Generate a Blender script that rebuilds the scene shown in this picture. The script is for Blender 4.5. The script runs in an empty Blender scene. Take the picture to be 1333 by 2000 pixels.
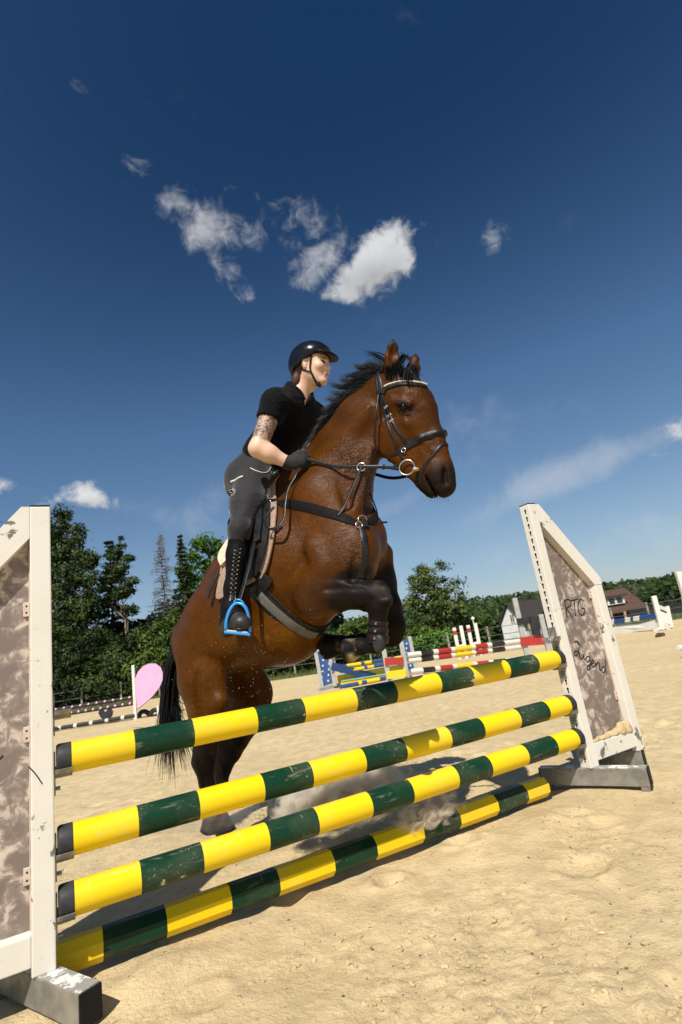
import bpy, bmesh, math, random
import numpy as np
from mathutils import Vector, Matrix

SC = bpy.context.scene
COL = SC.collection
R = math.radians

# ---------------------------------------------------------------- camera
F_PX, PITCH, ROLL, CAM_H = 1040.0, R(14.03), R(8.62), 1.033     # focal length in px of a 1333 x 2000 frame
_f = Vector((0, math.cos(PITCH), math.sin(PITCH)))
_r0 = Vector((1, 0, 0)); _u0 = _r0.cross(_f)
CR = _r0 * math.cos(ROLL) - _u0 * math.sin(ROLL)
CU = _r0 * math.sin(ROLL) + _u0 * math.cos(ROLL)
cam_d = bpy.data.cameras.new('camera')
cam_d.sensor_fit = 'VERTICAL'; cam_d.sensor_height = 36; cam_d.lens = 36 * F_PX / 2000
cam_d.clip_start = 0.05; cam_d.clip_end = 4000
cam_d.dof.use_dof = True; cam_d.dof.focus_distance = 2.75; cam_d.dof.aperture_fstop = 3.5
cam = bpy.data.objects.new('camera', cam_d); COL.objects.link(cam)
cam.matrix_world = Matrix(((CR.x, CU.x, -_f.x, 0), (CR.y, CU.y, -_f.y, 0), (CR.z, CU.z, -_f.z, CAM_H), (0, 0, 0, 1)))
SC.camera = cam

# ---------------------------------------------------------------- sun, sky, exposure
SUN_AZ, SUN_EL = R(196), R(50)
sun_d = bpy.data.lights.new('sun', 'SUN'); sun_d.energy = 5.0; sun_d.angle = R(0.53); sun_d.color = (1.0, 0.945, 0.86)
sun = bpy.data.objects.new('sun', sun_d); COL.objects.link(sun)
to_sun = Vector((math.sin(SUN_AZ) * math.cos(SUN_EL), math.cos(SUN_AZ) * math.cos(SUN_EL), math.sin(SUN_EL)))
sun.rotation_euler = to_sun.to_track_quat('Z', 'Y').to_euler(); sun.location = (-3, -8, 12)
SC.view_settings.view_transform = 'Standard'; SC.view_settings.look = 'None'
SC.view_settings.exposure = 0.2; SC.view_settings.gamma = 1.0; SC.view_settings.use_curve_mapping = False
SC.cycles.max_bounces = 6; SC.cycles.diffuse_bounces = 3; SC.cycles.glossy_bounces = 3
SC.cycles.transparent_max_bounces = 8; SC.cycles.volume_bounces = 3
SC.cycles.volume_step_rate = 0.4; SC.cycles.volume_max_steps = 160
SC.cycles.use_denoising = True
SC.cycles.sample_clamp_indirect = 6.0

def pix_dir(px, py):
    """Direction of a photograph pixel, used to take bearings of things seen in it."""
    return (_f + CR * ((px - 666.5) / F_PX) - CU * ((py - 1000) / F_PX))
def on_ground(px, py, z=0.0):
    d = pix_dir(px, py); t = (z - CAM_H) / d.z
    return Vector((d.x * t, d.y * t, z))
def at_depth(px, py, y):
    d = pix_dir(px, py); t = y / d.y
    return Vector((d.x * t, y, CAM_H + d.z * t))

# ---- world: physical sky with a few fair-weather clouds at their bearings
world = bpy.data.worlds.new('World'); SC.world = world; world.use_nodes = True
def build_world():
    nt = world.node_tree; N = nt.nodes; L = nt.links; N.clear()
    def node(t, **kw):
        n = N.new(t)
        for k, v in kw.items(): setattr(n, k, v)
        return n
    def put(sock, v):
        if isinstance(v, bpy.types.NodeSocket): L.new(v, sock)
        else: sock.default_value = v
    def math_(op, a, b=0.0, c=0.0, clamp=False):
        n = node('ShaderNodeMath', operation=op, use_clamp=clamp)
        put(n.inputs[0], a); put(n.inputs[1], b); put(n.inputs[2], c); return n.outputs[0]
    def vm(op, a, b):
        n = node('ShaderNodeVectorMath', operation=op); put(n.inputs[0], a); put(n.inputs[1], b)
        return n.outputs['Value'] if op == 'DOT_PRODUCT' else n.outputs[0]
    def smooth(x, lo, hi):
        n = node('ShaderNodeMapRange', interpolation_type='SMOOTHSTEP'); put(n.inputs[0], x)
        n.inputs[1].default_value = lo; n.inputs[2].default_value = hi; return n.outputs[0]
    sky = node('ShaderNodeTexSky', sky_type='NISHITA', sun_disc=False, sun_elevation=SUN_EL, sun_rotation=SUN_AZ,
               altitude=SKY_ALT, air_density=SKY_AIR, dust_density=SKY_DUST, ozone_density=SKY_OZONE)
    # one tone curve over the whole sky (a polariser's deep zenith), channel by channel
    down = node('ShaderNodeVectorMath', operation='SCALE'); L.new(sky.outputs[0], down.inputs[0]); down.inputs['Scale'].default_value = .08
    cur = node('ShaderNodeRGBCurve'); L.new(down.outputs[0], cur.inputs['Color'])
    for ci, pts in enumerate(SKY_CURVE):
        c = cur.mapping.curves[ci]
        while len(c.points) < len(pts): c.points.new(.5, .5)
        for p_, (x, y) in zip(c.points, pts): p_.location = (x, y); p_.handle_type = 'VECTOR'
    cur.mapping.update()
    up_ = node('ShaderNodeVectorMath', operation='SCALE'); L.new(cur.outputs[0], up_.inputs[0]); up_.inputs['Scale'].default_value = 12.5
    tc = node('ShaderNodeTexCoord'); d = tc.outputs['Generated']
    # noise in direction space
    def fbm(scale, detail, off=0.0, dist=0.0, rough=0.6):
        mp = node('ShaderNodeMapping'); L.new(d, mp.inputs[0]); mp.inputs['Location'].default_value = (off, off * .7, -off)
        n = node('ShaderNodeTexNoise'); n.inputs['Scale'].default_value = scale; n.inputs['Detail'].default_value = detail
        n.inputs['Roughness'].default_value = rough; n.inputs['Distortion'].default_value = dist
        L.new(mp.outputs[0], n.inputs['Vector']); return n.outputs['Fac']
    n_big = fbm(13.0, 7, 0.3, 0.3); n_fine = fbm(30.0, 6, 1.7, 0.5, 0.65); n_shade = fbm(9.0, 4, 3.1)
    def blobs(lst):
        """soft ellipses on the sky dome, each at its own bearing"""
        tot = None
        for (px, py, rx, ry, ang, amp) in lst:
            c = pix_dir(px, py).normalized()
            ca, sa = math.cos(R(ang)), math.sin(R(ang))
            e1 = (CR * ca + CU * sa); e1 = (e1 - c * e1.dot(c)).normalized(); e2 = c.cross(e1)
            k = 1.0 / F_PX / (pix_dir(px, py).length)
            mp = node('ShaderNodeMapping', vector_type='TEXTURE'); L.new(d, mp.inputs[0])
            mp.inputs['Location'].default_value = c
            mp.inputs['Rotation'].default_value = Matrix((e1, e2, c)).transposed().to_euler()
            mp.inputs['Scale'].default_value = (rx * k, ry * k, .6)
            ln = node('ShaderNodeVectorMath', operation='LENGTH'); L.new(mp.outputs[0], ln.inputs[0])
            mr = node('ShaderNodeMapRange', interpolation_type='SMOOTHSTEP'); L.new(ln.outputs['Value'], mr.inputs[0])
            mr.inputs[1].default_value = 0.0; mr.inputs[2].default_value = 2.0; mr.inputs[3].default_value = amp; mr.inputs[4].default_value = 0.0
            tot = mr.outputs[0] if tot is None else math_('ADD', tot, mr.outputs[0])
        return tot
    dense = blobs([(765, 475, 48, 44, 30, 1.0), (732, 515, 66, 46, 35, 1.0), (680, 552, 44, 26, 20, .75), (655, 578, 24, 12, 0, .6), (150, 968, 68, 22, 10, 0.95), (215, 985, 24, 13, 0, .7),
                   (0, 950, 30, 16, 0, .9), (1335, 835, 60, 30, 15, .85), (1275, 890, 45, 10, 5, .6), (1000, 1113, 20, 8, 8, .55)])
    thin = blobs([(605, 525, 44, 30, 20, .66), (640, 490, 40, 26, 15, .45), (590, 560, 24, 16, 0, .45), (430, 420, 85, 50, 25, .8), (380, 445, 45, 40, 0, .55), (580, 390, 38, 44, 60, .56), (570, 445, 40, 34, 0, .36), (500, 478, 45, 26, -15, .75), (640, 500, 60, 45, 10, .62),
                  (260, 345, 26, 36, 0, .55), (300, 325, 30, 20, 0, .4), (340, 372, 28, 22, 0, .6), (310, 400, 30, 18, 20, .4), (965, 468, 42, 36, 20, .72), (455, 545, 42, 22, -30, .52), (483, 580, 18, 15, 0, .6), (430, 525, 30, 14, 0, .5),
                  (150, 165, 60, 16, -35, .36), (840, 475, 24, 20, 0, .5), (660, 440, 30, 35, 20, .35), (290, 210, 30, 30, 0, .3)])
    haze = blobs([(1180, 900, 220, 32, 24, .75), (930, 850, 110, 60, -20, .45), (1200, 1060, 330, 60, 9, .5), (330, 1000, 140, 40, -10, .5), (440, 960, 40, 30, 0, .5),
                  (760, 990, 120, 20, 25, .5), (1080, 800, 110, 40, 0, .35), (1050, 940, 120, 30, 25, .4)])
    nd = math_('ADD', math_('MULTIPLY', n_big, 0.7), math_('MULTIPLY', n_fine, 0.6))     # mean ~0.65
    c1 = smooth(math_('ADD', dense, math_('MULTIPLY', math_('SUBTRACT', nd, 0.65), 2.9)), 0.38, 1.25)
    c1 = math_('MULTIPLY', c1, smooth(dense, 0.05, 0.35))
    nt_ = math_('ADD', math_('MULTIPLY', n_big, 0.45), math_('MULTIPLY', n_fine, 0.8))
    c2 = math_('MULTIPLY', smooth(math_('ADD', thin, math_('MULTIPLY', math_('SUBTRACT', nt_, 0.625), 2.6)), 0.50, 1.7), 0.66)
    c2 = math_('MULTIPLY', c2, smooth(thin, 0.04, 0.22))
    c3 = math_('MULTIPLY', smooth(math_('ADD', haze, math_('MULTIPLY', math_('SUBTRACT', n_big, 0.5), 1.3)), 0.2, 1.2), 0.36)
    cov = math_('MAXIMUM', math_('MAXIMUM', c1, c2), c3, clamp=True)
    lowgrey = blobs([(735, 545, 80, 30, 20, 1.0), (160, 990, 80, 12, 8, .8)])
    bright = math_('SUBTRACT', 1.0, math_('MULTIPLY', math_('MULTIPLY', lowgrey, n_shade), 0.62))
    bright = math_('MULTIPLY', bright, math_('ADD', 0.72, math_('MULTIPLY', nd, 0.30)))
    ccol = node('ShaderNodeMix', data_type='RGBA', blend_type='MULTIPLY'); ccol.inputs[0].default_value = 1
    comb = node('ShaderNodeCombineColor'); [L.new(bright, comb.inputs[i]) for i in range(3)]
    L.new(comb.outputs[0], ccol.inputs[6]); ccol.inputs[7].default_value = CLOUD_COL
    mix = node('ShaderNodeMix', data_type='RGBA'); L.new(cov, mix.inputs[0])
    L.new(up_.outputs[0], mix.inputs[6]); L.new(ccol.outputs[2], mix.inputs[7])
    bg = node('ShaderNodeBackground'); L.new(mix.outputs[2], bg.inputs[0]); bg.inputs[1].default_value = SKY_STRENGTH
    out = node('ShaderNodeOutputWorld'); L.new(bg.outputs[0], out.inputs[0])
SKY_ALT, SKY_AIR, SKY_DUST, SKY_OZONE = 300, 1.0, 0.6, 2.0
SKY_STRENGTH = 0.071
SKY_CURVE = ([(0, 0), (.056, .010), (.10, .077), (.25, .255), (.47, .43), (1, .82)], [(0, 0), (.095, .040), (.165, .165), (.38, .405), (.60, .56), (1, .9)], [(0, 0), (.18, .112), (.289, .33), (.54, .58), (.70, .68), (1, .92)])
CLOUD_COL = (9.5, 9.6, 9.8, 1)
build_world()

# ---------------------------------------------------------------- small helpers
rnd = random.Random(7)
def tag(o, label=None, cat=None, group=None, kind=None):
    if label: o['label'] = label
    if cat: o['category'] = cat
    if group: o['group'] = group
    if kind: o['kind'] = kind
    return o
def empty(name, loc=(0, 0, 0), rz=0.0):
    o = bpy.data.objects.new(name, None); COL.objects.link(o); o.empty_display_size = .2
    o.location = loc; o.rotation_euler = (0, 0, rz); return o
def mesh_obj(name, verts, faces, mat=None, parent=None, smooth=False, mats=None, fmat=None):
    me = bpy.data.meshes.new(name)
    if isinstance(verts, np.ndarray): verts = verts.tolist()
    if isinstance(faces, np.ndarray): faces = faces.tolist()
    me.from_pydata(verts, [], faces)
    for m in (mats or ([mat] if mat else [])): me.materials.append(m)
    if fmat is not None: me.polygons.foreach_set('material_index', np.asarray(fmat, np.int32))
    if smooth: me.polygons.foreach_set('use_smooth', np.ones(len(me.polygons), bool))
    me.update()
    o = bpy.data.objects.new(name, me); COL.objects.link(o)
    if parent: o.parent = parent
    return o
class MB:
    """Collects boxes, tubes and ribbons of one piece into one mesh."""
    def __init__(s): s.v = []; s.f = []; s.m = []
    def add(s, vs, fs, m=0):
        b = len(s.v); s.v += [tuple(v) for v in vs]; s.f += [tuple(b + i for i in f) for f in fs]; s.m += [m] * len(fs); return s
    def box(s, c, ex, ey, ez, m=0, bev=0.0):
        """c centre, ex/ey/ez half-extent vectors; bev chamfers every edge."""
        c = Vector(c); ex = Vector(ex); ey = Vector(ey); ez = Vector(ez)
        if bev <= 0:
            vs = [c + ex * i + ey * j + ez * k for k in (-1, 1) for j in (-1, 1) for i in (-1, 1)]
            fs = [(0, 2, 3, 1), (4, 5, 7, 6), (0, 1, 5, 4), (2, 6, 7, 3), (0, 4, 6, 2), (1, 3, 7, 5)]
            if ex.cross(ey).dot(ez) < 0: fs = [f[::-1] for f in fs]
            return s.add(vs, fs, m)
        bm = bmesh.new()
        g = bmesh.ops.create_cube(bm, size=2)
        lx, ly, lz = ex.length, ey.length, ez.length
        for v in bm.verts: v.co = Vector((v.co.x * lx, v.co.y * ly, v.co.z * lz))
        bmesh.ops.bevel(bm, geom=bm.edges[:], offset=min(bev, .45 * min(lx, ly, lz) * 2), segments=2, affect='EDGES', profile=.6)
        X, Y, Z = ex.normalized(), ey.normalized(), ez.normalized()
        bm.verts.index_update()
        vs = [c + X * v.co.x + Y * v.co.y + Z * v.co.z for v in bm.verts]
        fs = [tuple(v.index for v in f.verts) for f in bm.faces]
        if ex.cross(ey).dot(ez) < 0: fs = [f[::-1] for f in fs]
        bm.free(); return s.add(vs, fs, m)
    def tube(s, pts, rads, n=12, m=0, cap=True, flat=None):
        """pts list of points, rads radius per point (or one)."""
        pts = [Vector(p) for p in pts]
        if not hasattr(rads, '__len__'): rads = [rads] * len(pts)
        up = None; rings = []
        for i, p in enumerate(pts):
            t = (pts[min(i + 1, len(pts) - 1)] - pts[max(i - 1, 0)])
            t = t.normalized() if t.length > 1e-9 else Vector((0, 0, 1))
            if up is None:
                up = Vector((0, 0, 1)) if abs(t.z) < .9 else Vector((1, 0, 0))
            a = t.cross(up); a = a.normalized() if a.length > 1e-6 else Vector((1, 0, 0)); b = a.cross(t).normalized(); up = b
            fa, fb = (1, 1) if flat is None else flat
            rings.append([p + a * (rads[i] * fa * math.cos(2 * math.pi * k / n)) + b * (rads[i] * fb * math.sin(2 * math.pi * k / n)) for k in range(n)])
        vs = [v for r_ in rings for v in r_]; fs = []
        for i in range(len(pts) - 1):
            for k in range(n):
                k2 = (k + 1) % n; fs.append((i * n + k, i * n + k2, (i + 1) * n + k2, (i + 1) * n + k))
        if cap:
            fs.append(tuple(range(n))[::-1]); fs.append(tuple((len(pts) - 1) * n + k for k in range(n)))
        fs = [f[::-1] for f in fs]
        return s.add(vs, fs, m)
    def ribbon(s, pts, sides, norms, w, t, m=0, closed=False):
        """flat strap: pts on the surface, sides = width direction, norms = outward; w width, t thickness."""
        n = len(pts); vs = []
        ws = w if hasattr(w, '__len__') else [w] * n
        for p, a, nn, w_ in zip(pts, sides, norms, ws):
            p = Vector(p); a = Vector(a).normalized(); nn = Vector(nn).normalized()
            vs += [p - a * w_ / 2 - nn * t * .3, p + a * w_ / 2 - nn * t * .3, p + a * w_ / 2 + nn * t * .55, p + a * w_ * .3 + nn * t, p - a * w_ * .3 + nn * t, p - a * w_ / 2 + nn * t * .55]
        fs = []; K = 6
        for i in range(n if closed else n - 1):
            j = (i + 1) % n
            for k in range(K):
                k2 = (k + 1) % K; fs.append((i * K + k, i * K + k2, j * K + k2, j * K + k))
        if not closed: fs.append(tuple(range(K))[::-1]); fs.append(tuple((n - 1) * K + k for k in range(K)))
        return s.add(vs, fs, m)
    def build(s, name, mat, parent=None, smooth=False, fix=True):
        mats = mat if isinstance(mat, (list, tuple)) else [mat]
        o = mesh_obj(name, s.v, s.f, parent=parent, smooth=smooth, mats=list(mats), fmat=s.m)
        if fix:
            bm = bmesh.new(); bm.from_mesh(o.data); bmesh.ops.recalc_face_normals(bm, faces=bm.faces[:]); bm.to_mesh(o.data); bm.free()
        return o
def smooth_by_angle(o, ang=40):
    me = o.data
    me.polygons.foreach_set('use_smooth', np.ones(len(me.polygons), bool))
    bm = bmesh.new(); bm.from_mesh(me)
    for e in bm.edges:
        e.smooth = not (len(e.link_faces) == 2 and e.calc_face_angle(0) > R(ang))
    bm.to_mesh(me); bm.free(); return o
def catmull(pts, n):
    P = [np.array(p, float) for p in pts]; P = [2 * P[0] - P[1]] + P + [2 * P[-1] - P[-2]]; out = []
    m = len(P) - 3
    for i in range(n):
        t = i / (n - 1) * m; j = min(int(t), m - 1); t -= j
        a, b, c, d = P[j:j + 4]
        out.append(.5 * (2 * b + (c - a) * t + (2 * a - 5 * b + 4 * c - d) * t * t + (3 * b - a - 3 * c + d) * t ** 3))
    return np.array(out)
# ---- numpy value noise
_rng = np.random.RandomState(11); _TAB = _rng.rand(64, 64, 64).astype(np.float32)
def vnoise(x, y, z=0.0, seed=0):
    x = np.asarray(x, np.float64) + seed * 17.3; y = np.asarray(y, np.float64) + seed * 5.1; z = np.asarray(z, np.float64) + seed * 9.7
    x, y, z = np.broadcast_arrays(x, y, z)
    xi = np.floor(x).astype(int); yi = np.floor(y).astype(int); zi = np.floor(z).astype(int)
    fx = x - xi; fy = y - yi; fz = z - zi
    fx = fx * fx * (3 - 2 * fx); fy = fy * fy * (3 - 2 * fy); fz = fz * fz * (3 - 2 * fz)
    o = 0
    for i in (0, 1):
        for j in (0, 1):
            for k in (0, 1):
                o = o + _TAB[(xi + i) & 63, (yi + j) & 63, (zi + k) & 63] * (fx if i else 1 - fx) * (fy if j else 1 - fy) * (fz if k else 1 - fz)
    return o
def fbm(x, y, z=0.0, oct=4, seed=0, gain=.5):
    o = 0; a = 1; s = 0
    for i in range(oct):
        o = o + a * vnoise(np.asarray(x) * 2 ** i, np.asarray(y) * 2 ** i, np.asarray(z) * 2 ** i, seed + i); s += a; a *= gain
    return o / s - .5

# ---- material helper
def nodes_of(name):
    m = bpy.data.materials.new(name); m.use_nodes = True
    nt = m.node_tree; bs = nt.nodes['Principled BSDF']; return m, nt.nodes, nt.links, bs
def tex_coord(N, L, scale=(1, 1, 1), kind='Object'):
    tc = N.new('ShaderNodeTexCoord'); mp = N.new('ShaderNodeMapping'); mp.inputs['Scale'].default_value = scale
    L.new(tc.outputs[kind], mp.inputs[0]); return mp.outputs[0]
def noise(N, L, vec, scale, detail=4, rough=.55, dist=0):
    n = N.new('ShaderNodeTexNoise'); n.inputs['Scale'].default_value = scale; n.inputs['Detail'].default_value = detail
    n.inputs['Roughness'].default_value = rough; n.inputs['Distortion'].default_value = dist
    if vec is not None: L.new(vec, n.inputs['Vector'])
    return n.outputs['Fac']
def ramp(N, L, fac, stops, interp='LINEAR'):
    r = N.new('ShaderNodeValToRGB'); r.color_ramp.interpolation = interp; e = r.color_ramp.elements
    while len(e) < len(stops): e.new(.5)
    for el, (p, c) in zip(e, stops):
        el.position = p; el.color = (c, c, c, 1) if not hasattr(c, '__len__') else (*c[:3], 1)
    L.new(fac, r.inputs[0]); return r.outputs[0]
def mixc(N, L, fac, a, b, mode='MIX'):
    n = N.new('ShaderNodeMix'); n.data_type = 'RGBA'; n.blend_type = mode
    for s, v in ((n.inputs[0], fac), (n.inputs[6], a), (n.inputs[7], b)):
        if isinstance(v, bpy.types.NodeSocket): L.new(v, s)
        elif hasattr(v, '__len__'): s.default_value = (*v[:3], 1)
        else: s.default_value = v
    return n.outputs[2]
def mth(N, L, op, a, b=0.0, clamp=False):
    n = N.new('ShaderNodeMath'); n.operation = op; n.use_clamp = clamp
    for s, v in ((n.inputs[0], a), (n.inputs[1], b)):
        if isinstance(v, bpy.types.NodeSocket): L.new(v, s)
        else: s.default_value = v
    return n.outputs[0]
def add_bump(N, L, bs, height, strength=.3, dist=.01, prev=None):
    b = N.new('ShaderNodeBump'); b.inputs['Strength'].default_value = strength; b.inputs['Distance'].default_value = dist
    L.new(height, b.inputs['Height'])
    if prev is not None: L.new(prev, b.inputs['Normal'])
    if bs is not None: L.new(b.outputs[0], bs.inputs['Normal'])
    return b.outputs[0]
def MAT(name, col, rough=.6, col2=None, scale=6.0, detail=5, lo=.35, hi=.65, bump=0.0, bscale=60.0, bdist=.004, metal=0.0, spec=.5, coat=0.0, sheen=0.0, rvar=.1, stretch=(1, 1, 1), trans=0.0, sss=0.0):
    m, N, L, bs = nodes_of(name)
    v = tex_coord(N, L, stretch)
    nz = noise(N, L, v, scale, detail)
    c2 = col2 if col2 is not None else tuple(c * .8 for c in col)
    L.new(ramp(N, L, nz, [(lo, c2), (hi, col)]), bs.inputs['Base Color'])
    L.new(ramp(N, L, nz, [(.3, min(1, rough + rvar)), (.7, max(.02, rough - rvar))]), bs.inputs['Roughness'])
    bs.inputs['Metallic'].default_value = metal; bs.inputs['Specular IOR Level'].default_value = spec
    bs.inputs['Coat Weight'].default_value = coat; bs.inputs['Coat Roughness'].default_value = .15
    bs.inputs['Sheen Weight'].default_value = sheen
    if sss: bs.inputs['Subsurface Weight'].default_value = sss; bs.inputs['Subsurface Radius'].default_value = (.02, .008, .004)
    if bump:
        b = noise(N, L, v, bscale, 5, .6); add_bump(N, L, bs, b, bump, bdist)
    return m

# ---------------------------------------------------------------- implicit modelling (bodies as one continuous skin)
class SDF:
    def __init__(s): s.p = []
    def add(s, fn, lo, hi, k=.02, op='u'): s.p.append((fn, np.array(lo, float), np.array(hi, float), k, op)); return s
    def ecap(s, p0, p1, a0, b0, a1=None, b1=None, lat=(0, 1, 0), k=.03, op='u'):
        """tapered capsule with an elliptical section: a along lat, b across it."""
        p0 = np.array(p0, float); p1 = np.array(p1, float); a1 = a0 if a1 is None else a1; b1 = b0 if b1 is None else b1
        ax = p1 - p0; ln = np.linalg.norm(ax)
        if ln < 1e-6: ax = np.array([1., 0, 0]); ln = 1e-6
        else: ax = ax / ln
        lat = np.array(lat, float); lat = lat - ax * lat.dot(ax)
        if np.linalg.norm(lat) < 1e-5: lat = np.cross(ax, [0, 0, 1.]);
        if np.linalg.norm(lat) < 1e-5: lat = np.cross(ax, [1., 0, 0])
        lat /= np.linalg.norm(lat); no = np.cross(ax, lat)
        m = max(a0, b0, a1, b1)
        def fn(x, y, z):
            dx, dy, dz = x - p0[0], y - p0[1], z - p0[2]
            t = dx * ax[0] + dy * ax[1] + dz * ax[2]
            q = np.clip(t, 0, ln); w = q / ln
            a = a0 + (a1 - a0) * w; b = b0 + (b1 - b0) * w
            la = (dx * lat[0] + dy * lat[1] + dz * lat[2]) / a
            nb = (dx * no[0] + dy * no[1] + dz * no[2]) / b
            mn = np.minimum(a, b)
            e = (t - q) / np.sqrt(a * b)
            return (np.sqrt(la * la + nb * nb + e * e) - 1) * mn
        lo = np.minimum(p0, p1) - m; hi = np.maximum(p0, p1) + m
        return s.add(fn, lo, hi, k, op)
    def flat(s, p0, p1, a0, b0, a1, b1, lat=(0, 1, 0), k=.004):
        """tapered capsule cut square at p1"""
        T = SDF().ecap(p0, p1, a0, b0, a1, b1, lat); f0, lo, hi = T.p[0][:3]; p0 = np.array(p0, float); p1 = np.array(p1, float); n = (p1 - p0) / np.linalg.norm(p1 - p0)
        return s.add(lambda x, y, z: np.maximum(f0(x, y, z), (x - p1[0]) * n[0] + (y - p1[1]) * n[1] + (z - p1[2]) * n[2]), lo, hi, k)
    def chain(s, pts, k=.03, lat=(0, 1, 0), op='u'):
        """pts: list of (xyz, a, b)"""
        for (p, a, b), (q, c, d) in zip(pts[:-1], pts[1:]): s.ecap(p, q, a, b, c, d, lat, k, op)
        return s
    def ball(s, c, r, k=.02, op='u', rot=None):
        """ellipsoid, r = (rx, ry, rz); rot optional 3x3 with axes in rows"""
        c = np.array(c, float); r = np.array(r if hasattr(r, '__len__') else (r, r, r), float); mn = r.min(); M = None if rot is None else np.array(rot, float)
        def fn(x, y, z):
            d = (x - c[0], y - c[1], z - c[2])
            if M is not None: d = tuple(M[i, 0] * d[0] + M[i, 1] * d[1] + M[i, 2] * d[2] for i in range(3))
            k0 = np.sqrt((d[0] / r[0]) ** 2 + (d[1] / r[1]) ** 2 + (d[2] / r[2]) ** 2)
            return (k0 - 1) * mn
        return s.add(fn, c - r.max(), c + r.max(), k, op)
    def plane(s, p, n, k=.004):
        """keep the side n points away from"""
        p = np.array(p, float); n = np.array(n, float); n /= np.linalg.norm(n)
        return s.add(lambda x, y, z: (x - p[0]) * n[0] + (y - p[1]) * n[1] + (z - p[2]) * n[2], (-9, -9, -9), (9, 9, 9), k, 'i')
    @staticmethod
    def comb(d, e, k, op):
        if op == 'u':
            h = np.clip(.5 + .5 * (d - e) / k, 0, 1); return d * (1 - h) + e * h - k * h * (1 - h)
        if op == 's':
            e = -e
        h = np.clip(.5 - .5 * (d - e) / k, 0, 1); return d * (1 - h) + e * h + k * h * (1 - h)
    def __call__(s, P):
        P = np.asarray(P, float); x, y, z = P[..., 0], P[..., 1], P[..., 2]
        d = np.full(x.shape, .5)
        for fn, lo, hi, k, op in s.p: d = s.comb(d, fn(x, y, z), k, op)
        return d
    def grad(s, P, e=.002):
        P = np.asarray(P, float); g = np.stack([s(P + np.eye(3)[i] * e) - s(P - np.eye(3)[i] * e) for i in range(3)], -1)
        return g / np.maximum(np.linalg.norm(g, axis=-1, keepdims=True), 1e-9)
    def project(s, P, off=0.0, it=6):
        P = np.array(P, float)
        for _ in range(it): P = P - (s(P) - off)[..., None] * s.grad(P) * .9
        return P
    def mesh(s, res, pad=.03, smooth=1):
        U = [q for q in s.p if q[4] == 'u']
        lo = np.min([q[1] for q in U], 0) - pad; hi = np.max([q[2] for q in U], 0) + pad
        n = np.ceil((hi - lo) / res).astype(int) + 1
        ax = [(lo[i] + np.arange(n[i]) * res).astype(np.float32) for i in range(3)]
        D = np.full(n, .3, np.float32)
        for fn, a, b, k, op in s.p:
            mg = k + 3 * res
            i0 = np.clip(np.floor((a - mg - lo) / res).astype(int), 0, n); i1 = np.clip(np.ceil((b + mg - lo) / res).astype(int) + 1, 0, n)
            if (i1 <= i0).any(): continue
            sl = tuple(slice(i0[i], i1[i]) for i in range(3))
            e = fn(ax[0][sl[0]][:, None, None], ax[1][sl[1]][None, :, None], ax[2][sl[2]][None, None, :])
            D[sl] = s.comb(D[sl], e.astype(np.float32), k, op)
        V, Fc = surface_nets(D, lo, res)
        if smooth: V = laplace(V, Fc, smooth)
        return V, Fc
def surface_nets(D, lo, res):
    S = D < 0; n = np.array(D.shape)
    c = np.zeros(n - 1, np.int8)
    for i in (0, 1):
        for j in (0, 1):
            for k in (0, 1): c += S[i:n[0] - 1 + i, j:n[1] - 1 + j, k:n[2] - 1 + k]
    cells = np.argwhere((c > 0) & (c < 8)); idx = np.full(n - 1, -1, np.int64); idx[tuple(cells.T)] = np.arange(len(cells))
    cv = {}
    for i in (0, 1):
        for j in (0, 1):
            for k in (0, 1): cv[i, j, k] = D[cells[:, 0] + i, cells[:, 1] + j, cells[:, 2] + k].astype(np.float64)
    acc = np.zeros((len(cells), 3)); cnt = np.zeros(len(cells))
    corners = [(i, j, k) for i in (0, 1) for j in (0, 1) for k in (0, 1)]
    for a in corners:
        for ax in range(3):
            if a[ax] == 0:
                b = list(a); b[ax] = 1; b = tuple(b); va, vb = cv[a], cv[b]; m = (va < 0) != (vb < 0)
                t = np.where(m, va / np.where(m, va - vb, 1), 0)
                for q in range(3): acc[:, q] += np.where(m, (t if q == ax else a[q]), 0)
                cnt += m
    V = lo + (cells + acc / cnt[:, None]) * res
    faces = []
    for ax in range(3):
        o1, o2 = [(1, 2), (2, 0), (0, 1)][ax]
        sa = [slice(None)] * 3; sb = [slice(None)] * 3; sa[ax] = slice(0, -1); sb[ax] = slice(1, None)
        A = S[tuple(sa)]; B = S[tuple(sb)]; e = np.argwhere(A != B)
        e = e[(e[:, o1] > 0) & (e[:, o2] > 0) & (e[:, o1] < n[o1] - 1) & (e[:, o2] < n[o2] - 1)]
        d1 = np.zeros(3, int); d1[o1] = 1; d2 = np.zeros(3, int); d2[o2] = 1
        q = np.stack([idx[tuple((e - d1 - d2).T)], idx[tuple((e - d2).T)], idx[tuple(e.T)], idx[tuple((e - d1).T)]], 1)
        ins = A[tuple(e.T)]
        q[~ins] = q[~ins][:, ::-1]; faces.append(q)
    return V, np.concatenate(faces)
def laplace(V, F, it, lam=.5):
    for _ in range(it):
        acc = np.zeros_like(V); cnt = np.zeros(len(V))
        for a, b in ((0, 1), (1, 2), (2, 3), (3, 0)):
            for s, t in ((a, b), (b, a)):
                np.add.at(acc, F[:, s], V[F[:, t]]); np.add.at(cnt, F[:, s], 1)
        V = V + lam * (acc / np.maximum(cnt, 1)[:, None] - V)
    return V
def sm(x, lo, hi):
    t = np.clip((np.asarray(x) - lo) / (hi - lo), 0, 1); return t * t * (3 - 2 * t)
def set_color(o, name, rgb):
    me = o.data; a = me.color_attributes.new(name, 'FLOAT_COLOR', 'POINT')
    c = np.ones((len(me.vertices), 4), np.float32); c[:, :3] = rgb; a.data.foreach_set('color', c.ravel())

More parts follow.
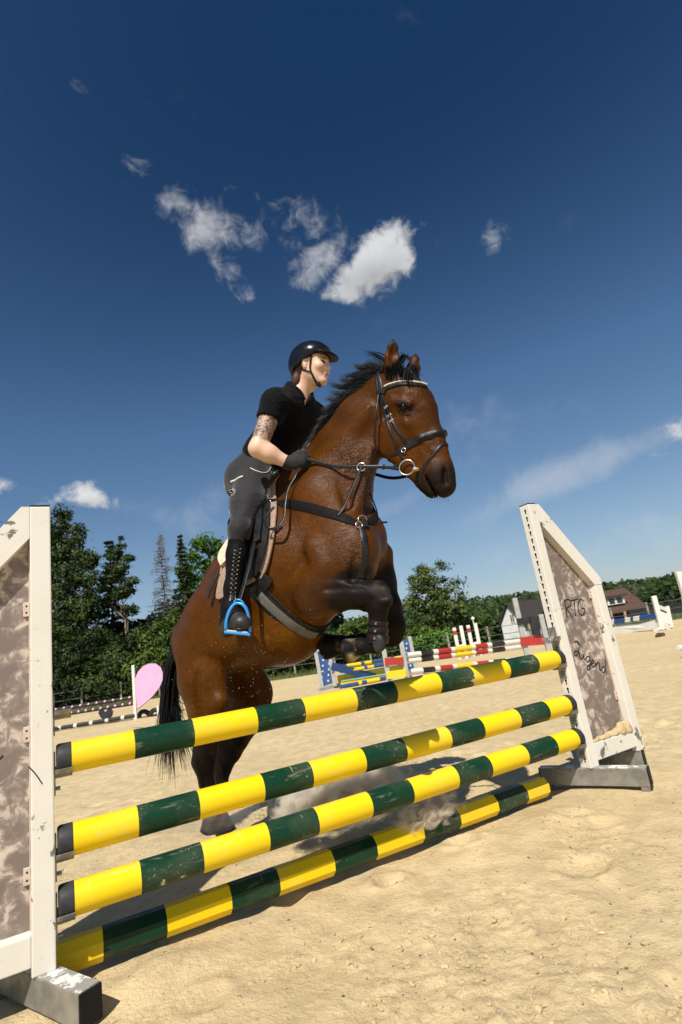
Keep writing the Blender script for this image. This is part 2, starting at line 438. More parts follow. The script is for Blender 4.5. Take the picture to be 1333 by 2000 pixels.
# ---------------------------------------------------------------- the fence frame (used by ground, jump and dust)
FA = Vector((-1.199, 2.110, 0)); _h = R(60.2)
FE = Vector((math.sin(_h), math.cos(_h), 0)); FN = Vector((-math.cos(_h), math.sin(_h), 0))     # along the poles / away from the camera
def FP(s, z, off=0.0): return FA + FE * s + FN * off + Vector((0, 0, z))

# ---------------------------------------------------------------- sand arena
def sand_material():
    m, N, L, bs = nodes_of('arena_sand')
    v = tex_coord(N, L)
    big = noise(N, L, v, .55, 5, .6); mid = noise(N, L, v, 7, 6, .62); fine = noise(N, L, v, 140, 4, .6); grain = noise(N, L, v, 520, 2, .5)
    c = ramp(N, L, big, [(.35, (.575, .440, .238)), (.62, (.655, .515, .295))])
    c = mixc(N, L, ramp(N, L, mid, [(.36, .9), (.58, 0)]), c, (.49, .375, .205))
    c = mixc(N, L, ramp(N, L, fine, [(.28, .5), (.42, 0)]), c, (.34, .25, .14))
    c = mixc(N, L, ramp(N, L, grain, [(.60, 0), (.72, .35)]), c, (.72, .6, .42))
    dk = noise(N, L, v, 34, 5, .7); dkm = noise(N, L, v, 1.6, 4, .6)
    dm = mth(N, L, 'MULTIPLY', ramp(N, L, dk, [(.61, 0), (.67, 1)]), ramp(N, L, dkm, [(.43, 0), (.60, .9)]))  # shade of cracks and crumbs put into the sand colour
    c = mixc(N, L, dm, c, (.17, .13, .085))
    L.new(c, bs.inputs['Base Color']); bs.inputs['Roughness'].default_value = .95; bs.inputs['Specular IOR Level'].default_value = .15
    b = add_bump(N, L, None, mid, .35, .03)
    b = add_bump(N, L, None, noise(N, L, v, 45, 5, .7), .75, .016, b)
    add_bump(N, L, bs, fine, .45, .004, b)
    return m
def axis(lo, hi, step, far_lo, far_hi, g=1.13):
    a = list(np.arange(lo, hi, step)); s = step; x = a[-1]
    while x < far_hi: s *= g; x += s; a.append(min(x, far_hi))
    s = step; x = a[0]; pre = []
    while x > far_lo: s *= g; x -= s; pre.append(max(x, far_lo))
    return np.array(pre[::-1] + a)
def sand_height(X, Y):
    z = .055 * fbm(X * .9, Y * .9, 0, 3, 1) + .045 * fbm(X * 3.2, Y * 3.2, 0, 4, 2)
    # churned clods in patches
    patch = sm(fbm(X * 1.1, Y * 1.1, 0, 3, 9), -.06, .16)
    z = z + patch * (.036 * np.abs(fbm(X * 13, Y * 13, 0, 5, 4, .62)) * 2 - .012)
    z = z + .009 * fbm(X * 26, Y * 26, 0, 3, 6) * sm(fbm(X * 1.7, Y * 1.7, 0, 2, 13), -.2, .2)
    # hoof prints: shallow bowls with a rim
    rr = np.random.RandomState(23)
    for i in range(170):
        hx, hy = rr.uniform(-4, 6), rr.uniform(.9, 11); r0 = rr.uniform(.06, .10); d = rr.uniform(.012, .034)
        q = np.hypot((X - hx), (Y - hy) * rr.uniform(.8, 1.25)) / r0
        z = z + np.where(q < 3, -d * np.exp(-q ** 2 * 1.2) + d * .45 * np.exp(-((q - 1.35) / .38) ** 2) * (.5 + .9 * vnoise(X * 17, Y * 17, 0, 3)), 0)
    # trough under the jump, low bank on the near side of it
    s = (X - FA.x) * FE.x + (Y - FA.y) * FE.y; t = (X - FA.x) * FN.x + (Y - FA.y) * FN.y
    on = sm(s, -1.2, -.3) * (1 - sm(s, 3.0, 3.8))
    z = z + on * (-.02 * np.exp(-((t - .3) / .22) ** 2))
    z = z + .055 * np.exp(-((s - .30) / .17) ** 2 - ((t + .06) / .10) ** 2) + .03 * np.exp(-((s - 2.2) / .6) ** 2 - ((t + .12) / .14) ** 2)
    flat = np.exp(-((s + .05) / .35) ** 2 - ((t - .02) / .4) ** 2) * .8 + np.exp(-((s - 2.9) / .45) ** 2 - ((t - .05) / .35) ** 2) * .8
    z = z * (1 - np.clip(flat, 0, .85)) - .004 * flat
    far = sm(np.hypot(X, Y), 9, 30); z = z * (1 - .8 * far)
    return z
def build_sand():
    xs = axis(-2.3, 2.7, .0125, -60, 60); ys = axis(1.0, 4.9, .0125, -12, 25.2)
    X, Y = np.meshgrid(xs, ys); Z = sand_height(X, Y)
    nx, ny = len(xs), len(ys)
    V = np.stack([X.ravel(), Y.ravel(), Z.ravel()], 1)
    i = np.arange(nx * ny).reshape(ny, nx)
    Fq = np.stack([i[:-1, :-1].ravel(), i[:-1, 1:].ravel(), i[1:, 1:].ravel(), i[1:, :-1].ravel()], 1)
    me = bpy.data.meshes.new('ground_sand'); me.vertices.add(len(V)); me.vertices.foreach_set('co', V.ravel().astype(np.float32))
    me.loops.add(Fq.size); me.loops.foreach_set('vertex_index', Fq.ravel().astype(np.int32))
    me.polygons.add(len(Fq)); me.polygons.foreach_set('loop_start', np.arange(0, Fq.size, 4, dtype=np.int32)); me.polygons.foreach_set('loop_total', np.full(len(Fq), 4, np.int32))
    me.update(calc_edges=True); me.polygons.foreach_set('use_smooth', np.ones(len(Fq), bool)); me.materials.append(M_SAND)
    o = bpy.data.objects.new('ground_sand', me); COL.objects.link(o); tag(o, kind='structure'); return o
M_SAND = sand_material()
build_sand()

def build_clods():
    rr = np.random.RandomState(3)
    ico = bmesh.new(); bmesh.ops.create_icosphere(ico, subdivisions=1, radius=1); ico.verts.index_update()
    iv = np.array([v.co[:] for v in ico.verts]); jf = np.array([[v.index for v in f.verts] for f in ico.faces]); ico.free()
    def scatter(name, n, smin, smax, mat, flat, xr, yr, patchy=True, label=None):
        P = []
        x = rr.uniform(*xr, n * 4); y = yr[0] + (yr[1] - yr[0]) * rr.rand(n * 4) ** 1.5
        keep = fbm(x * 1.1, y * 1.1, 0, 3, 9) > (.03 if patchy else -1); x, y = x[keep][:n], y[keep][:n]
        z = sand_height(x, y); s = smin + (smax - smin) * rr.rand(len(x)) ** 4
        V = []; Fs = []
        for i in range(len(x)):
            q = iv * (1 + 1.1 * (rr.rand(len(iv), 1) - .5)) * s[i] * np.array([1, rr.uniform(.6, 1), flat])
            a = rr.uniform(0, 6.3); c, sn = math.cos(a), math.sin(a)
            q = np.stack([q[:, 0] * c - q[:, 1] * sn, q[:, 0] * sn + q[:, 1] * c, q[:, 2]], 1)
            V.append(q + [x[i], y[i], z[i] + s[i] * flat * .35]); Fs.append(jf + 12 * i)
        o = mesh_obj(name, np.concatenate(V), np.concatenate(Fs), mat); tag(o, label, kind='stuff')
    scatter('sand_clods', 7000, .0016, .0125, M_SAND, .6, (-2.4, 3.2), (1.0, 6), True, 'crumbly clods of sand lying on the arena')
    scatter('pebbles', 2600, .0014, .0062, MAT('pebble_crumb_shade', (.19, .14, .09), .8, (.07, .055, .04), 40), .6, (-2.2, 3.4), (1.0, 5), False, 'small dark pebbles and stand-ins for crumb shadows strewn over the sand')  # many of these dark stones stand in for the shadows of sand crumbs
build_clods()

# ---------------------------------------------------------------- materials of the jump
def shifted(N, L, scale=(1, 1, 1)):
    """object coordinates moved by the object's own random number, so alike pieces wear differently"""
    v = tex_coord(N, L, scale); oi = N.new('ShaderNodeObjectInfo'); m = N.new('ShaderNodeMath'); m.operation = 'MULTIPLY'; m.inputs[1].default_value = 37.0; L.new(oi.outputs['Random'], m.inputs[0])
    a = N.new('ShaderNodeVectorMath'); a.operation = 'ADD'; L.new(v, a.inputs[0]); L.new(m.outputs[0], a.inputs[1]); return a.outputs[0]
def paint_chipped(name, col, under, amount=.66, scale=9.0, rough=.45, dirt=.15):
    m, N, L, bs = nodes_of(name)
    v = shifted(N, L)
    a = noise(N, L, v, scale, 8, .68, .4); b = noise(N, L, v, scale * .28, 3, .5)
    s = mth(N, L, 'ADD', mth(N, L, 'MULTIPLY', a, .75), mth(N, L, 'MULTIPLY', b, .40))
    chip = ramp(N, L, s, [(amount, 0), (amount + .012, 1)])
    d = noise(N, L, v, 3.5, 6, .6); fine = noise(N, L, v, 60, 4, .6)
    base = mixc(N, L, ramp(N, L, d, [(.45, 0), (.75, dirt)]), col, (.30, .24, .17))
    base = mixc(N, L, ramp(N, L, fine, [(.62, 0), (.72, dirt * 1.6)]), base, (.33, .28, .2))
    L.new(mixc(N, L, chip, base, under), bs.inputs['Base Color'])
    L.new(ramp(N, L, d, [(.3, rough - .1), (.7, rough + .15)]), bs.inputs['Roughness'])
    inv = mth(N, L, 'SUBTRACT', 1.0, chip)
    bb = add_bump(N, L, None, inv, .5, .002); add_bump(N, L, bs, fine, .12, .002, bb)
    return m
M_WHITE = paint_chipped('white_paint', (.73, .695, .61), (.16, .155, .14), .665, 9)
M_WHITE_FAR = MAT('white_paint_plain', (.74, .72, .66), .5, (.62, .60, .53), 3)
M_STEEL = MAT('weathered_steel', (.30, .285, .245), .5, (.17, .165, .14), 14, bump=.15, bscale=120, metal=.35)
M_STEEL_TOP = paint_chipped('steel_paint_remains', (.27, .265, .25), (.70, .68, .62), .60, 22, .6, .3)
M_ZINC = MAT('zinc_plate', (.42, .42, .40), .45, (.22, .22, .21), 30, metal=.75)
M_RUBBER = MAT('black_rubber', (.020, .021, .023), .55, (.038, .038, .038), 25, spec=.25, bump=.12, bscale=80)
M_BLACKCAP = MAT('black_plastic_cap', (.008, .008, .008), .6, (.013, .013, .013), 20, spec=.2)
def pole_paint(name, col, chip, amount, sand=(.62, .5, .33)):
    m, N, L, bs = nodes_of(name)
    v = shifted(N, L); vs = shifted(N, L, (26, 3, 3)); scr = noise(N, L, vs, 3.2, 3, .5, .3)
    a = noise(N, L, v, 16, 7, .66, .3); b = noise(N, L, v, 3.6, 3, .5); f = noise(N, L, v, 75, 4, .65)
    s = mth(N, L, 'ADD', mth(N, L, 'MULTIPLY', a, .7), mth(N, L, 'MULTIPLY', b, .45))
    ch = ramp(N, L, s, [(amount, 0), (amount + .014, 1)])
    sc = mth(N, L, 'MULTIPLY', ramp(N, L, scr, [(.69, 0), (.71, 1)]), ramp(N, L, b, [(.47, 0), (.55, .8)]))
    dust = ramp(N, L, b, [(.46, 0), (.80, .10)])
    c = mixc(N, L, dust, col, sand)
    c = mixc(N, L, mth(N, L, 'MULTIPLY', ramp(N, L, f, [(.62, 0), (.69, .55)]), ramp(N, L, b, [(.46, .08), (.60, 1)])), c, sand)
    rub = noise(N, L, shifted(N, L, (1.2, 7, 7)), 4.5, 4, .6, .6)
    c = mixc(N, L, ramp(N, L, rub, [(.60, 0), (.74, .34)]), c, sand)
    c = mixc(N, L, sc, c, (.5, .44, .33)); c = mixc(N, L, ch, c, chip)
    L.new(c, bs.inputs['Base Color']); L.new(ramp(N, L, a, [(.3, .28), (.7, .5)]), bs.inputs['Roughness'])
    bs.inputs['Specular IOR Level'].default_value = .22
    add_bump(N, L, bs, mth(N, L, 'SUBTRACT', 1.0, ch), .4, .0015)
    return m
M_YEL = pole_paint('yellow_paint', (.82, .575, .008), (.52, .40, .24), .79)
M_GRN = pole_paint('dark_green_paint', (.0045, .036, .017), (.55, .50, .38), .725)
def dapple(name):
    m, N, L, bs = nodes_of(name); v = tex_coord(N, L)
    a = noise(N, L, v, 16.5, 5, .62, .5); b = noise(N, L, v, 3.4, 2, .5); f = noise(N, L, v, 90, 3, .5)
    s = mth(N, L, 'ADD', mth(N, L, 'MULTIPLY', a, .8), mth(N, L, 'MULTIPLY', b, .25))
    c = ramp(N, L, s, [(.47, (.19, .150, .125)), (.545, (.27, .215, .18)), (.595, (.50, .41, .345)), (.69, (.62, .525, .455))])
    c = mixc(N, L, ramp(N, L, f, [(.65, 0), (.75, .2)]), c, (.2, .15, .12))
    L.new(c, bs.inputs['Base Color']); bs.inputs['Roughness'].default_value = .5
    add_bump(N, L, bs, f, .05, .002); return m
M_PANEL = dapple('dappled_panel'); M_INK = MAT('black_ink', (.012, .01, .01), .6)
M_TRIM = MAT('panel_edge_trim', (.62, .5, .42), .6, (.5, .4, .34), 20)

# ---------------------------------------------------------------- jump standards (wings)
def keyholes(post, faces_x, zs, depth=.03):
    """cut a column of keyhole slots into the post's face at local y = faces_x"""
    bm = bmesh.new()
    for z in zs:
        prof = [(.0085 * math.cos(a), z + .0085 * math.sin(a)) for a in np.linspace(R(-55), R(235), 12)]
        prof += [(-.0046, z - .024), (-.002, z - .0275), (.002, z - .0275), (.0046, z - .024)]
        lo = [bm.verts.new((faces_x - depth, u, w)) for u, w in prof]; hi = [bm.verts.new((faces_x + depth, u, w)) for u, w in prof]
        n = len(prof)
        bm.faces.new(lo[::-1]); bm.faces.new(hi)
        for k in range(n): bm.faces.new((lo[k], lo[(k + 1) % n], hi[(k + 1) % n], hi[k]))
    bmesh.ops.recalc_face_normals(bm, faces=bm.faces[:])
    me = bpy.data.meshes.new('cut'); bm.to_mesh(me); bm.free(); me.materials.append(M_BLACKCAP)
    c = bpy.data.objects.new('cut', me); COL.objects.link(c); c.parent = post.parent
    md = post.modifiers.new('b', 'BOOLEAN'); md.object = c; md.operation = 'DIFFERENCE'; md.solver = 'EXACT'; md.material_mode = 'TRANSFER'
    dg = bpy.context.evaluated_depsgraph_get(); new = bpy.data.meshes.new_from_object(post.evaluated_get(dg), depsgraph=dg)
    post.modifiers.clear(); old = post.data; post.data = new; bpy.data.meshes.remove(old); bpy.data.objects.remove(c)
def standard(side, s_in, label):
    """local frame: x outward from the poles (side), y back, z up; inner face of inner post at x=0"""
    root = empty('jump_standard', FP(s_in, 0)); tag(root, label, 'jump wing', 'standards of the yellow and green jump')
    ang = math.atan2(FE.y, FE.x); root.rotation_euler = (0, 0, ang)
    sx = side
    def B(name, x0, x1, y0, y1, z0, z1, mat, bev=.004):
        xs = sorted((x0 * sx, x1 * sx))
        return MB().box(((xs[0] + xs[1]) / 2, (y0 + y1) / 2, (z0 + z1) / 2), ((xs[1] - xs[0]) / 2, 0, 0), (0, (y1 - y0) / 2, 0), (0, 0, (z1 - z0) / 2), bev=bev).build(name, mat, root)
    post = B('inner_post', 0, .074, 0, .08, .112, 1.772, M_WHITE, .005)
    keyholes_post(post, sx)
    B('post_cap', .001, .073, .001, .079, 1.7725, 1.779, M_BLACKCAP, .002)
    B('outer_post', .465, .54, .002, .078, .112, 1.185, M_WHITE, .005)
    # sloping top beam as a prism between the posts
    mb = MB(); t = .0
    p = [(.0745, 1.772), (.54, 1.235), (.54, 1.1855), (.4645, 1.1855), (.0745, 1.6355)]
    # beam outline: upper edge from post head to outer post, lower edge 95 mm below
    p = [(.0745, 1.771), (.104, 1.771), (.5395, 1.235), (.5395, 1.1865), (.466, 1.1865), (.0745, 1.640)]
    vs = [(x * sx, .001, z) for x, z in p] + [(x * sx, .079, z) for x, z in p]; n = len(p)
    mb.add(vs, [tuple(range(n)), tuple(range(2 * n - 1, n - 1, -1))] + [(k, k + n, (k + 1) % n + n, (k + 1) % n) for k in range(n)])
    mb.build('top_beam', M_WHITE, root)
    B('bottom_rail', .0745, .4645, .003, .077, .142, .238, M_WHITE, .004)
    # recessed dappled panel with its lettering
    q = [(.0745, 1.6395), (.4645, 1.1875), (.4645, .2385), (.0745, .2385)]
    vs = [(x * sx, .056, z) for x, z in q] + [(x * sx, .068, z) for x, z in q]
    MB().add(vs, [(0, 1, 2, 3), (7, 6, 5, 4)] + [(k, k + 4, (k + 1) % 4 + 4, (k + 1) % 4) for k in range(4)]).build('panel', M_PANEL, root)
    xe = .0775 if side < 0 else .4615
    for (x0, x1) in ((.0755, .0795), (.4595, .4635)):
        B('edge_trim', x0, x1, .046, .0555, .2395, 1.17 if x0 > .3 else 1.60, M_TRIM, .001)
    hx = .0755 if side < 0 else .4405
    for z in ((1.357, .887, .411) if side < 0 else (1.13, .46)):
        MB().box(((hx + .012) * sx, .049, z), (.0115, 0, 0), (0, .0045, 0), (0, 0, .028), bev=.002).build('hinge_bracket', M_TRIM, root)
        for dz in (-.013, .013):
            mb = MB()
            star = [((hx + .012) * sx + (.005 if k % 2 else .0025) * math.sin(k * math.pi / 5), .0435, z + dz + (.005 if k % 2 else .0025) * math.cos(k * math.pi / 5)) for k in range(10)]
            mb.add(star + [(a, .045, c) for a, b, c in star], [tuple(range(10))] + [(k, (k + 1) % 10, (k + 1) % 10 + 10, k + 10) for k in range(10)]).build('star_screw', M_BLACKCAP, root)
    # steel feet, turned a little against the wing
    fd = Vector((.45, -.893, 0)); fs = Vector((.893, .45, 0))        # along the foot towards the rider's landing side / across it
    for nm, x, a, b_ in (('foot', .037, .285 if side < 0 else .31, .30), ('foot', .50, .03, .26)):
        c0 = Vector((x * sx, .04, 0)); cen = c0 + fd * (a - b_) / 2 + Vector((0, 0, .0625))
        fo = MB().box(cen, fd * (a + b_) / 2, fs * .038, (0, 0, .0485), bev=.004).build(nm, M_STEEL, root)
        MB().box(cen + Vector((0, 0, .0494)), fd * (a + b_) / 2 * .985, fs * .034, (0, 0, .0007)).build('paint_remains', M_STEEL_TOP, fo)
        for e, sg in ((a, 1), (b_, -1)):
            MB().box(c0 + fd * sg * (e + .003) + Vector((0, 0, .0625)), fd * .004, fs * .0375, (0, 0, .049), bev=.003).build('end_cap', M_BLACKCAP, fo)
            MB().box(c0 + fd * sg * (e - .03) + Vector((0, 0, .000)), fd * .022, fs * .034, (0, 0, .0135)).build('foot_pad', M_STEEL, fo)
    return root
def keyholes_post(post, sx):
    zs = [1.735 - .0505 * k for k in range(32)]
    # cutter lies in the x = 0 plane, facing the poles; slot offset towards the near edge
    o = post
    bm_off = .036
    me_tmp = None
    keyholes_at(o, zs, bm_off)
def keyholes_at(post, zs, yc):
    bm = bmesh.new()
    for z in zs:
        prof = [(yc + .0085 * math.cos(a), z + .0085 * math.sin(a)) for a in np.linspace(R(-55), R(235), 12)]
        prof += [(yc - .0046, z - .024), (yc - .002, z - .0275), (yc + .002, z - .0275), (yc + .0046, z - .024)]
        lo = [bm.verts.new((-.02, u, w)) for u, w in prof]; hi = [bm.verts.new((.02, u, w)) for u, w in prof]; n = len(prof)
        bm.faces.new(lo[::-1]); bm.faces.new(hi)
        for k in range(n): bm.faces.new((lo[k], lo[(k + 1) % n], hi[(k + 1) % n], hi[k]))
    bmesh.ops.recalc_face_normals(bm, faces=bm.faces[:])
    me = bpy.data.meshes.new('cut'); bm.to_mesh(me); bm.free(); me.materials.append(M_WHITE); me.materials.append(M_BLACKCAP)
    me.polygons.foreach_set('material_index', np.ones(len(me.polygons), np.int32))
    post.data.materials.append(M_BLACKCAP)  # black slot walls paint in the dark of the hollow post
    c = bpy.data.objects.new('cut', me); COL.objects.link(c); c.parent = post.parent
    md = post.modifiers.new('b', 'BOOLEAN'); md.object = c; md.operation = 'DIFFERENCE'; md.solver = 'EXACT'
    dg = bpy.context.evaluated_depsgraph_get(); new = bpy.data.meshes.new_from_object(post.evaluated_get(dg), depsgraph=dg)
    post.modifiers.clear(); old = post.data; post.data = new; bpy.data.meshes.remove(old); bpy.data.objects.remove(c)
WING_L = standard(-1, 0.0, 'white jump wing cut by the left frame edge, grey steel foot in the foreground')
WING_R = standard(1, 2.826, 'white jump wing lettered on its dappled panel, to the right of the horse')

# writing on the right panel (strokes in panel coordinates: s along the fence, z up)
def px_panel(px, py, off=.0555):
    d = pix_dir(px, py); C0 = Vector((0, 0, CAM_H)); t = (FA + FN * off - C0).dot(FN) / d.dot(FN); return C0 + d * t
def stroke(pts, w, parent, name):
    P = [Vector(p) for p in pts]; inv = parent.matrix_world.inverted()
    C = catmull([tuple(p) for p in P], max(6, len(P) * 5)) if len(P) > 2 else np.array([tuple(p) for p in P])
    C = [Vector(c) for c in C]; sides = []
    for i in range(len(C)):
        t = (C[min(i + 1, len(C) - 1)] - C[max(i - 1, 0)]).normalized(); sides.append(t.cross(FN))
    R3 = inv.to_3x3()
    return MB().ribbon([inv @ (c) for c in C], [R3 @ s for s in sides], [R3 @ (-FN)] * len(C), w, .0008).build(name, M_INK, parent)
bpy.context.view_layer.update()
_z8 = lambda L_: [tuple(px_panel(1000 + x / 3.2254, 960 + y / 3.2254)) for x, y in L_]
LETTERS = {
 'R': [[(334, 690), (341, 740), (349, 792)], [(330, 690), (352, 680), (372, 690), (372, 715), (342, 738)], [(344, 738), (362, 765), (386, 796)]],
 'T': [[(372, 688), (395, 683), (420, 676)], [(394, 684), (397, 730), (402, 786)]],
 'G': [[(453, 690), (438, 680), (424, 690), (418, 725), (424, 765), (440, 780), (456, 768), (458, 736)], [(440, 738), (458, 735)]],
 'J': [[(396, 948), (414, 944), (436, 974)], [(410, 946), (424, 975), (420, 1012), (404, 1034), (393, 1022), (402, 1006), (425, 1012)]],
 'u': [[(425, 1012), (428, 1040), (436, 1058), (448, 1045), (452, 1028)], [(452, 1028), (455, 1050), (466, 1062)]],
 'g': [[(490, 1040), (475, 1040), (468, 1060), (478, 1075), (490, 1058), (490, 1040)], [(490, 1040), (494, 1085), (488, 1122), (474, 1118), (482, 1098), (500, 1085)]],
 'e': [[(500, 1085), (514, 1080), (516, 1066), (505, 1066), (503, 1090), (514, 1105), (528, 1095)]],
 'n': [[(528, 1078), (533, 1118)], [(532, 1095), (542, 1078), (552, 1085), (556, 1128), (564, 1122)]],
 'd': [[(585, 1105), (572, 1105), (568, 1128), (578, 1142), (590, 1125)], [(592, 1062), (590, 1110), (597, 1154)]],
}
for ch, sts in LETTERS.items():
    for st in sts: stroke(_z8(st), .0085, WING_R, 'ink_stroke')
stroke([tuple(px_panel(x, y)) for x, y in ((-14, 1470), (-2, 1482), (7, 1476))], .007, WING_L, 'ink_stroke')
stroke([tuple(px_panel(x, y, -.0008)) for x, y in ((56, 1497), (70, 1512), (83, 1531))], .004, WING_L, 'latch_pin')

# ---------------------------------------------------------------- cups and poles
POLE_R = .0562; POLE_OFF = .045
POLES = [(.776, .760, 'top'), (.492, .484, 'middle'), (.297, .288, 'bottom')]
def cup(parent, s, z, face):
    """steel cup: plate on the post and a curved tray under the pole; face = +1 tray towards +s"""
    inv = parent.matrix_world.inverted()
    g = empty('jump_cup'); g.parent = parent
    loc = inv @ FP(s, z, POLE_OFF); g.location = loc
    R3 = inv.to_3x3(); ex = (R3 @ FE) * face; ey = R3 @ FN; ez = Vector((0, 0, 1))
    mb = MB(); r = POLE_R + .004; vs = []; n = 13
    for x in (.004, .062):
        for rr_ in (r, r + .0045):
            for k in range(n):
                a = R(-62) + R(124) * k / (n - 1) - R(90); vs.append(ex * x + ey * (rr_ * math.cos(a)) + ez * (rr_ * math.sin(a)))
    fs = []
    def q(x, l, k): return (x * 2 + l) * n + k
    for k in range(n - 1):
        fs += [(q(0, 0, k), q(0, 0, k + 1), q(1, 0, k + 1), q(1, 0, k)), (q(0, 1, k), q(1, 1, k), q(1, 1, k + 1), q(0, 1, k + 1)),
               (q(0, 0, k), q(0, 1, k), q(0, 1, k + 1), q(0, 0, k + 1)), (q(1, 0, k), q(1, 0, k + 1), q(1, 1, k + 1), q(1, 1, k))]
    for k in (0, n - 1): fs.append((q(0, 0, k), q(1, 0, k), q(1, 1, k), q(0, 1, k)))
    mb.add(vs, fs); o = mb.build('tray', M_ZINC, g); smooth_by_angle(o)
    MB().box(ex * .0035 + ez * (-.045), ex * .0025, ey * .026, ez * .075, bev=.002).build('plate', M_ZINC, g)
    MB().tube([ex * .001 + ez * (-.10), ex * .022 + ez * (-.10)], .007, 8).build('pin', M_ZINC, g)
for zl, zr, nm in POLES:
    cup(WING_L, .0, zl, 1); cup(WING_R, 2.826, zr, -1)
cup(WING_R, 2.826, .925, -1); cup(WING_L, .0, .985, 1)

BANDS = [.062, .285, .520, .798, 1.030, 1.310, 1.548, 1.835, 2.068, 2.345, 2.585, 2.785]
def jump_pole(name, p0, p1, r, bands, cols, mats, label, group, cat='jump pole', nseg=28, cap_mat=None, shade=True, capl=.052):
    """a pole from p0 to p1; bands = fractions' lengths where the colour changes; local x runs along it"""
    p0 = Vector(p0); p1 = Vector(p1); d = (p1 - p0); ln = d.length; d.normalize()
    root = empty(name, p0); root.rotation_mode = 'QUATERNION'; root.rotation_quaternion = d.to_track_quat('X', 'Z')
    tag(root, label, cat, group)
    xs = sorted(set([0.0] + [b for b in bands if 0 < b < ln] + [ln])); vs = []; fs = []; fm = []
    for x in xs:
        vs += [(x, r * math.cos(2 * math.pi * (k + .5) / nseg), r * math.sin(2 * math.pi * (k + .5) / nseg)) for k in range(nseg)]
    for i in range(len(xs) - 1):
        for k in range(nseg):
            k2 = (k + 1) % nseg; fs.append((i * nseg + k, (i + 1) * nseg + k, (i + 1) * nseg + k2, i * nseg + k2)[::-1]); fm.append(cols[i % len(cols)])
    fs.append(tuple(range(nseg))[::1]); fm.append(cols[0]); fs.append(tuple((len(xs) - 1) * nseg + k for k in range(nseg))[::-1]); fm.append(cols[(len(xs) - 2) % len(cols)])
    mb = MB(); mb.v, mb.f, mb.m = vs, fs, fm
    o = mb.build('pole_shaft', mats, root)
    if shade: smooth_by_angle(o, 35)
    if cap_mat:
        for x0, x1 in ((-capl, -.0005), (ln + .0005, ln + capl)):
            R1 = r * 1.012; a, b = (x0, x1) if x0 < 0 else (x1, x0)     # a = outer end
            sg = 1 if b > a else -1
            prof = [(b, 0), (b, R1), (a + sg * .010, R1), (a + sg * .003, R1 * .95), (a, R1 * .86), (a, R1 * .34), (a + sg * .018, R1 * .30), (a + sg * .018, 0)]
            vs = []; K = 24
            for (x, q) in prof: vs += [(x, q * math.cos(2 * math.pi * k / K), q * math.sin(2 * math.pi * k / K)) for k in range(K)]
            fs = [(i * K + k, i * K + (k + 1) % K, (i + 1) * K + (k + 1) % K, (i + 1) * K + k) for i in range(len(prof) - 1) for k in range(K)]
            c = MB().add(vs, fs).build('end_cap', cap_mat, root); smooth_by_angle(c, 50)
    return root
yg = [0, 1]
LAB = {'top': 'yellow and green striped pole, topmost of the jump, under the horse', 'middle': 'yellow and green striped pole, second from the top of the jump', 'bottom': 'yellow and green striped pole, third down, just above the ground pole'}
for zl, zr, nm in POLES:
    jump_pole('jump_pole', FP(.0605, zl, POLE_OFF), FP(2.775, zr, POLE_OFF), POLE_R, [b - .0605 for b in BANDS[1:-1]], yg, [M_YEL, M_GRN], LAB[nm], 'poles of the yellow and green jump', cap_mat=M_RUBBER)
# octagonal ground pole lying just behind the cups' plane, on the feet's level
jump_pole('ground_pole', FP(-.02, .086, .155), FP(2.555, .060, .15), .056, [.175, .405, .665, .88, 1.15, 1.38, 1.66, 1.90, 2.17, 2.40], yg, [M_YEL, M_GRN],
          'octagonal yellow and green ground pole lying on the sand below the jump', 'poles of the yellow and green jump', nseg=8, shade=False)

# damp sand left lying on the right wing's bottom rail
def rail_sand():
    D = SDF(); rr = random.Random(4)
    for i in range(16):
        t = i / 15; r_ = .012 + .016 * t * rr.uniform(.6, 1.3); D.ball((.10 + .34 * t, rr.uniform(.018, .045), .240 + r_ * .3), (r_ * 1.3, r_, r_ * (1 + 1.1 * (t > .75))), k=.012)
    V, F_ = D.mesh(.006, smooth=1); V = V + .004 * np.stack([fbm(V[:, 0] * 60, V[:, 1] * 60, V[:, 2] * 60, 3, q) for q in (1, 2, 3)], 1)
    V[:, 2] = np.maximum(V[:, 2], .2395)
    o = mesh_obj('sand_heap', V, F_, M_SAND, smooth=True); o.location = FP(2.826, 0); o.rotation_euler = (0, 0, math.atan2(FE.y, FE.x)); tag(o, 'small heap of sand lying on the bottom rail of the lettered wing', 'sand heap')
rail_sand()

# ---------------------------------------------------------------- horse frame: x forward, -y the horse's right (towards the camera), z up
HP = Vector((-.87, 3.22, 0)); HHEAD = R(120)
HX = Vector((math.sin(HHEAD), math.cos(HHEAD), 0)); HY = Vector((0, 0, 1)).cross(HX)
HROT = math.atan2(HX.y, HX.x)
def K(px, py, v=0.0):
    """horse-frame point whose bearing is (px, py) and that lies v metres to the right of the horse's midline"""
    d = pix_dir(px, py); C0 = Vector((0, 0, CAM_H)); p0 = HP - HY * v
    t = (p0 - C0).dot(HY) / d.dot(HY); w = C0 + d * t - HP
    return np.array([w.dot(HX), w.dot(HY), w.z])
def S(px, py, v, r):
    """r photograph-pixels at that point, in metres"""
    d = pix_dir(px, py); C0 = Vector((0, 0, CAM_H)); t = ((HP - HY * v) - C0).dot(HY) / d.dot(HY)
    return r * t / F_PX
def kc(lst):
    """[(px, py, v, b_px, a_m or None)] -> chain entries"""
    out = []
    for (x, y, v, b, *a) in lst:
        bm_ = S(x, y, v, b); out.append((K(x, y, v), (a[0] if a and a[0] else bm_), bm_))
    return out
H = SDF()
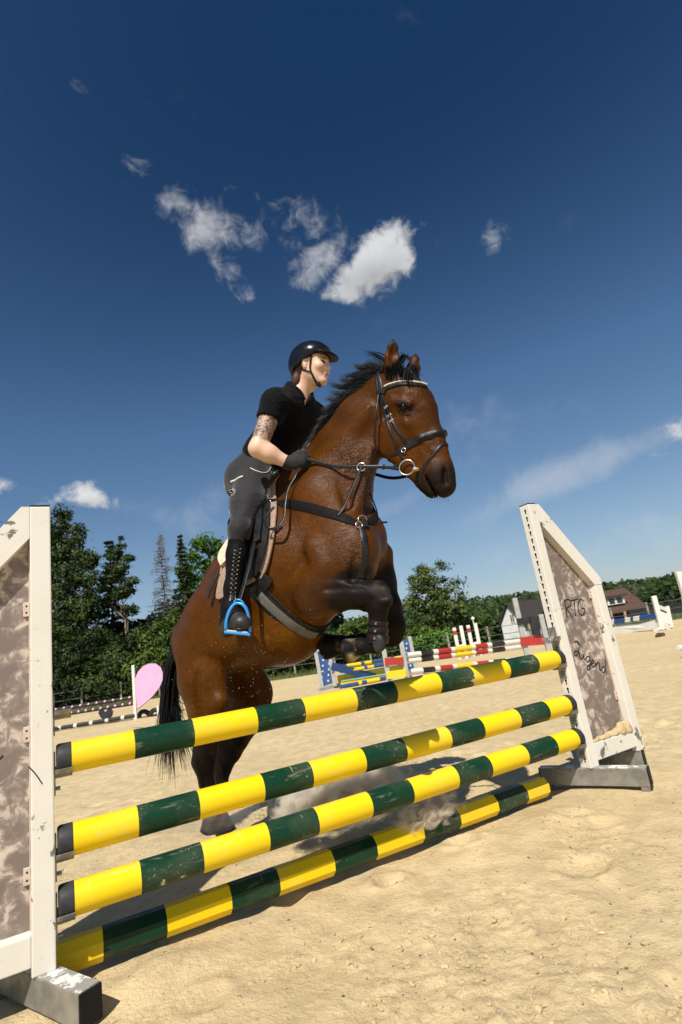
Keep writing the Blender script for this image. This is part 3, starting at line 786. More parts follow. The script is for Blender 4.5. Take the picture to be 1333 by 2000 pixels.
# trunk
H.chain(kc([(402, 1245, 0, 60, .20), (446, 1216, 0, 86, .25), (512, 1166, 0, 114, .285), (582, 1100, 0, 124, .265), (645, 1062, 0, 104, .20), (690, 1055, 0, 70, .17)]), k=.05)
H.ecap(K(545, 985), K(612, 905), .07, S(580, 950, 0, 48), .045, S(610, 905, 0, 40), k=.08)                     # withers
H.ecap(K(440, 1130), K(545, 1000), .11, S(480, 1060, 0, 40), .10, S(540, 1000, 0, 45), k=.08)                 # back
H.ecap(K(470, 1250), K(560, 1240), .20, S(500, 1250, 0, 52), .22, S(560, 1240, 0, 58), k=.08)                 # belly
# croup and quarters
for s_ in (1, -1):
    H.ecap(K(424, 1200, s_ * .12), K(393, 1272, s_ * .125), .115, .14, .115, .14, k=.05)
    H.ball(K(418, 1172, s_ * .19), (.05, .035, .05), k=.05)
H.ecap(K(430, 1175), K(378, 1240), .10, S(400, 1190, 0, 36), .06, S(362, 1235, 0, 24), k=.06)
# neck
H.chain(kc([(626, 1003, 0, 102, .170), (653, 953, 0, 79, .130), (680, 880, 0, 64, .094), (711, 825, 0, 55, .077), (745, 785, 0, 47, .070)]), k=.05)
H.ecap(K(600, 905), K(735, 745), .028, S(600, 905, 0, 20), .022, S(735, 745, 0, 16), k=.05)                   # crest
# chest / point of shoulder, both sides
for s_ in (1, -1):
    v = .135 * s_
    H.ecap(K(615, 965, .13 * s_), K(688, 1080, .155 * s_), .085, .13, .09, .125, k=.06)        # shoulder blade
    H.ball(K(690, 1078, .12 * s_), (.135, .105, .15), k=.045)                                   # point of shoulder
    H.ecap(K(705, 1110, .07 * s_), K(680, 1150, .06 * s_), .07, .075, .06, .06, k=.04)          # pectorals
def hoof(c, e):
    a, b = K(*c[:3]), K(*e[:3]); ra, rb = S(*c), S(*e); H.flat(a, b, ra, ra, rb * 1.05, rb, k=.006); H.ecap(a, a + (b - a) * .08, ra * 1.1, ra * 1.1, k=.010)
# near fore leg (right), folded
def leg(pts, k=.028): H.chain(kc(pts), k=k)
leg([(672, 1095, .165, 52, .085), (628, 1148, .185, 46, .088), (614, 1162, .185, 46, .088)], .04)
leg([(618, 1160, .185, 45, .082), (658, 1160, .18, 33.5, .072), (698, 1161, .175, 26.5, .060), (728, 1162, .17, 26, .055)], .03)
for (x_, y_, v_, r_) in ((735, 1157, .17, .056), (748, 1156, .185, .036), (752, 1172, .185, .038), (735, 1182, .17, .044), (742, 1150, .15, .040), (714, 1184, .17, .028)): H.ball(K(x_, y_, v_), (r_, r_ * .85, r_), k=.010)          # knee bones
H.ecap(K(722, 1172, .225), K(758, 1166, .205), .006, .006, .005, .005, k=.012, op='s'); H.ecap(K(724, 1190, .222), K(756, 1186, .205), .007, .007, .006, .006, k=.012, op='s')
H.ecap(K(662, 1140, .235), K(712, 1146, .215), .012, .010, .008, .008, k=.012); H.ecap(K(640, 1186, .225), K(706, 1180, .205), .012, .010, .008, .008, k=.012)      # forearm tendons
leg([(743, 1188, .17, 18, .040), (741, 1212, .165, 13.5, .030), (740, 1240, .16, 12.5, .028), (738, 1256, .155, 18, .038)], .018)
leg([(727, 1190, .17, 9, .024), (728, 1212, .165, 6.5, .018), (728, 1244, .16, 7.5, .020)], .010)                                                             # tendon
H.ball(K(728, 1264, .155), (.028, .028, .026), k=.015)
leg([(734, 1260, .155, 15.5, .035), (708, 1263, .15, 13.5, .031), (702, 1264, .15, 15, .038)], .014)
hoof((704, 1263, .15, 16), (678, 1272, .145, 25))
H.ecap(K(636, 1150, .268), K(700, 1148, .245), .009, .009, .007, .007, k=.02, op='s'); H.ecap(K(630, 1182, .268), K(690, 1178, .245), .008, .008, .006, .006, k=.018, op='s')
# far fore leg (left)
leg([(722, 1095, -.15, 52, .09), (738, 1140, -.16, 36, .07), (757, 1185, -.165, 26, .055), (770, 1222, -.165, 24)], .035)
for (x_, y_, r_) in ((766, 1215, .046), (776, 1230, .042), (772, 1244, .042), (760, 1240, .044)): H.ball(K(x_, y_, -.165), (r_, r_ * .85, r_), k=.016)
leg([(764, 1247, -.165, 16, .037), (735, 1254, -.16, 13, .028), (705, 1256, -.155, 13, .028), (690, 1257, -.15, 18, .038)], .018)
leg([(690, 1257, -.15, 16), (674, 1260, -.15, 14, .032), (668, 1261, -.15, 16, .040)], .014)
hoof((668, 1260, -.15, 18), (636, 1263, -.145, 26))
# near hind leg (right)
leg([(388, 1262, .14, 52, .10), (392, 1325, .16, 48, .085), (402, 1385, .165, 36, .065), (405, 1430, .16, 26, .052)], .05)
leg([(400, 1330, .16, 45, .08), (430, 1370, .17, 20, .05)], .05)
leg([(405, 1400, .165, 34, .062), (403, 1458, .155, 25, .048), (399, 1492, .15, 23, .046)], .03)
H.ecap(K(388, 1455, .155), K(383, 1488, .15), .018, .018, .022, .024, k=.03)
leg([(398, 1492, .15, 23, .046), (405, 1530, .14, 16, .036), (415, 1568, .13, 14, .034), (419, 1583, .13, 16, .038)], .02)
leg([(419, 1584, .13, 14.5, .036), (414, 1600, .13, 13, .034), (411, 1606, .13, 14, .04)], .014)
hoof((412, 1602, .13, 14), (409, 1624, .13, 18))
# far hind leg (left)
leg([(425, 1262, -.13, 50, .10), (470, 1325, -.15, 50, .085), (486, 1360, -.16, 46, .075), (478, 1395, -.16, 36, .06), (462, 1440, -.155, 26, .05)], .05)
leg([(480, 1345, -.15, 40, .075), (508, 1350, -.16, 25, .05)], .05)
leg([(475, 1400, -.16, 34, .062), (449, 1462, -.15, 25, .048), (434, 1492, -.145, 23, .046)], .03)
leg([(434, 1492, -.145, 22, .045), (431, 1530, -.135, 15, .035), (429, 1572, -.12, 13.5, .033), (429, 1590, -.12, 16.5, .039)], .02)
leg([(429, 1590, -.12, 15, .037), (434, 1606, -.12, 14, .035), (436, 1611, -.12, 15, .042)], .014)
hoof((435, 1607, -.12, 15), (443, 1630, -.12, 21))
# grooves: flank fold, girth, jugular
H.ecap(K(395, 1180, .30), K(400, 1270, .31), .02, .045, .02, .04, k=.05, op='s')
H.ecap(K(400, 1270, .31), K(445, 1320, .30), .02, .04, .02, .03, k=.04, op='s')
for s_ in (1, -1):
    H.ecap(K(705, 985, s_ * .16), K(735, 880, s_ * .115), .012, .02, .012, .02, k=.035, op='s')
# muscle relief on the shoulder, forearm, neck and quarters, both sides
for s_ in (1, -1):
    def cut(a, b, ra, rb, k): H.ecap(K(a[0], a[1], s_ * a[2]), K(b[0], b[1], s_ * b[2]), ra, ra, rb, rb, k=k, op='s')
    def add(a, b, ra, rb, k): H.ecap(K(a[0], a[1], s_ * a[2]), K(b[0], b[1], s_ * b[2]), ra[0], ra[1], rb[0], rb[1], k=k)
    add((612, 1068, .235), (632, 1105, .235), (.038, .05), (.036, .045), .04)          # triceps
    add((648, 1008, .165), (676, 1062, .19), (.032, .04), (.040, .05), .04)            # over the shoulder joint
    add((628, 902, .10), (722, 802, .085), (.014, .028), (.012, .022), .04)            # crest muscle
    add((722, 880, .080), (694, 985, .126), (.012, .018), (.024, .034), .05)           # long muscle from the jaw to the shoulder
    cut((700, 1050, .255), (690, 1130, .215), .018, .016, .030)
    cut((596, 1012, .315), (645, 1090, .315), .015, .018, .040)
    cut((575, 1030, .350), (594, 1120, .345), .020, .022, .045); cut((594, 1120, .345), (604, 1165, .315), .022, .016, .035)
    cut((604, 1122, .325), (650, 1108, .305), .014, .014, .022); cut((650, 1108, .305), (702, 1118, .285), .014, .010, .022)
    cut((664, 900, .128), (680, 985, .165), .013, .016, .035)
    cut((384, 1320, .255), (392, 1400, .228), .010, .009, .035)
    cut((408, 1290, .285), (424, 1350, .255), .010, .010, .035)
    add((430, 1368, .185), (428, 1385, .18), (.030, .038), (.026, .034), .03)          # stifle
    for q in range(5): cut((505 + 13 * q, 1150 - 14 * q, .345 - .004 * q), (545 + 13 * q, 1235 - 10 * q, .325), .006, .006, .05)      # hint of ribs
# ---- head
H.chain(kc([(758, 758, 0, 40, .075), (795, 790, 0, 40, .092), (815, 832, 0, 33, .075), (840, 880, 0, 27, .055), (858, 925, 0, 25, .05)]), k=.03)
H.ecap(K(790, 750, -.005), K(826, 778, -.01), .080, S(800, 755, 0, 26), .070, S(826, 778, 0, 20), k=.03)
H.chain(kc([(772, 850, 0, 36, .055), (805, 890, 0, 30, .045), (842, 938, 0, 26, .042)]), k=.03)
H.chain(kc([(800, 775, 0, 30, .078), (832, 800, 0, 20, .055), (850, 850, 0, 15, .035), (868, 905, 0, 14, .032)]), k=.03)         # forehead and nasal bone
for s_ in (1, -1):
    H.ecap(K(765, 842, .050 * s_), K(775, 862, .045 * s_), .034, S(765, 842, 0, 42), .034, S(775, 860, 0, 34), k=.022)              # jowl
    H.chain([(K(760, 875, .035 * s_), .022, S(760, 875, 0, 18)), (K(800, 915, .025 * s_), .02, S(800, 915, 0, 13)), (K(832, 945, .015 * s_), .02, S(832, 945, 0, 13))], k=.02)
    H.ecap(K(772, 782, .085 * s_), K(800, 788, .088 * s_), .014, .017, .014, .015, k=.02)                                           # brow
    H.ecap(K(792, 826, .078 * s_), K(828, 866, .060 * s_), .010, .011, .007, .008, k=.018)                                          # facial crest
    H.ball(K(852, 925, .042 * s_), (.035, .026, .05), k=.02)                                                                        # nostril wing
H.ball(K(860, 936, 0), (.074, .054, .082), k=.03)
H.ball(K(868, 953, 0), (.050, .048, .042), k=.025)                                                                                  # upper lip
H.ecap(K(830, 948), K(843, 961), .034, .026, .034, .030, k=.015)                                                                    # lower lip and chin
H.ecap(K(834, 938, .06), K(856, 974, .02), .06, .005, .06, .004, k=.01, op='s')                                                     # mouth line
for s_ in (1, -1):
    H.ecap(K(866, 918, .062 * s_), K(869, 940, .056 * s_), .030, .011, .028, .016, k=.006, op='s'); H.ecap(K(861, 912, .058 * s_), K(858, 938, .056 * s_), .010, .009, .010, .008, k=.010)                                  # nostril
    H.ball(K(789, 795, .103 * s_), (.026, .013, .017), k=.012, op='s')                                                              # eye socket
    H.ball(K(774, 768, .102 * s_), (.022, .012, .018), k=.020, op='s')                                                              # hollow above the eye
    H.ecap(K(818, 805, .086 * s_), K(846, 868, .060 * s_), .012, .012, .010, .010, k=.025, op='s')
    H.ecap(K(727, 800, .098 * s_), K(738, 880, .085 * s_), .012, .014, .012, .014, k=.020, op='s')                               # behind the jaw
    H.ecap(K(778, 806, .100 * s_), K(806, 812, .092 * s_), .006, .006, .006, .006, k=.012, op='s')
    H.ecap(K(800, 840, .085 * s_), K(838, 885, .060 * s_), .010, .014, .008, .010, k=.020, op='s')
    H.ecap(K(776, 788, .100 * s_), K(802, 793, .096 * s_), .006, .0055, .005, .005, k=.008)
    H.ecap(K(778, 802, .099 * s_), K(800, 804, .095 * s_), .005, .0045, .004, .004, k=.008)
# ears
for (bx, by, tx, ty, v, lean) in ((763, 722, 769, 664, .055, 1), (806, 738, 812, 692, -.055, -1)):
    b = K(bx, by, v); t = K(tx, ty, v * 1.25); m_ = b * .5 + t * .5
    H.chain([(b - (t - b) * .25, .026, .030), (b, .028, .032), (b * .62 + t * .38, .034, .039), (b * .25 + t * .75, .022, .027), (t, .006, .007)], k=.012)
    off = np.array([.026, -.026 * lean, .0])
    H.chain([(b * .85 + t * .15 + off, .016, .018), (b * .55 + t * .45 + off, .027, .030), (b * .20 + t * .80 + off * .75, .013, .016)], k=.008, op='s')
def horse_colors(V):
    base = np.array([.068, .0205, .0007]); dark = np.array([.0048, .0036, .0030]); belly = np.array([.140, .050, .0026]); red = np.array([.094, .030, .0011])
    c = np.repeat(base[None], len(V), 0)
    n1 = fbm(V[:, 0] * 3, V[:, 1] * 3, V[:, 2] * 3, 4, 21); n2 = fbm(V[:, 0] * 14, V[:, 1] * 14, V[:, 2] * 14, 3, 31)
    def mixin(t, col):
        nonlocal c; t = np.clip(t, 0, 1)[:, None]; c = c * (1 - t) + np.asarray(col)[None] * t
    mixin(.5 + 1.6 * n1, red * .85)
    # distances to landmark segments
    def seg(p, q):
        p = np.array(p); q = np.array(q); d = q - p; t = np.clip(((V - p) @ d) / (d @ d), 0, 1); return np.linalg.norm(V - p - t[:, None] * d, axis=1), t
    d, _ = seg(K(480, 1260, .0), K(580, 1235, .0)); mixin(.75 * (1 - sm(d, .12, .34)), belly)
    d, _ = seg(K(412, 1150), K(560, 960)); mixin(.7 * (1 - sm(d, .05, .20)), base * .45)            # darker along the back
    d, _ = seg(K(610, 900), K(730, 760)); mixin(.55 * (1 - sm(d, .03, .16)), base * .4)  # dark shading of neck top and shoulder painted into the coat
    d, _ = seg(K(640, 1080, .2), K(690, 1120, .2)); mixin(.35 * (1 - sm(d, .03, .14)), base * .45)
    d, _ = seg(K(600, 1010, .25), K(650, 1050, .22)); mixin(.4 * (1 - sm(d + .1 * n1, .02, .13)), np.array([.115, .042, .009]))
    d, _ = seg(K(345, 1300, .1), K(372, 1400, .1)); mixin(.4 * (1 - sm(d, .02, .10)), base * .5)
    # black points: lower legs
    for pts in ([(688, 1160, .18), (730, 1160, .17), (737, 1205, .165), (737, 1258, .155), (690, 1268, .15)],
                [(742, 1135, -.16), (770, 1222, -.165), (735, 1254, -.16), (690, 1256, -.15), (646, 1263, -.145)],
                [(401, 1452, .155), (396, 1495, .15), (415, 1568, .13), (409, 1617, .13)],
                [(470, 1405, -.155), (437, 1490, -.145), (430, 1572, -.12), (441, 1623, -.12)]):
        dm = np.min([seg(K(*a), K(*b))[0] for a, b in zip(pts[:-1], pts[1:])], 0)
        rin = .085 if len(pts) == 5 else .075; n1 = n1 * (1.0 if len(pts) == 5 else .6)
        mixin(1 - sm(dm + .07 * n2 + .05 * n1, rin + .015, rin + .05), dark)
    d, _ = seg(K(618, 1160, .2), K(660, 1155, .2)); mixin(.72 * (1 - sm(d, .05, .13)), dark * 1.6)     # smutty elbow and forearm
    d, _ = seg(K(690, 1268, .15), K(686, 1270, .145)); mixin((1 - sm(d, .045, .062)) * sm(n2, -.18, .1), np.array([.40, .31, .19]))
    d, _ = seg(K(666, 1264, -.15), K(646, 1263, -.145)); mixin((1 - sm(d, .05, .066)) * sm(n2, -.02, .2) * .8, np.array([.34, .27, .16]))
    d, _ = seg(K(725, 1142, .19), K(752, 1160, .19)); mixin(.6 * (1 - sm(d, .02, .05)) * sm(n2, -.05, .12), np.array([.040, .035, .030]))     # dusty hair on the knee, its highlight put into the colour
    # muzzle, eye surround, ear rims, throat
    d, _ = seg(K(868, 945, .0), K(845, 965, .0)); mixin(.95 * (1 - sm(d + .02 * n1, .075, .15)), np.array([.0075, .0055, .0045]))
    for s_ in (1, -1):
        d, _ = seg(K(782, 792, .1 * s_), K(800, 800, .1 * s_)); mixin(.85 * (1 - sm(d, .012, .045)), dark)
    d, _ = seg(K(830, 770), K(862, 880)); mixin(.45 * (1 - sm(d + .02 * n1, .03, .085)), base * .35)
    d, _ = seg(K(812, 772, .0), K(838, 790, 0)); 
    d, _ = seg(K(760, 715, .06), K(769, 664, .07)); 
    d2, t2 = seg(K(760, 722, .055), K(769, 662, .07)); mixin(.75 * (1 - sm(d2, .05, .06)) * sm(t2, .35, 1.0), dark)
    d2, t2 = seg(K(805, 728, -.062), K(811, 692, -.078)); mixin(.6 * (1 - sm(d2, .05, .06)) * sm(t2, .2, 1.0), dark)
    d, _ = seg(K(600, 890), K(742, 735)); mixin(.9 * (1 - sm(d, .015, .05)), dark)                      # roots of the mane
    # inner sides of the far leg and groin
    return np.clip(c * (1 + .6 * n2[:, None]), .0006, 1)
def horse_material():
    m, N, L, bs = nodes_of('bay_coat')
    at = N.new('ShaderNodeVertexColor'); at.layer_name = 'coat'
    v = tex_coord(N, L); vh = tex_coord(N, L, (1, 1, 2.2))
    big = noise(N, L, v, 5, 5, .6); hair = noise(N, L, tex_coord(N, L, (90, 90, 26)), 6, 3, .6); wr = noise(N, L, vh, 24, 5, .66, 1.7)
    sweat = noise(N, L, v, 3.2, 4, .6)
    c = mixc(N, L, ramp(N, L, big, [(.35, .45), (.65, 0)]), at.outputs[0], (.0, .0, .0))
    c = mixc(N, L, mth(N, L, 'MULTIPLY', ramp(N, L, hair, [(.5, 0), (.75, 1)]), .28), c, (.17, .06, .010), 'MIX')
    c = mixc(N, L, .72, c, at.outputs[0])
    h1 = noise(N, L, tex_coord(N, L, (1, 1, .45)), 95, 3, .7); h2 = noise(N, L, v, 210, 2, .6)
    sp = mth(N, L, 'ADD', mth(N, L, 'MULTIPLY', h1, .6), mth(N, L, 'MULTIPLY', h2, .4))
    c = mixc(N, L, 1.0, c, ramp(N, L, sp, [(.32, .66), (.50, 1.0), (.68, 1.38)]), 'MULTIPLY')
    L.new(c, bs.inputs['Base Color'])
    lum = N.new('ShaderNodeRGBToBW'); L.new(at.outputs[0], lum.inputs[0])
    rg = mth(N, L, 'ADD', ramp(N, L, sweat, [(.38, .27), (.62, .50)]), ramp(N, L, lum.outputs[0], [(.008, .14), (.05, 0)]))
    regn = N.new('ShaderNodeAttribute'); regn.attribute_name = 'wrinkle'
    L.new(mth(N, L, 'MAXIMUM', mth(N, L, 'SUBTRACT', rg, mth(N, L, 'MULTIPLY', regn.outputs['Fac'], .12)), .2), bs.inputs['Roughness'])
    L.new(mth(N, L, 'ADD', mth(N, L, 'MULTIPLY', regn.outputs['Fac'], .36), .12), bs.inputs['Specular IOR Level'])
    bs.inputs['Sheen Weight'].default_value = .0
    # neck and shoulder skin wrinkles where the coat is wet: masked by region attribute
    reg = N.new('ShaderNodeAttribute'); reg.attribute_name = 'wrinkle'
    w = mth(N, L, 'MULTIPLY', wr, reg.outputs['Fac'])
    b = add_bump(N, L, None, w, .85, .024)
    vn = noise(N, L, tex_coord(N, L, (1, 1, 1)), 9, 3, .5, 2.2); vein = ramp(N, L, vn, [(.455, 0), (.495, 1), (.505, 1), (.545, 0)])
    b = add_bump(N, L, None, mth(N, L, 'MULTIPLY', vein, ramp(N, L, big, [(.45, 0), (.62, 1)])), .22, .008, b)
    b = add_bump(N, L, None, noise(N, L, v, 34, 4, .6), .12, .010, b)
    b = add_bump(N, L, None, big, .30, .035, b)
    b = add_bump(N, L, None, h1, .25, .006, b); add_bump(N, L, bs, hair, .12, .004, b)
    return m
HORSE = empty('horse', HP, HROT); tag(HORSE, 'bay horse leaping over the striped jump with its forelegs folded', 'horse')
def build_horse_body():
    V, Fc = H.mesh(HORSE_RES, smooth=1)
    o = mesh_obj('body', V, Fc, horse_material(), HORSE, smooth=True)
    set_color(o, 'coat', horse_colors(V))
    def dseg(p, q):
        d = q - p; t = np.clip(((V - p) @ d) / (d @ d), 0, 1); return np.linalg.norm(V - p - t[:, None] * d, axis=1)
    w = np.maximum(1 - sm(dseg(K(640, 980, .1), K(690, 940, .1)), .08, .28), .8 * (1 - sm(dseg(K(640, 1040, .15), K(660, 1080, .2)), .05, .25)))
    w = np.maximum(w, .6 * (1 - sm(dseg(K(615, 1140, .2), K(630, 1190, .2)), .03, .13)))
    w = np.clip(w * (.5 + 2 * fbm(V[:, 0] * 5, V[:, 1] * 5, V[:, 2] * 5, 3, 3)), .03, 1)
    a = o.data.attributes.new('wrinkle', 'FLOAT', 'POINT'); a.data.foreach_set('value', w.astype(np.float32))
    return o
HORSE_RES = .0078
HBODY = build_horse_body()

# ---------------------------------------------------------------- rider (same frame as the horse)
RO = K(505, 985, 0)                                  # seat: the rider's own origin, in the horse frame
_ro = HP + HX * RO[0] + HY * RO[1] + Vector((0, 0, RO[2]))
RIDER = empty('person', _ro, HROT); tag(RIDER, 'rider in black shirt and helmet leaning forward over the bay horse', 'person')
def flip(p): return np.array([p[0], -p[1], p[2]])
# joints, right side first
J = dict(pel=K(500, 935), waist=K(521, 888), rib=K(556, 835), ches=K(574, 798), neck=K(588, 770), nk2=K(603, 744),
         sh=K(537, 786, .185), el=K(504, 876, .27), wr=K(566, 905, .165), hip=K(497, 940, .10), kn=K(468, 1035, .335), an=K(451, 1188, .36))
J['sh_l'] = flip(J['sh']) + [.02, 0, .02]; J['el_l'] = flip(J['el']) + [.05, .03, -.02]; J['wr_l'] = flip(J['wr']) + [.05, .03, .035]
J['hip_l'], J['kn_l'], J['an_l'] = flip(J['hip']), flip(J['kn']) + [0, 0, .05], flip(J['an']) + [-.05, 0, .14]
def torso(D, g=0.0, k=.05):
    D.chain([(J['pel'], .155 + g, .115 + g), (J['waist'], .128 + g, .100 + g), (J['rib'], .145 + g, .112 + g), (J['ches'], .150 + g, .095 + g)], k=k)
    D.ecap(J['sh'] * .93 + J['ches'] * .07, J['sh_l'] * .93 + J['ches'] * .07, .062 + g, .062 + g, k=.06)
    for s_ in (1, -1):
        c = J['rib'] + np.array([.075, -.062 * s_, .03]); D.ball(c, (.062 + g, .062 + g, .062 + g), k=.05)
        D.ball(J['pel'] + np.array([-.035, -.075 * s_, -.015]), (.105 + g, .095 + g, .115 + g), k=.05)
def arm(D, sh, el, wr, g=0.0, lo=0.0, hi=1.0):
    D.ecap(sh, el, .058 + g, .060 + g, .044 + g, .046 + g, k=.04)
    D.chain([(el, .043 + g, .044 + g), (el * .65 + wr * .35, .044 + g, .045 + g), (wr, .027 + g, .030 + g)], k=.03)
def legs(D, g=0.0, lower=True):
    for hip, kn, an in ((J['hip'], J['kn'], J['an']), (J['hip_l'], J['kn_l'], J['an_l'])):
        D.chain([(hip, .098 + g, .108 + g), (hip * .5 + kn * .5, .074 + g, .084 + g), (kn, .041 + g, .045 + g)], k=.05)
        D.ball(kn, .043 + g, k=.03)
        if lower: D.chain([(kn, .038 + g, .042 + g), (kn * .68 + an * .32, .037 + g, .041 + g), (an, .028 + g, .032 + g)], k=.03)
def foot(D, an, s_, g=0.0):
    heel = an + np.array([-.042, .010 * s_, -.088]); toe = an + np.array([.105, -.040 * s_, -.084])
    D.chain([(an, .034 + g, .040 + g), (an + [-.012, 0, -.055], .033 + g, .040 + g)], k=.03)
    D.chain([(heel, .028 + g, .032 + g), (an * .5 + toe * .5 + [0, 0, -.028], .034 + g, .038 + g), (toe, .036 + g, .026 + g)], k=.03)
# ---- head frame: face looks ahead, a little away from the camera and slightly up
_hf = np.array([math.cos(R(6)), math.sin(R(6)), -.20]); _hf /= np.linalg.norm(_hf)
_hl = np.cross([0, 0, 1.0], _hf); _hl /= np.linalg.norm(_hl); _hu = np.cross(_hf, _hl)
HC = K(612, 716, 0)                                   # centre of the head
def hp(f, l, u): return HC + _hf * f + _hl * l + _hu * u
HM = np.array([_hf, _hl, _hu])
def head(D):
    D.ball(hp(-.012, 0, .035), (.098, .074, .090), k=.03, rot=HM)
    D.ball(hp(.028, 0, -.030), (.062, .058, .085), k=.035, rot=HM)                    # face
    D.ecap(hp(-.005, .045, -.055), hp(.060, .012, -.100), .018, .020, .016, .015, k=.03); D.ecap(hp(-.005, -.045, -.055), hp(.060, -.012, -.100), .018, .020, .016, .015, k=.03)
    D.ball(hp(.073, 0, -.100), (.017, .020, .015), k=.02, rot=HM)                     # chin
    D.ecap(hp(.084, 0, .012), hp(.104, 0, -.026), .007, .008, .012, .011, k=.012)     # nose
    for s_ in (1, -1):
        D.ball(hp(.090, .012 * s_, -.033), (.010, .008, .007), k=.008, rot=HM)
        D.ecap(hp(.083, .012 * s_, .022), hp(.066, .044 * s_, .020), .007, .008, .006, .007, k=.014)     # brow
        D.ball(hp(.060, .040 * s_, -.024), (.024, .020, .020), k=.02, rot=HM)         # cheek
        D.ball(hp(.094, .030 * s_, .004), (.016, .014, .009), k=.012, op='s', rot=HM)   # eye socket
        D.ball(hp(.0725, .030 * s_, .003), .0125, k=.003)                              # eyeball in its lid
        D.ecap(hp(-.016, .078 * s_, .010), hp(-.010, .074 * s_, -.032), .010, .019, .008, .011, k=.005)       # ear
        D.ball(hp(-.002, .082 * s_, -.002), (.008, .006, .014), k=.005, op='s', rot=HM)
    D.ecap(hp(.088, .017, -.058), hp(.088, -.017, -.058), .006, .0055, k=.008); D.ecap(hp(.086, .014, -.069), hp(.086, -.014, -.069), .006, .006, k=.008)
    D.ecap(hp(.098, .022, -.0635), hp(.098, -.022, -.0635), .003, .0018, k=.003, op='s')
    D.ecap(J['neck'] + [-.015, 0, -.01], hp(-.015, 0, -.05), .056, .058, .050, .054, k=.035)
def hand(D, wr, s_, g=0.0, kk=.010):
    """closed fist round the rein: palm, four curled fingers, thumb on top"""
    a = np.array([.97, .18 * s_, .05]); a /= np.linalg.norm(a)          # along the forearm
    up = np.array([-.05, -.25 * s_, .96]); up -= a * up.dot(a); up /= np.linalg.norm(up); inn = np.cross(up, a) * (1 if s_ > 0 else -1)   # inn: towards the horse's midline
    if s_ > 0: inn = -np.cross(a, up) * -1
    inn = np.array([0, 1.0 * s_, 0]) - a * (np.array([0, 1.0 * s_, 0]).dot(a)); inn /= np.linalg.norm(inn)
    D.chain([(wr, .026 + g, .029 + g), (wr + a * .035, .019 + g, .034 + g), (wr + a * .075, .018 + g, .040 + g)], lat=inn, k=.02)
    for i, u in enumerate((.033, .011, -.011, -.031)):
        L_ = (.030, .034, .031, .025)[i]; kn = wr + a * (.082 - .004 * abs(i - 1)) + up * u
        p1 = kn + a * .020 * 1 + inn * .012; p2 = p1 + inn * L_ * .85 - a * .008; p3 = p2 - a * .030
        D.chain([(kn, .0095 + g, .0095 + g), (p1, .0092 + g, .0092 + g), (p2, .0085 + g, .0085 + g), (p3, .0078 + g, .0078 + g)], k=.006)
    t0 = wr + a * .035 + up * .032 + inn * .008
    D.chain([(t0, .012 + g, .012 + g), (t0 + a * .030 + up * .012 + inn * .006, .0105 + g, .0105 + g), (t0 + a * .058 + up * .004 + inn * .016, .009 + g, .009 + g)], k=.008)
    return a, up, inn
def rob(name, D, res, mat, smooth=1, parent=None):
    V, Fc = D.mesh(res, smooth=smooth); o = mesh_obj(name, V - RO, Fc, mat, parent or RIDER, smooth=True); return o, V
def skin_mat():
    m, N, L, bs = nodes_of('rider_skin'); at = N.new('ShaderNodeVertexColor'); at.layer_name = 'skin'
    v = tex_coord(N, L); t = N.new('ShaderNodeAttribute'); t.attribute_name = 'tattoo'
    a = noise(N, L, v, 34, 6, .7, 2.2); b = noise(N, L, v, 85, 3, .6, 1.5)
    ink = mth(N, L, 'ADD', mth(N, L, 'MULTIPLY', a, .75), mth(N, L, 'MULTIPLY', b, .3))
    ik = ramp(N, L, ink, [(.42, .95), (.51, .85), (.57, .22), (.68, .65)])
    c = mixc(N, L, mth(N, L, 'MULTIPLY', ik, t.outputs['Fac']), at.outputs[0], (.035, .037, .037))
    L.new(c, bs.inputs['Base Color']); bs.inputs['Roughness'].default_value = .48; bs.inputs['Specular IOR Level'].default_value = .4
    bs.inputs['Subsurface Weight'].default_value = .05; bs.inputs['Subsurface Radius'].default_value = (.012, .005, .003); bs.inputs['Subsurface Scale'].default_value = .5
    add_bump(N, L, bs, noise(N, L, v, 220, 3, .6), .06, .002); return m
def cloth_mat(name, col, rough=.75, fold=.5, scale=16, fine=900, sheen=.15, spec=.2):
    m, N, L, bs = nodes_of(name); v = tex_coord(N, L); w = noise(N, L, tex_coord(N, L, (1, 1, 1.6)), scale, 3, .5, 1.0); f = noise(N, L, v, fine, 2, .5)
    L.new(ramp(N, L, w, [(.3, tuple(c * .75 for c in col)), (.7, col)]), bs.inputs['Base Color'])
    bs.inputs['Roughness'].default_value = rough; bs.inputs['Sheen Weight'].default_value = sheen; bs.inputs['Specular IOR Level'].default_value = spec
    b = add_bump(N, L, None, w, fold, .02); add_bump(N, L, bs, f, .12, .001, b); return m
M_SHIRT = cloth_mat('black_jersey', (.005, .005, .006), .85, .55, 14, spec=.07, sheen=.05)
M_BREECH = cloth_mat('charcoal_breeches', (.0135, .0125, .0145), .7, .45, 11, sheen=.25)
M_LEATHER = MAT('black_leather', (.007, .007, .0075), .42, (.013, .0125, .0125), 30, spec=.3, bump=.12, bscale=160, bdist=.002)
M_BOOT = MAT('black_boot_leather', (.0042, .0042, .0045), .6, (.007, .007, .007), 30, bump=.15, bscale=90, bdist=.003, spec=.1)
M_LEATHER_DUSTY = MAT('dusty_black_leather', (.030, .028, .026), .55, (.012, .012, .012), 26, lo=.40, hi=.72, bump=.2, bscale=120, bdist=.003)
M_BROWNLEATHER = MAT('dark_brown_leather', (.022, .0105, .0065), .5, (.011, .006, .004), 20, spec=.2, bump=.1, bscale=150)
M_GLOVE = cloth_mat('black_glove', (.018, .018, .020), .7, .3, 40)
M_HELMET = MAT('gloss_black_helmet', (.004, .004, .0045), .24, (.006, .006, .0065), 8, coat=.25, spec=.3)
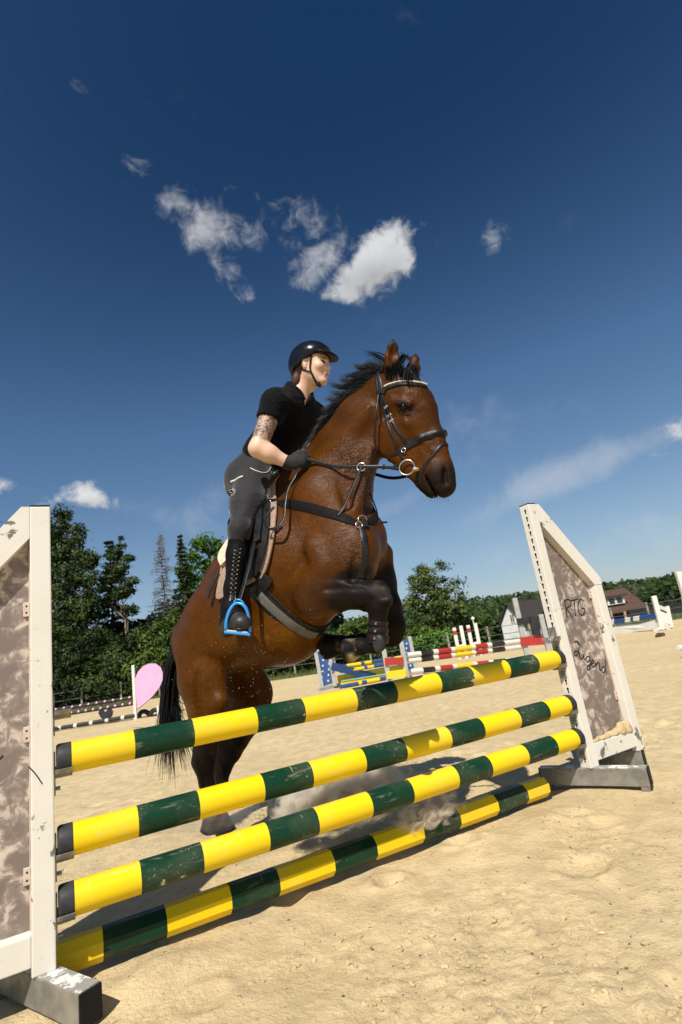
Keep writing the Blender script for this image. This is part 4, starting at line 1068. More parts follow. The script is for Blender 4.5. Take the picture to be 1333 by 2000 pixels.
M_VISOR = MAT('matt_black_peak', (.006, .006, .006), .5, (.009, .009, .009), 8, spec=.2)
M_HAIR = MAT('dark_brown_hair', (.085, .030, .012), .5, (.028, .010, .005), 90, stretch=(1, 1, .2))
M_PIPING = MAT('reflective_piping', (.72, .72, .72), .4)
M_METAL = MAT('polished_steel', (.62, .60, .56), .25, (.5, .48, .45), 20, metal=.95)

def build_rider():
    D = SDF(); torso(D); arm(D, J['sh'], J['el'], J['wr']); arm(D, J['sh_l'], J['el_l'], J['wr_l']); legs(D)
    for an, s_ in ((J['an'], 1), (J['an_l'], -1)): foot(D, an, s_)
    head(D); hand(D, J['wr'], 1); hand(D, J['wr_l'], -1)
    body, V = rob('body', D, .0055, skin_mat(), 1)
    q = (V - HC) @ HM.T; skin = np.array([.66, .42, .30]); c = np.repeat(skin[None], len(V), 0); n = fbm(V[:, 0] * 20, V[:, 1] * 20, V[:, 2] * 20, 3, 4)
    def mixin(t, col):
        nonlocal c; t = np.clip(t, 0, 1)[:, None]; c = c * (1 - t) + np.asarray(col)[None] * t
    inh = (np.abs(q) < .14).all(1)
    for s_ in (1, -1):
        mixin(inh * .45 * (1 - sm(np.linalg.norm(q - [.066, .042 * s_, -.028], axis=1), .01, .04)), (.66, .26, .20))     # cheek
        e = np.sqrt(((q[:, 1] - .030 * s_) / .016) ** 2 + ((q[:, 2] - .003) / .0075) ** 2); mixin(inh * (q[:, 0] > .05) * (1 - sm(e, .8, 1.15)), (.03, .018, .014))
        e = np.sqrt(((q[:, 1] - .030 * s_) / .022) ** 2 + ((q[:, 2] - .0225) / .0055) ** 2); mixin(inh * (q[:, 0] > .05) * .9 * (1 - sm(e, .7, 1.2)), (.09, .045, .03))
    e = np.sqrt((q[:, 1] / .021) ** 2 + ((q[:, 2] + .0635) / .008) ** 2); mixin(inh * (q[:, 0] > .07) * .65 * (1 - sm(e, .7, 1.2)), (.42, .12, .11))
    mixin(inh * sm(q[:, 2], .035, .055) , (.035, .016, .009))
    c = c * (1 + .25 * n[:, None]); set_color(body, 'skin', c)
    d = J['el'] - J['sh']; t = ((V - J['sh']) @ d) / (d @ d); rad = np.linalg.norm(V - J['sh'] - np.clip(t, 0, 1)[:, None] * d, axis=1)
    tt = ((t > .25) & (rad < .08)) * (1 - sm(t + .10 * n, .84, .90)); a = body.data.attributes.new('tattoo', 'FLOAT', 'POINT'); a.data.foreach_set('value', tt.astype(np.float32))
    # shirt
    D = SDF(); torso(D, .010); dirn = (J['el'] - J['sh']); hem = J['sh'] + dirn * .40; dl = (J['el_l'] - J['sh_l']); hem_l = J['sh_l'] + dl * .42
    D.ecap(J['neck'] + [-.012, 0, -.03], J['neck'] + [-.016, 0, .028], .078, .074, .068, .066, k=.03)               # collar stand
    for s0, h0 in ((J['sh'], hem), (J['sh_l'], hem_l)):
        T_ = SDF(); T_.ecap(s0, h0, .070, .072, .066, .070); fn0 = T_.p[0][0]; n_ = (h0 - s0) / np.linalg.norm(h0 - s0); c0 = h0 - n_ * .004
        D.add(lambda x, y, z, fn0=fn0, n_=n_, c0=c0: np.maximum(fn0(x, y, z), (x - c0[0]) * n_[0] + (y - c0[1]) * n_[1] + (z - c0[2]) * n_[2]), T_.p[0][1], T_.p[0][2], .040)
    fr = J['neck'] - J['ches']; fr /= np.linalg.norm(fr)
    D.ecap(J['neck'] + [.0, 0, .05], J['neck'] + [-.01, 0, .0], .066, .062, .056, .054, k=.006, op='s')                # neck hole
    D.ecap(J['neck'] + [.070, -.030, .045], J['ches'] + [.125, -.035, -.01], .070, .085, .006, .085, k=.008, op='s')        # open V
    D.plane(J['pel'] * .25 + J['waist'] * .75, -(J['rib'] - J['pel']) , .006)
    shirt, Vs = rob('shirt', D, .007, M_SHIRT, 1)
    Vn = Vs.copy(); w = .006 * fbm(Vs[:, 0] * 16, Vs[:, 1] * 16, Vs[:, 2] * 9, 3, 8); Vn += D.grad(Vs)* w[:, None]; shirt.data.vertices.foreach_set('co', (Vn - RO).ravel().astype(np.float32))
    # collar flaps lying open along the V
    D = SDF(); torso(D, .0165); D.ecap(J['neck'] + [-.012, 0, -.03], J['neck'] + [-.018, 0, .034], .085, .081, .076, .074, k=.03)
    D.ecap(J['neck'] + [.0, 0, .06], J['neck'] + [-.01, 0, .0], .070, .066, .058, .056, k=.004, op='s')
    D.ecap(J['neck'] + [.065, -.030, .035], J['ches'] + [.110, -.035, .0], .100, .14, .030, .10, k=.006, op='i')
    D.ecap(J['neck'] + [.070, -.030, .045], J['ches'] + [.125, -.035, -.005], .072, .085, .009, .085, k=.004, op='s')
    D.plane(J['ches'] + [.05, 0, .015], (-.35, 0, -1), .004)
    rob('collar', D, .0055, M_SHIRT, 1)
    # breeches
    D = SDF(); legs(D, .008)
    D.chain([(J['pel'], .166, .126), (J['waist'] * 1.1 - J['pel'] * .1, .141, .114)], k=.05)
    for s_ in (1, -1): D.ball(J['pel'] + np.array([-.035, -.075 * s_, -.015]), (.115, .105, .125), k=.05)
    for kn, an in ((J['kn'], J['an']), (J['kn_l'], J['an_l'])):
        n_ = (an - kn) / np.linalg.norm(an - kn); c0 = kn * .82 + an * .18; r_ = .40
        D.add(lambda x, y, z, c0=c0, n_=n_: np.maximum(-((x - c0[0]) * n_[0] + (y - c0[1]) * n_[1] + (z - c0[2]) * n_[2]), np.sqrt((x - c0[0]) ** 2 + (y - c0[1]) ** 2 + (z - c0[2]) ** 2) - .42), c0 - .42, c0 + .42, .004, 's')
    D.plane(J['waist'] * 1.12 - J['pel'] * .12, (J['rib'] - J['pel']), .006)
    br, Vb = rob('breeches', D, .0075, M_BREECH, 1)
    DB = D
    def on_breech(pts, w, t, mat, name, n=24):
        P = []
        for px, py in pts:
            P.append(ray_hit(D, px, py))
        P = catmull(P, n); nr = D.grad(P); P = D.project(P, .001); T = np.gradient(P, axis=0)
        MB().ribbon(P - RO, np.cross(T, nr), nr, w, t).build(name, mat, RIDER)
    on_breech([(451, 941), (462, 936), (475, 930)], .009, .002, M_PIPING, 'reflective_stripe')
    on_breech([(489, 914), (500, 919), (513, 923), (524, 921), (530, 912)], .004, .0015, M_PIPING, 'pocket_piping')
    on_breech([(455, 954), (459, 957), (458, 963), (453, 967), (450, 962), (452, 956), (457, 959)], .0025, .001, M_PIPING, 'logo_mark')
    on_breech([(489, 914), (485, 926), (487, 930)], .003, .001, M_BREECH, 'seam'); 
    # belt loop strap
    # boots
    for an, kn, s_, nm in ((J['an'], J['kn'], 1, 'boot'), (J['an_l'], J['kn_l'], -1, 'boot')):
        D = SDF(); top = kn * 1.02 + an * -.02
        D.chain([(top, .051, .055), (kn * .68 + an * .32, .046, .051), (kn * .25 + an * .75, .038, .043), (an, .036, .042)], k=.03); foot(D, an, s_, .010)
        n_ = top - an; D.plane(top, n_ + np.array([.15, -.0 * s_, 0]), .004)
        b, Vb_ = rob(nm, D, .0065, M_BOOT, 1)
        # sole
        heel = an + np.array([-.046, .010 * s_, -.124]); toe = an + np.array([.112, -.042 * s_, -.112])
        D2 = SDF(); D2.chain([(heel, .036, .012), (heel * .5 + toe * .5 + [0, 0, .006], .040, .012), (toe, .046, .010)], k=.015); rob('sole', D2, .006, M_LEATHER_DUSTY, 1, b)
        D3 = SDF(); foot(D3, an, s_, .0125); D3.plane(an + [0, 0, -.045], (-.5, 0, 1), .01); rob('boot_foot', D3, .0065, M_LEATHER_DUSTY, 1, b)
        if s_ > 0:
            # lacing: two rows of studs and crossing laces down the shin
            L1 = [(465, 1072), (462, 1090), (459, 1110), (457, 1135), (455, 1160), (454, 1172)]; L2 = [(457, 1072), (455, 1090), (453, 1110), (452, 1135), (450, 1160), (449, 1172)]
            L1 = [(470, 1072), (466, 1100), (462, 1130), (460, 1160), (460, 1172)]; L2 = [(459, 1075), (456, 1100), (453, 1130), (451, 1160), (450, 1172)]
            A = catmull([(*p, 0) for p in L1], 15); Bq = catmull([(*p, 0) for p in L2], 15)
            PA = [ray_hit(D, a[0], a[1]) for a in A]; PB = [ray_hit(D, a[0], a[1]) for a in Bq]
            for P_ in PA + PB:
                g_ = D.grad(P_[None])[0]
                MB().tube([P_ - g_ * .001 - RO, P_ + g_ * .0025 - RO], .0032, 7).build('lace_stud', M_METAL, b)
            for i in range(14):
                for u_, v_ in ((PA[i], PB[i + 1]), (PB[i], PA[i + 1])):
                    m_ = D.project(((u_ + v_) / 2)[None], .003)[0]; MB().tube([u_ - RO, m_ - RO, v_ - RO], .0022, 5).build('lace', M_LEATHER_DUSTY, b)
            P = [ray_hit(D, x, y) for x, y in ((452, 1034), (458, 1040), (466, 1050), (476, 1056))]
            P = catmull(P, 14); nr = D.grad(P); T = np.gradient(P, axis=0); MB().ribbon(D.project(P, .001) - RO, np.cross(T, nr), nr, .005, .003).build('boot_trim', M_LEATHER_DUSTY, b)
    # gloves
    for wr, el, s_ in ((J['wr'], J['el'], 1), (J['wr_l'], J['el_l'], -1)):
        D = SDF(); a, up, inn = hand(D, wr + (wr - el) / np.linalg.norm(wr - el) * .0, s_, .0035)
        cu = wr - (wr - el) / np.linalg.norm(wr - el) * .030; D.ecap(cu, wr, .0335, .036, .031, .034, k=.01)
        n_ = (el - wr) / np.linalg.norm(el - wr); D.plane(wr + n_ * .028, n_, .003)
        g, _ = rob('glove', D, .0045, M_GLOVE, 1)
    # hair: ponytail at the nape and strands under the helmet
    D = SDF(); D.chain([(hp(-.072, -.012, -.040), .050, .032), (hp(-.080, -.024, -.082), .040, .030), (hp(-.090, -.030, -.104), .030, .026), (hp(-.106, -.034, -.124), .014, .014)], k=.02)
    D.ecap(hp(-.055, -.058, .03), hp(-.065, -.054, -.03), .014, .022, .012, .022, k=.02); D.ecap(hp(-.055, .058, .03), hp(-.065, .054, -.03), .014, .022, .012, .022, k=.02)
    rob('hair', D, .006, M_HAIR, 1)
    mb = MB(); rr = random.Random(2)
    for i in range(26):
        p = hp(-.09, rr.uniform(-.03, .02), rr.uniform(-.09, -.02)); e = p + np.array([rr.uniform(-.09, -.03), rr.uniform(-.02, .02), rr.uniform(-.05, .0)]); m_ = (p + e) / 2 + [0, 0, rr.uniform(0, .015)]
        mb.tube([p - RO, m_ - RO, e - RO], [.0012, .001, .0003], 4, cap=False)
    mb.build('loose_hair', M_HAIR, RIDER)
    # helmet
    D = SDF()
    hc = hp(-.018, 0, .052)
    D.ball(hc, (.128, .098, .098), k=.02, rot=HM); D.ball(hp(-.048, 0, .004), (.100, .094, .088), k=.03, rot=HM)
    D.plane(hp(.03, 0, .034), _hf * .62 - _hu, .010)
    D.ball(hp(-.005, 0, -.025), (.088, .074, .075), k=.01, op='s', rot=HM)
    helm, Vh = rob('helmet', D, .0055, M_HELMET, 2)
    tilt = _hf * .97 - _hu * .16; tilt /= np.linalg.norm(tilt); tu = np.cross(tilt, _hl)
    D2 = SDF(); D2.ball(hp(.072, 0, .050), (.080, .086, .017), k=.01, rot=np.array([tilt, _hl, tu])); D2.ball(hp(.045, 0, .030), (.085, .080, .026), k=.01, op='s', rot=np.array([tilt, _hl, tu]))
    vis, _ = rob('visor', D2, .0045, M_VISOR, 1, helm)
    # harness
    def strap(pts, w=.011):
        P = catmull(pts, 16); D_ = SDF(); head(D_); P = D_.project(P, .003); nr = D_.grad(P); T = np.gradient(P, axis=0)
        MB().ribbon(P - RO, np.cross(T, nr), nr, w, .002).build('chin_strap', M_BLACKCAP, helm)
    strap([hp(.030, -.075, .045), hp(.024, -.074, .00), hp(.020, -.068, -.045), hp(.035, -.050, -.088), hp(.045, 0, -.118), hp(.035, .050, -.088), hp(.020, .07, -.03), hp(.028, .075, .045)])
    strap([hp(-.055, -.070, -.02), hp(-.02, -.066, -.045), hp(.020, -.062, -.062)], .009)
    MB().box(hp(.056, -.022, -.122) - RO, _hl * .012, _hf * .008, _hu * .010, bev=.003).build('strap_buckle', M_BLACKCAP, helm)
def ray_hit(D, px, py, off=0.0, t0=1.2, t1=5.0):
    """first point of surface D along the bearing (px, py), horse frame"""
    d = pix_dir(px, py).normalized(); o = Vector((0, 0, CAM_H)) - HP
    o = np.array([o.dot(HX), o.dot(HY), o.z]); d = np.array([d.dot(HX), d.dot(HY), d.z]); t = t0; best = (9, t0)
    for _ in range(160):
        p = o + d * t; v = float(D(p[None])[0]) - off
        if abs(v) < best[0]: best = (abs(v), t)
        if v < .0006: return p
        t += max(min(v * .7, .12), .0008)
        if t > t1: break
    return D.project((o + d * best[1])[None], off)[0]
build_rider()

# ---------------------------------------------------------------- tack, laid on the horse's skin
from mathutils.bvhtree import BVHTree
HBV = BVHTree.FromPolygons([v.co[:] for v in HBODY.data.vertices], [p.vertices[:] for p in HBODY.data.polygons])
_co = Vector((0, 0, CAM_H)) - HP; _co = Vector((_co.dot(HX), _co.dot(HY), _co.z))
def skin_at(px, py, vguess=.2):
    d = pix_dir(px, py).normalized(); d = Vector((d.dot(HX), d.dot(HY), d.z))
    loc, n, i, t = HBV.ray_cast(_co, d)
    if loc is None: loc, n, i, t = HBV.find_nearest(Vector(K(px, py, vguess)))
    return loc
def drape(P, off):
    out = []; nr = []
    for p in P:
        loc, n, i, t = HBV.find_nearest(Vector(p)); out.append(loc + n * off); nr.append(n)
    return out, nr
def smooth_list(L_, k=2):
    L_ = [Vector(v) for v in L_]
    for _ in range(k): L_ = [L_[0]] + [(L_[i - 1] + L_[i] * 2 + L_[i + 1]) / 4 for i in range(1, len(L_) - 1)] + [L_[-1]]
    return L_
def skin_strap(name, pts, w, mat, parent, t=.004, off=.001, n=None, vg=.2):
    P = [tuple(skin_at(*p, vg)) if len(p) == 2 else tuple(K(*p)) for p in pts]; n = n or max(12, len(P) * 8)
    C = catmull(P, n); P, nr = drape(C, off); P = smooth_list(P); nr = smooth_list(nr, 3)
    T = [(P[min(i + 1, n - 1)] - P[max(i - 1, 0)]) for i in range(n)]
    o = MB().ribbon(P, [a.cross(b) for a, b in zip(T, nr)], nr, w, t).build(name, mat, parent); return smooth_by_angle(o, 50)
def free_strap(name, pts, w, mat, parent, t=.003, n=30, side=None):
    C = [Vector(c) for c in catmull(pts, n)]; T = [(C[min(i + 1, n - 1)] - C[max(i - 1, 0)]).normalized() for i in range(n)]
    nr = [Vector(side or (0, -1, 0)) for _ in T]
    o = MB().ribbon(C, [a.cross(b) for a, b in zip(T, nr)], nr, w, t).build(name, mat, parent); return smooth_by_angle(o, 50)
def ring_loop(c, e1, e2, a0=0, a1=360, n=48):
    c = Vector(c); e1 = Vector(e1).normalized(); e2 = Vector(e2); e2 = (e2 - e1 * e2.dot(e1)).normalized(); P = []; nr = []
    for i in range(n):
        a = R(a0 + (a1 - a0) * i / (n if a1 - a0 == 360 else n - 1)); d = e1 * math.cos(a) + e2 * math.sin(a)
        loc, nn, k, t = HBV.ray_cast(c, d)
        if loc is None: loc = c + d * .1
        P.append(loc); nr.append(d)
    return P, nr, e1.cross(e2)
def loop_strap(name, c, e1, e2, w, mat, parent, t=.005, off=.001, a0=0, a1=360, n=48):
    P, nr, ax = ring_loop(c, e1, e2, a0, a1, n); closed = a1 - a0 == 360
    P = [p + d * off for p, d in zip(P, nr)]
    if closed:
        for _ in range(2): P = [(P[i - 1] + P[i] * 2 + P[(i + 1) % len(P)]) / 4 for i in range(len(P))]
    o = MB().ribbon(P, [ax] * len(P), nr, w, t, closed=closed).build(name, mat, parent); return smooth_by_angle(o, 50)
def torus(name, c, ax, r1, r2, mat, parent, n=28, m=8):
    c = Vector(c); ax = Vector(ax).normalized(); a = ax.orthogonal().normalized(); b = ax.cross(a)
    pts = [c + (a * math.cos(2 * math.pi * i / n) + b * math.sin(2 * math.pi * i / n)) * r1 for i in range(n)]
    vs = []; fs = []
    for i in range(n):
        rad = (pts[i] - c).normalized()
        for k in range(m): vs.append(pts[i] + (rad * math.cos(2 * math.pi * k / m) + ax * math.sin(2 * math.pi * k / m)) * r2)
    for i in range(n):
        for k in range(m): fs.append((i * m + k, ((i + 1) % n) * m + k, ((i + 1) % n) * m + (k + 1) % m, i * m + (k + 1) % m))
    return MB().add(vs, fs).build(name, mat, parent, smooth=True)
def patch(name, rows, off, thick, mat, parent, nu=18, nv=16, vg=.28):
    """sheet draped over the horse: rows of bearings, top to bottom, each from rear to front"""
    G = [[np.array(skin_at(*p, vg)) for p in r] for r in rows]
    G = [catmull([tuple(p) for p in r], nu) if len(r) > 2 else np.array([r[0] * (1 - t) + r[1] * t for t in np.linspace(0, 1, nu)]) for r in G]
    cols = [catmull([tuple(G[k][i]) for k in range(len(G))], nv) for i in range(nu)]
    vs = []; top = []; bot = []
    for i in range(nu):
        P, nr = drape(cols[i], 0); P = smooth_list(P, 2); nr = smooth_list(nr, 3)
        top.append([p + n.normalized() * (off + thick) for p, n in zip(P, nr)]); bot.append([p + n.normalized() * off for p, n in zip(P, nr)])
    for L_ in top: vs += L_
    for L_ in bot: vs += L_
    fs = []; B0 = nu * nv; id_ = lambda i, j, b=0: b * B0 + i * nv + j
    for i in range(nu - 1):
        for j in range(nv - 1): fs += [(id_(i, j), id_(i + 1, j), id_(i + 1, j + 1), id_(i, j + 1)), (id_(i, j, 1), id_(i, j + 1, 1), id_(i + 1, j + 1, 1), id_(i + 1, j, 1))]
    for j in range(nv - 1):
        for i in (0, nu - 1): fs.append((id_(i, j), id_(i, j + 1), id_(i, j + 1, 1), id_(i, j, 1)))
    for i in range(nu - 1):
        for j in (0, nv - 1): fs.append((id_(i, j), id_(i + 1, j), id_(i + 1, j, 1), id_(i, j, 1)))
    o = MB().add(vs, fs).build(name, mat, parent); return smooth_by_angle(o, 50)
def troot(name, label, cat):
    e = empty(name, HP, HROT); return tag(e, label, cat)
M_PAD = cloth_mat('beige_saddle_pad', (.36, .25, .185), .9, .3, 30)
M_FLEECE = MAT('cream_fleece', (.66, .58, .43), .95, (.5, .43, .32), 60, bump=.5, bscale=140, bdist=.006)
M_GREYWEB = MAT('grey_webbing', (.15, .15, .138), .8, (.115, .115, .105), 60, spec=.15, bump=.15, bscale=300)
M_BLACKWEB = MAT('black_elastic', (.011, .011, .011), .7, (.008, .008, .008), 60, spec=.08, bump=.1, bscale=400)
M_BLUE = MAT('blue_anodised', (.045, .33, .78), .3, (.04, .29, .72), 10, metal=.25)
M_CRYSTAL = MAT('clear_crystal', (.85, .80, .70), .12, (.7, .62, .5), 400, spec=.9)
M_HORN = MAT('beige_rubber_bit', (.5, .42, .28), .5)

# ---- saddle pad
SPAD = troot('saddle_pad', 'beige saddle pad with cream fleece edge under the saddle', 'saddle pad')
patch('pad_cloth', [[(447, 1070), (495, 1005), (539, 946)], [(437, 1108), (490, 1060), (542, 1000)], [(430, 1145), (480, 1105), (537, 1052)], [(427, 1166), (475, 1140), (525, 1105)], [(434, 1170), (476, 1147), (514, 1128)]], .006, .012, M_PAD, SPAD)
skin_strap('pad_binding', [(540, 946), (542, 1000), (537, 1052), (525, 1105), (514, 1128)], .012, M_PAD, SPAD, .008, .015, 30)
patch('fleece', [[(452, 1064), (495, 1000), (531, 945)], [(436, 1092), (490, 1030), (533, 968)], [(441, 1110), (490, 1050), (527, 985)]], .018, .020, M_FLEECE, SPAD)
# ---- saddle
SAD = troot('saddle', 'black leather jumping saddle with blue stirrup under the rider', 'saddle')
patch('flap', [[(470, 1040), (500, 1000), (535, 983)], [(455, 1075), (490, 1050), (532, 1036)], [(450, 1110), (485, 1095), (523, 1088)], [(455, 1138), (485, 1135), (510, 1123)]], .030, .008, M_LEATHER, SAD)
patch('knee_block', [[(513, 995), (521, 992)], [(512, 1030), (523, 1022)], [(509, 1065), (519, 1060)]], .036, .018, M_LEATHER, SAD, 6, 12)
D_ = SDF(); D_.chain([(K(547, 950) + [0, 0, .06], .06, .03), (K(520, 985) + [0, 0, .02], .11, .03), (K(490, 1022) + [0, 0, .010], .13, .03), (K(474, 1042) + [0, 0, .012], .11, .022)], k=.04)
V_, F_ = D_.mesh(.010, smooth=2); mesh_obj('seat', V_, F_, M_LEATHER, SAD, smooth=True)
skin_strap('flap_edge', [(434, 1120), (425, 1142), (415, 1165)], .027, M_LEATHER_DUSTY, SAD, .006, .030, 16)
skin_strap('flap_welt', [(500, 1000), (497, 1040), (494, 1085), (490, 1125)], .007, M_LEATHER_DUSTY, SAD, .004, .040, 20)
# girth round the barrel
gc = K(548, 1130); ge = K(604, 1212) - gc
loop_strap('girth', gc, ge, (0, -1, 0), .088, M_LEATHER, SAD, .010, .002)
loop_strap('girth_webbing', gc, ge, (0, -1, 0), .046, M_GREYWEB, SAD, .004, .011, 4, 66, 30)
skin_strap('girth_welt', [(512, 1138), (545, 1172), (580, 1203)], .004, M_LEATHER_DUSTY, SAD, .004, .010)
skin_strap('girth_end', [(502, 1118), (513, 1130), (528, 1145)], .076, M_LEATHER, SAD, .008, .010, 14)
skin_strap('girth_billet', [(494, 1105), (505, 1118)], .07, M_BROWNLEATHER, SAD, .006, .030, 10)
# stirrup leather, stirrup
vS = .375
free_strap('stirrup_leather', [K(497, 1060, .33), K(488, 1100, .345), K(476, 1145, .385), K(467, 1176, .418)], .022, M_LEATHER, SAD, .004, 20)
ST = empty('stirrup'); ST.parent = SAD
vL, vR = .45, .385
arch = [K(441, 1230, vL), K(443, 1210, vL), K(449, 1192, vL - .01), K(458, 1180, .425), K(469, 1178, .415), K(479, 1185, .405), K(485, 1199, .395), K(488, 1217, vR), K(489, 1235, vR)]
MB().tube([Vector(p) for p in catmull(arch, 36)], [.0062] * 36, 8, flat=(1, 1.35)).build('arch', M_BLUE, ST, smooth=True)
eye_ = [K(458, 1180, .425), K(459, 1173, .422), K(466, 1171, .418), K(474, 1175, .41), K(478, 1184, .405)]
MB().tube([Vector(p) for p in catmull(eye_, 16)], .0042, 8).build('eye', M_BLUE, ST, smooth=True)
tl, tr = Vector(K(440, 1232, vL)), Vector(K(490, 1237, vR)); tx = (tr - tl); ty = Vector((.02, -.028, 0)); ty = ty - tx * ty.dot(tx) / tx.dot(tx)
MB().box((tl + tr) / 2 - Vector((0, 0, .006)), tx / 2, ty.normalized() * .024, (0, 0, .0065), bev=.003).build('tread', M_BLUE, ST)
MB().box((tl + tr) / 2 + Vector((0, 0, .0025)), tx / 2 * .82, ty.normalized() * .020, (0, 0, .003), bev=.002).build('tread_pad', M_FLEECE, ST)
# ---- breastplate with martingale fork
BP = troot('breastplate', 'black breastplate and martingale across the horse chest', 'breastplate')
skin_strap('chest_strap', [(541, 981), (570, 984), (605, 991), (640, 1001), (668, 1010), (694, 1022)], [.030] * 4 + [.046] * 40 + [.036] * 4, M_BLACKWEB, BP, .004, .004, 48)
skin_strap('centre_strap', [(706, 1028), (712, 1055), (713, 1090), (705, 1128)], .030, M_LEATHER, BP, .006, .004, 30)
skin_strap('chest_strap', [(716, 1020), (732, 1012), (728, 985, -.10), (700, 960, -.14)], .034, M_BLACKWEB, BP, .004, .004, 24, -.1)
skin_strap('saddle_tab', [(514, 984), (528, 981), (545, 981)], .018, M_LEATHER, BP, .005, .022, 14)
for (x, y, r_) in ((517, 984, .012), (533, 982, .009)): torus('tab_ring', skin_at(x, y) + Vector((0, -.03, 0)), (.2, -1, .2), r_, .0022, M_METAL, BP, 20, 6)
for (x, y, r_) in ((708, 1016, .022), (701, 1026, .016)): torus('centre_ring', skin_at(x, y) + Vector((.008, -.010, .0)), (.75, -.6, .2), r_, .0028, M_METAL, BP, 24, 6)
MB().box(skin_at(712, 1024) + Vector((.008, -.01, 0)), (.010, .008, 0), (.008, -.010, 0), (0, 0, .018), bev=.003).build('centre_stop', M_BLACKCAP, BP)
free_strap('strap_end', [skin_at(716, 1018) + Vector((.01, -.01, 0)), Vector(K(736, 1020, -.02)), Vector(K(757, 1020, .0))], .009, M_LEATHER, BP, .003, 14)
free_strap('strap_loop', [Vector(K(722, 960, .01)), Vector(K(732, 985, .0)), Vector(K(738, 1005, .0)), Vector(K(734, 1019, .0))], .006, M_LEATHER, BP, .004, 20)
RING = Vector(K(706, 912, .135))
free_strap('fork_strap', [RING, Vector(K(690, 950, .165)), Vector(K(672, 990, .20)), skin_at(664, 1006) + Vector((0, -.012, 0))], .014, M_LEATHER, BP, .004, 24)
torus('fork_ring', RING, (.25, -1, .1), .021, .0028, M_METAL, BP)
# ---- bridle
BR = troot('bridle', 'black leather bridle with crystal browband on the horse head', 'bridle')
BITC = Vector(K(795, 913, .072))
skin_strap('headpiece', [(746, 768), (742, 748), (741, 730), (752, 714)], .028, M_LEATHER, BR, .005, .003, 20)
skin_strap('headpiece', [(739, 770), (737, 748), (738, 730)], .014, M_LEATHER, BR, .005, .003, 14)
bb = [(745, 766), (758, 757), (775, 752), (795, 750), (815, 752), (833, 757)]
skin_strap('browband', bb, .020, M_LEATHER, BR, .005, .004, 30)
Cb = catmull([tuple(skin_at(x, y)) for x, y in bb], 30)[4:]; Pb, Nb = drape(Cb, .006); Pb = [p + Vector((0, 0, .013)) for p in Pb]
for p, n_ in zip(Pb, Nb):
    bm = bmesh.new(); bmesh.ops.create_icosphere(bm, subdivisions=1, radius=.0052); me = bpy.data.meshes.new('crystal'); bm.to_mesh(me); bm.free(); me.materials.append(M_CRYSTAL)
    o = bpy.data.objects.new('crystal', me); COL.objects.link(o); o.parent = BR; o.location = p
MB().box(skin_at(747, 766) + Vector((0, -.008, 0)), (.018, 0, -.006), (0, .004, 0), (.003, 0, .010), bev=.003).build('keeper', M_LEATHER, BR)
skin_strap('cheekpiece', [(747, 770), (758, 802), (771, 832), (796, 868)], .014, M_LEATHER, BR, .004, .003, 30)
skin_strap('cheekpiece', [(745, 772), (753, 808), (770, 860), (786, 896)], .013, M_LEATHER, BR, .004, .003, 30)
free_strap('throat_lash', [skin_at(741, 772) + Vector((0, -.01, 0)), Vector(K(735, 805, .115)), Vector(K(732, 850, .110)), Vector(K(736, 880, .085)), Vector(K(745, 893, .045))], .010, M_LEATHER, BR, .004, 26)
for x, y in ((755, 796), (762, 812), (766, 822)): MB().box(skin_at(x, y) + Vector((0, -.007, 0)), (.010, 0, .004), (0, .002, 0), (-.002, 0, .006), bev=.001).build('buckle', M_METAL, BR)
nc = (K(792, 882) + K(866, 846)) / 2; loop_strap('noseband', nc, K(866, 846) - nc, (0, -1, 0), .036, M_LEATHER, BR, .008, .001)
loop_strap('noseband_padding', nc, K(866, 846) - nc, (0, -1, 0), .020, M_LEATHER, BR, .008, .007, -95, 95, 30)
fc = (K(824, 938) + K(872, 866)) / 2; loop_strap('flash_strap', fc, K(872, 866) - fc, (0, -1, 0), .015, M_LEATHER, BR, .004, .002)
torus('noseband_ring', skin_at(790, 880) + Vector((0, -.008, 0)), (0, -1, .1), .011, .003, M_METAL, BR, 20, 6)
torus('bit_ring', BITC, (.18, -1, .05), .037, .0036, M_METAL, BR, 36)
torus('bit_ring', Vector((BITC.x, -BITC.y, BITC.z)), (.18, 1, .05), .037, .0036, M_METAL, BR, 36)
MB().tube([Vector(K(810, 916, .078)), Vector(K(816, 917, .05)), Vector(K(818, 917, -.05))], [.010, .009, .009], 10).build('bit', M_HORN, BR, smooth=True)
_hand = Vector(J['wr']) + Vector((.095, .02, .0))
free_strap('rein', [_hand, Vector(K(650, 910, .145)), RING, Vector(K(750, 912, .105)), BITC + Vector((-.036, 0, .002))], .017, M_LEATHER, BR, .004, 40)
_hl2 = Vector(J['wr_l']) + Vector((.095, -.02, .0)); free_strap('rein', [_hl2, Vector((RING.x, -RING.y, RING.z)), Vector((BITC.x - .036, -BITC.y, BITC.z))], .017, M_LEATHER, BR, .004, 30)
for q in (.25, .5, .75):
    p = RING.lerp(BITC, q); MB().box(p + Vector((0, -.002, 0)), (.008, 0, 0), (0, .004, 0), (0, 0, .012), bev=.002).build('rein_keeper', M_LEATHER, BR)
# the slack of the reins hanging down in front of the saddle
free_strap('rein_slack', [_hand + Vector((-.02, -.01, .0)), Vector(K(578, 928, .17)), Vector(K(563, 955, .215)), Vector(K(557, 985, .25)), Vector(K(555, 1010, .275)), Vector(K(545, 1028, .30)), Vector(K(530, 1033, .31)), Vector(K(519, 1025, .32)), Vector(K(521, 1008, .32)), Vector(K(536, 990, .30))], .014, M_LEATHER, BR, .004, 60)
free_strap('rein_slack', [_hand + Vector((-.01, .0, .03)), Vector(K(596, 896, .15)), Vector(K(590, 884, .15)), Vector(K(594, 880, .14)), Vector(K(603, 900, .13))], .018, M_LEATHER, BR, .004, 20)
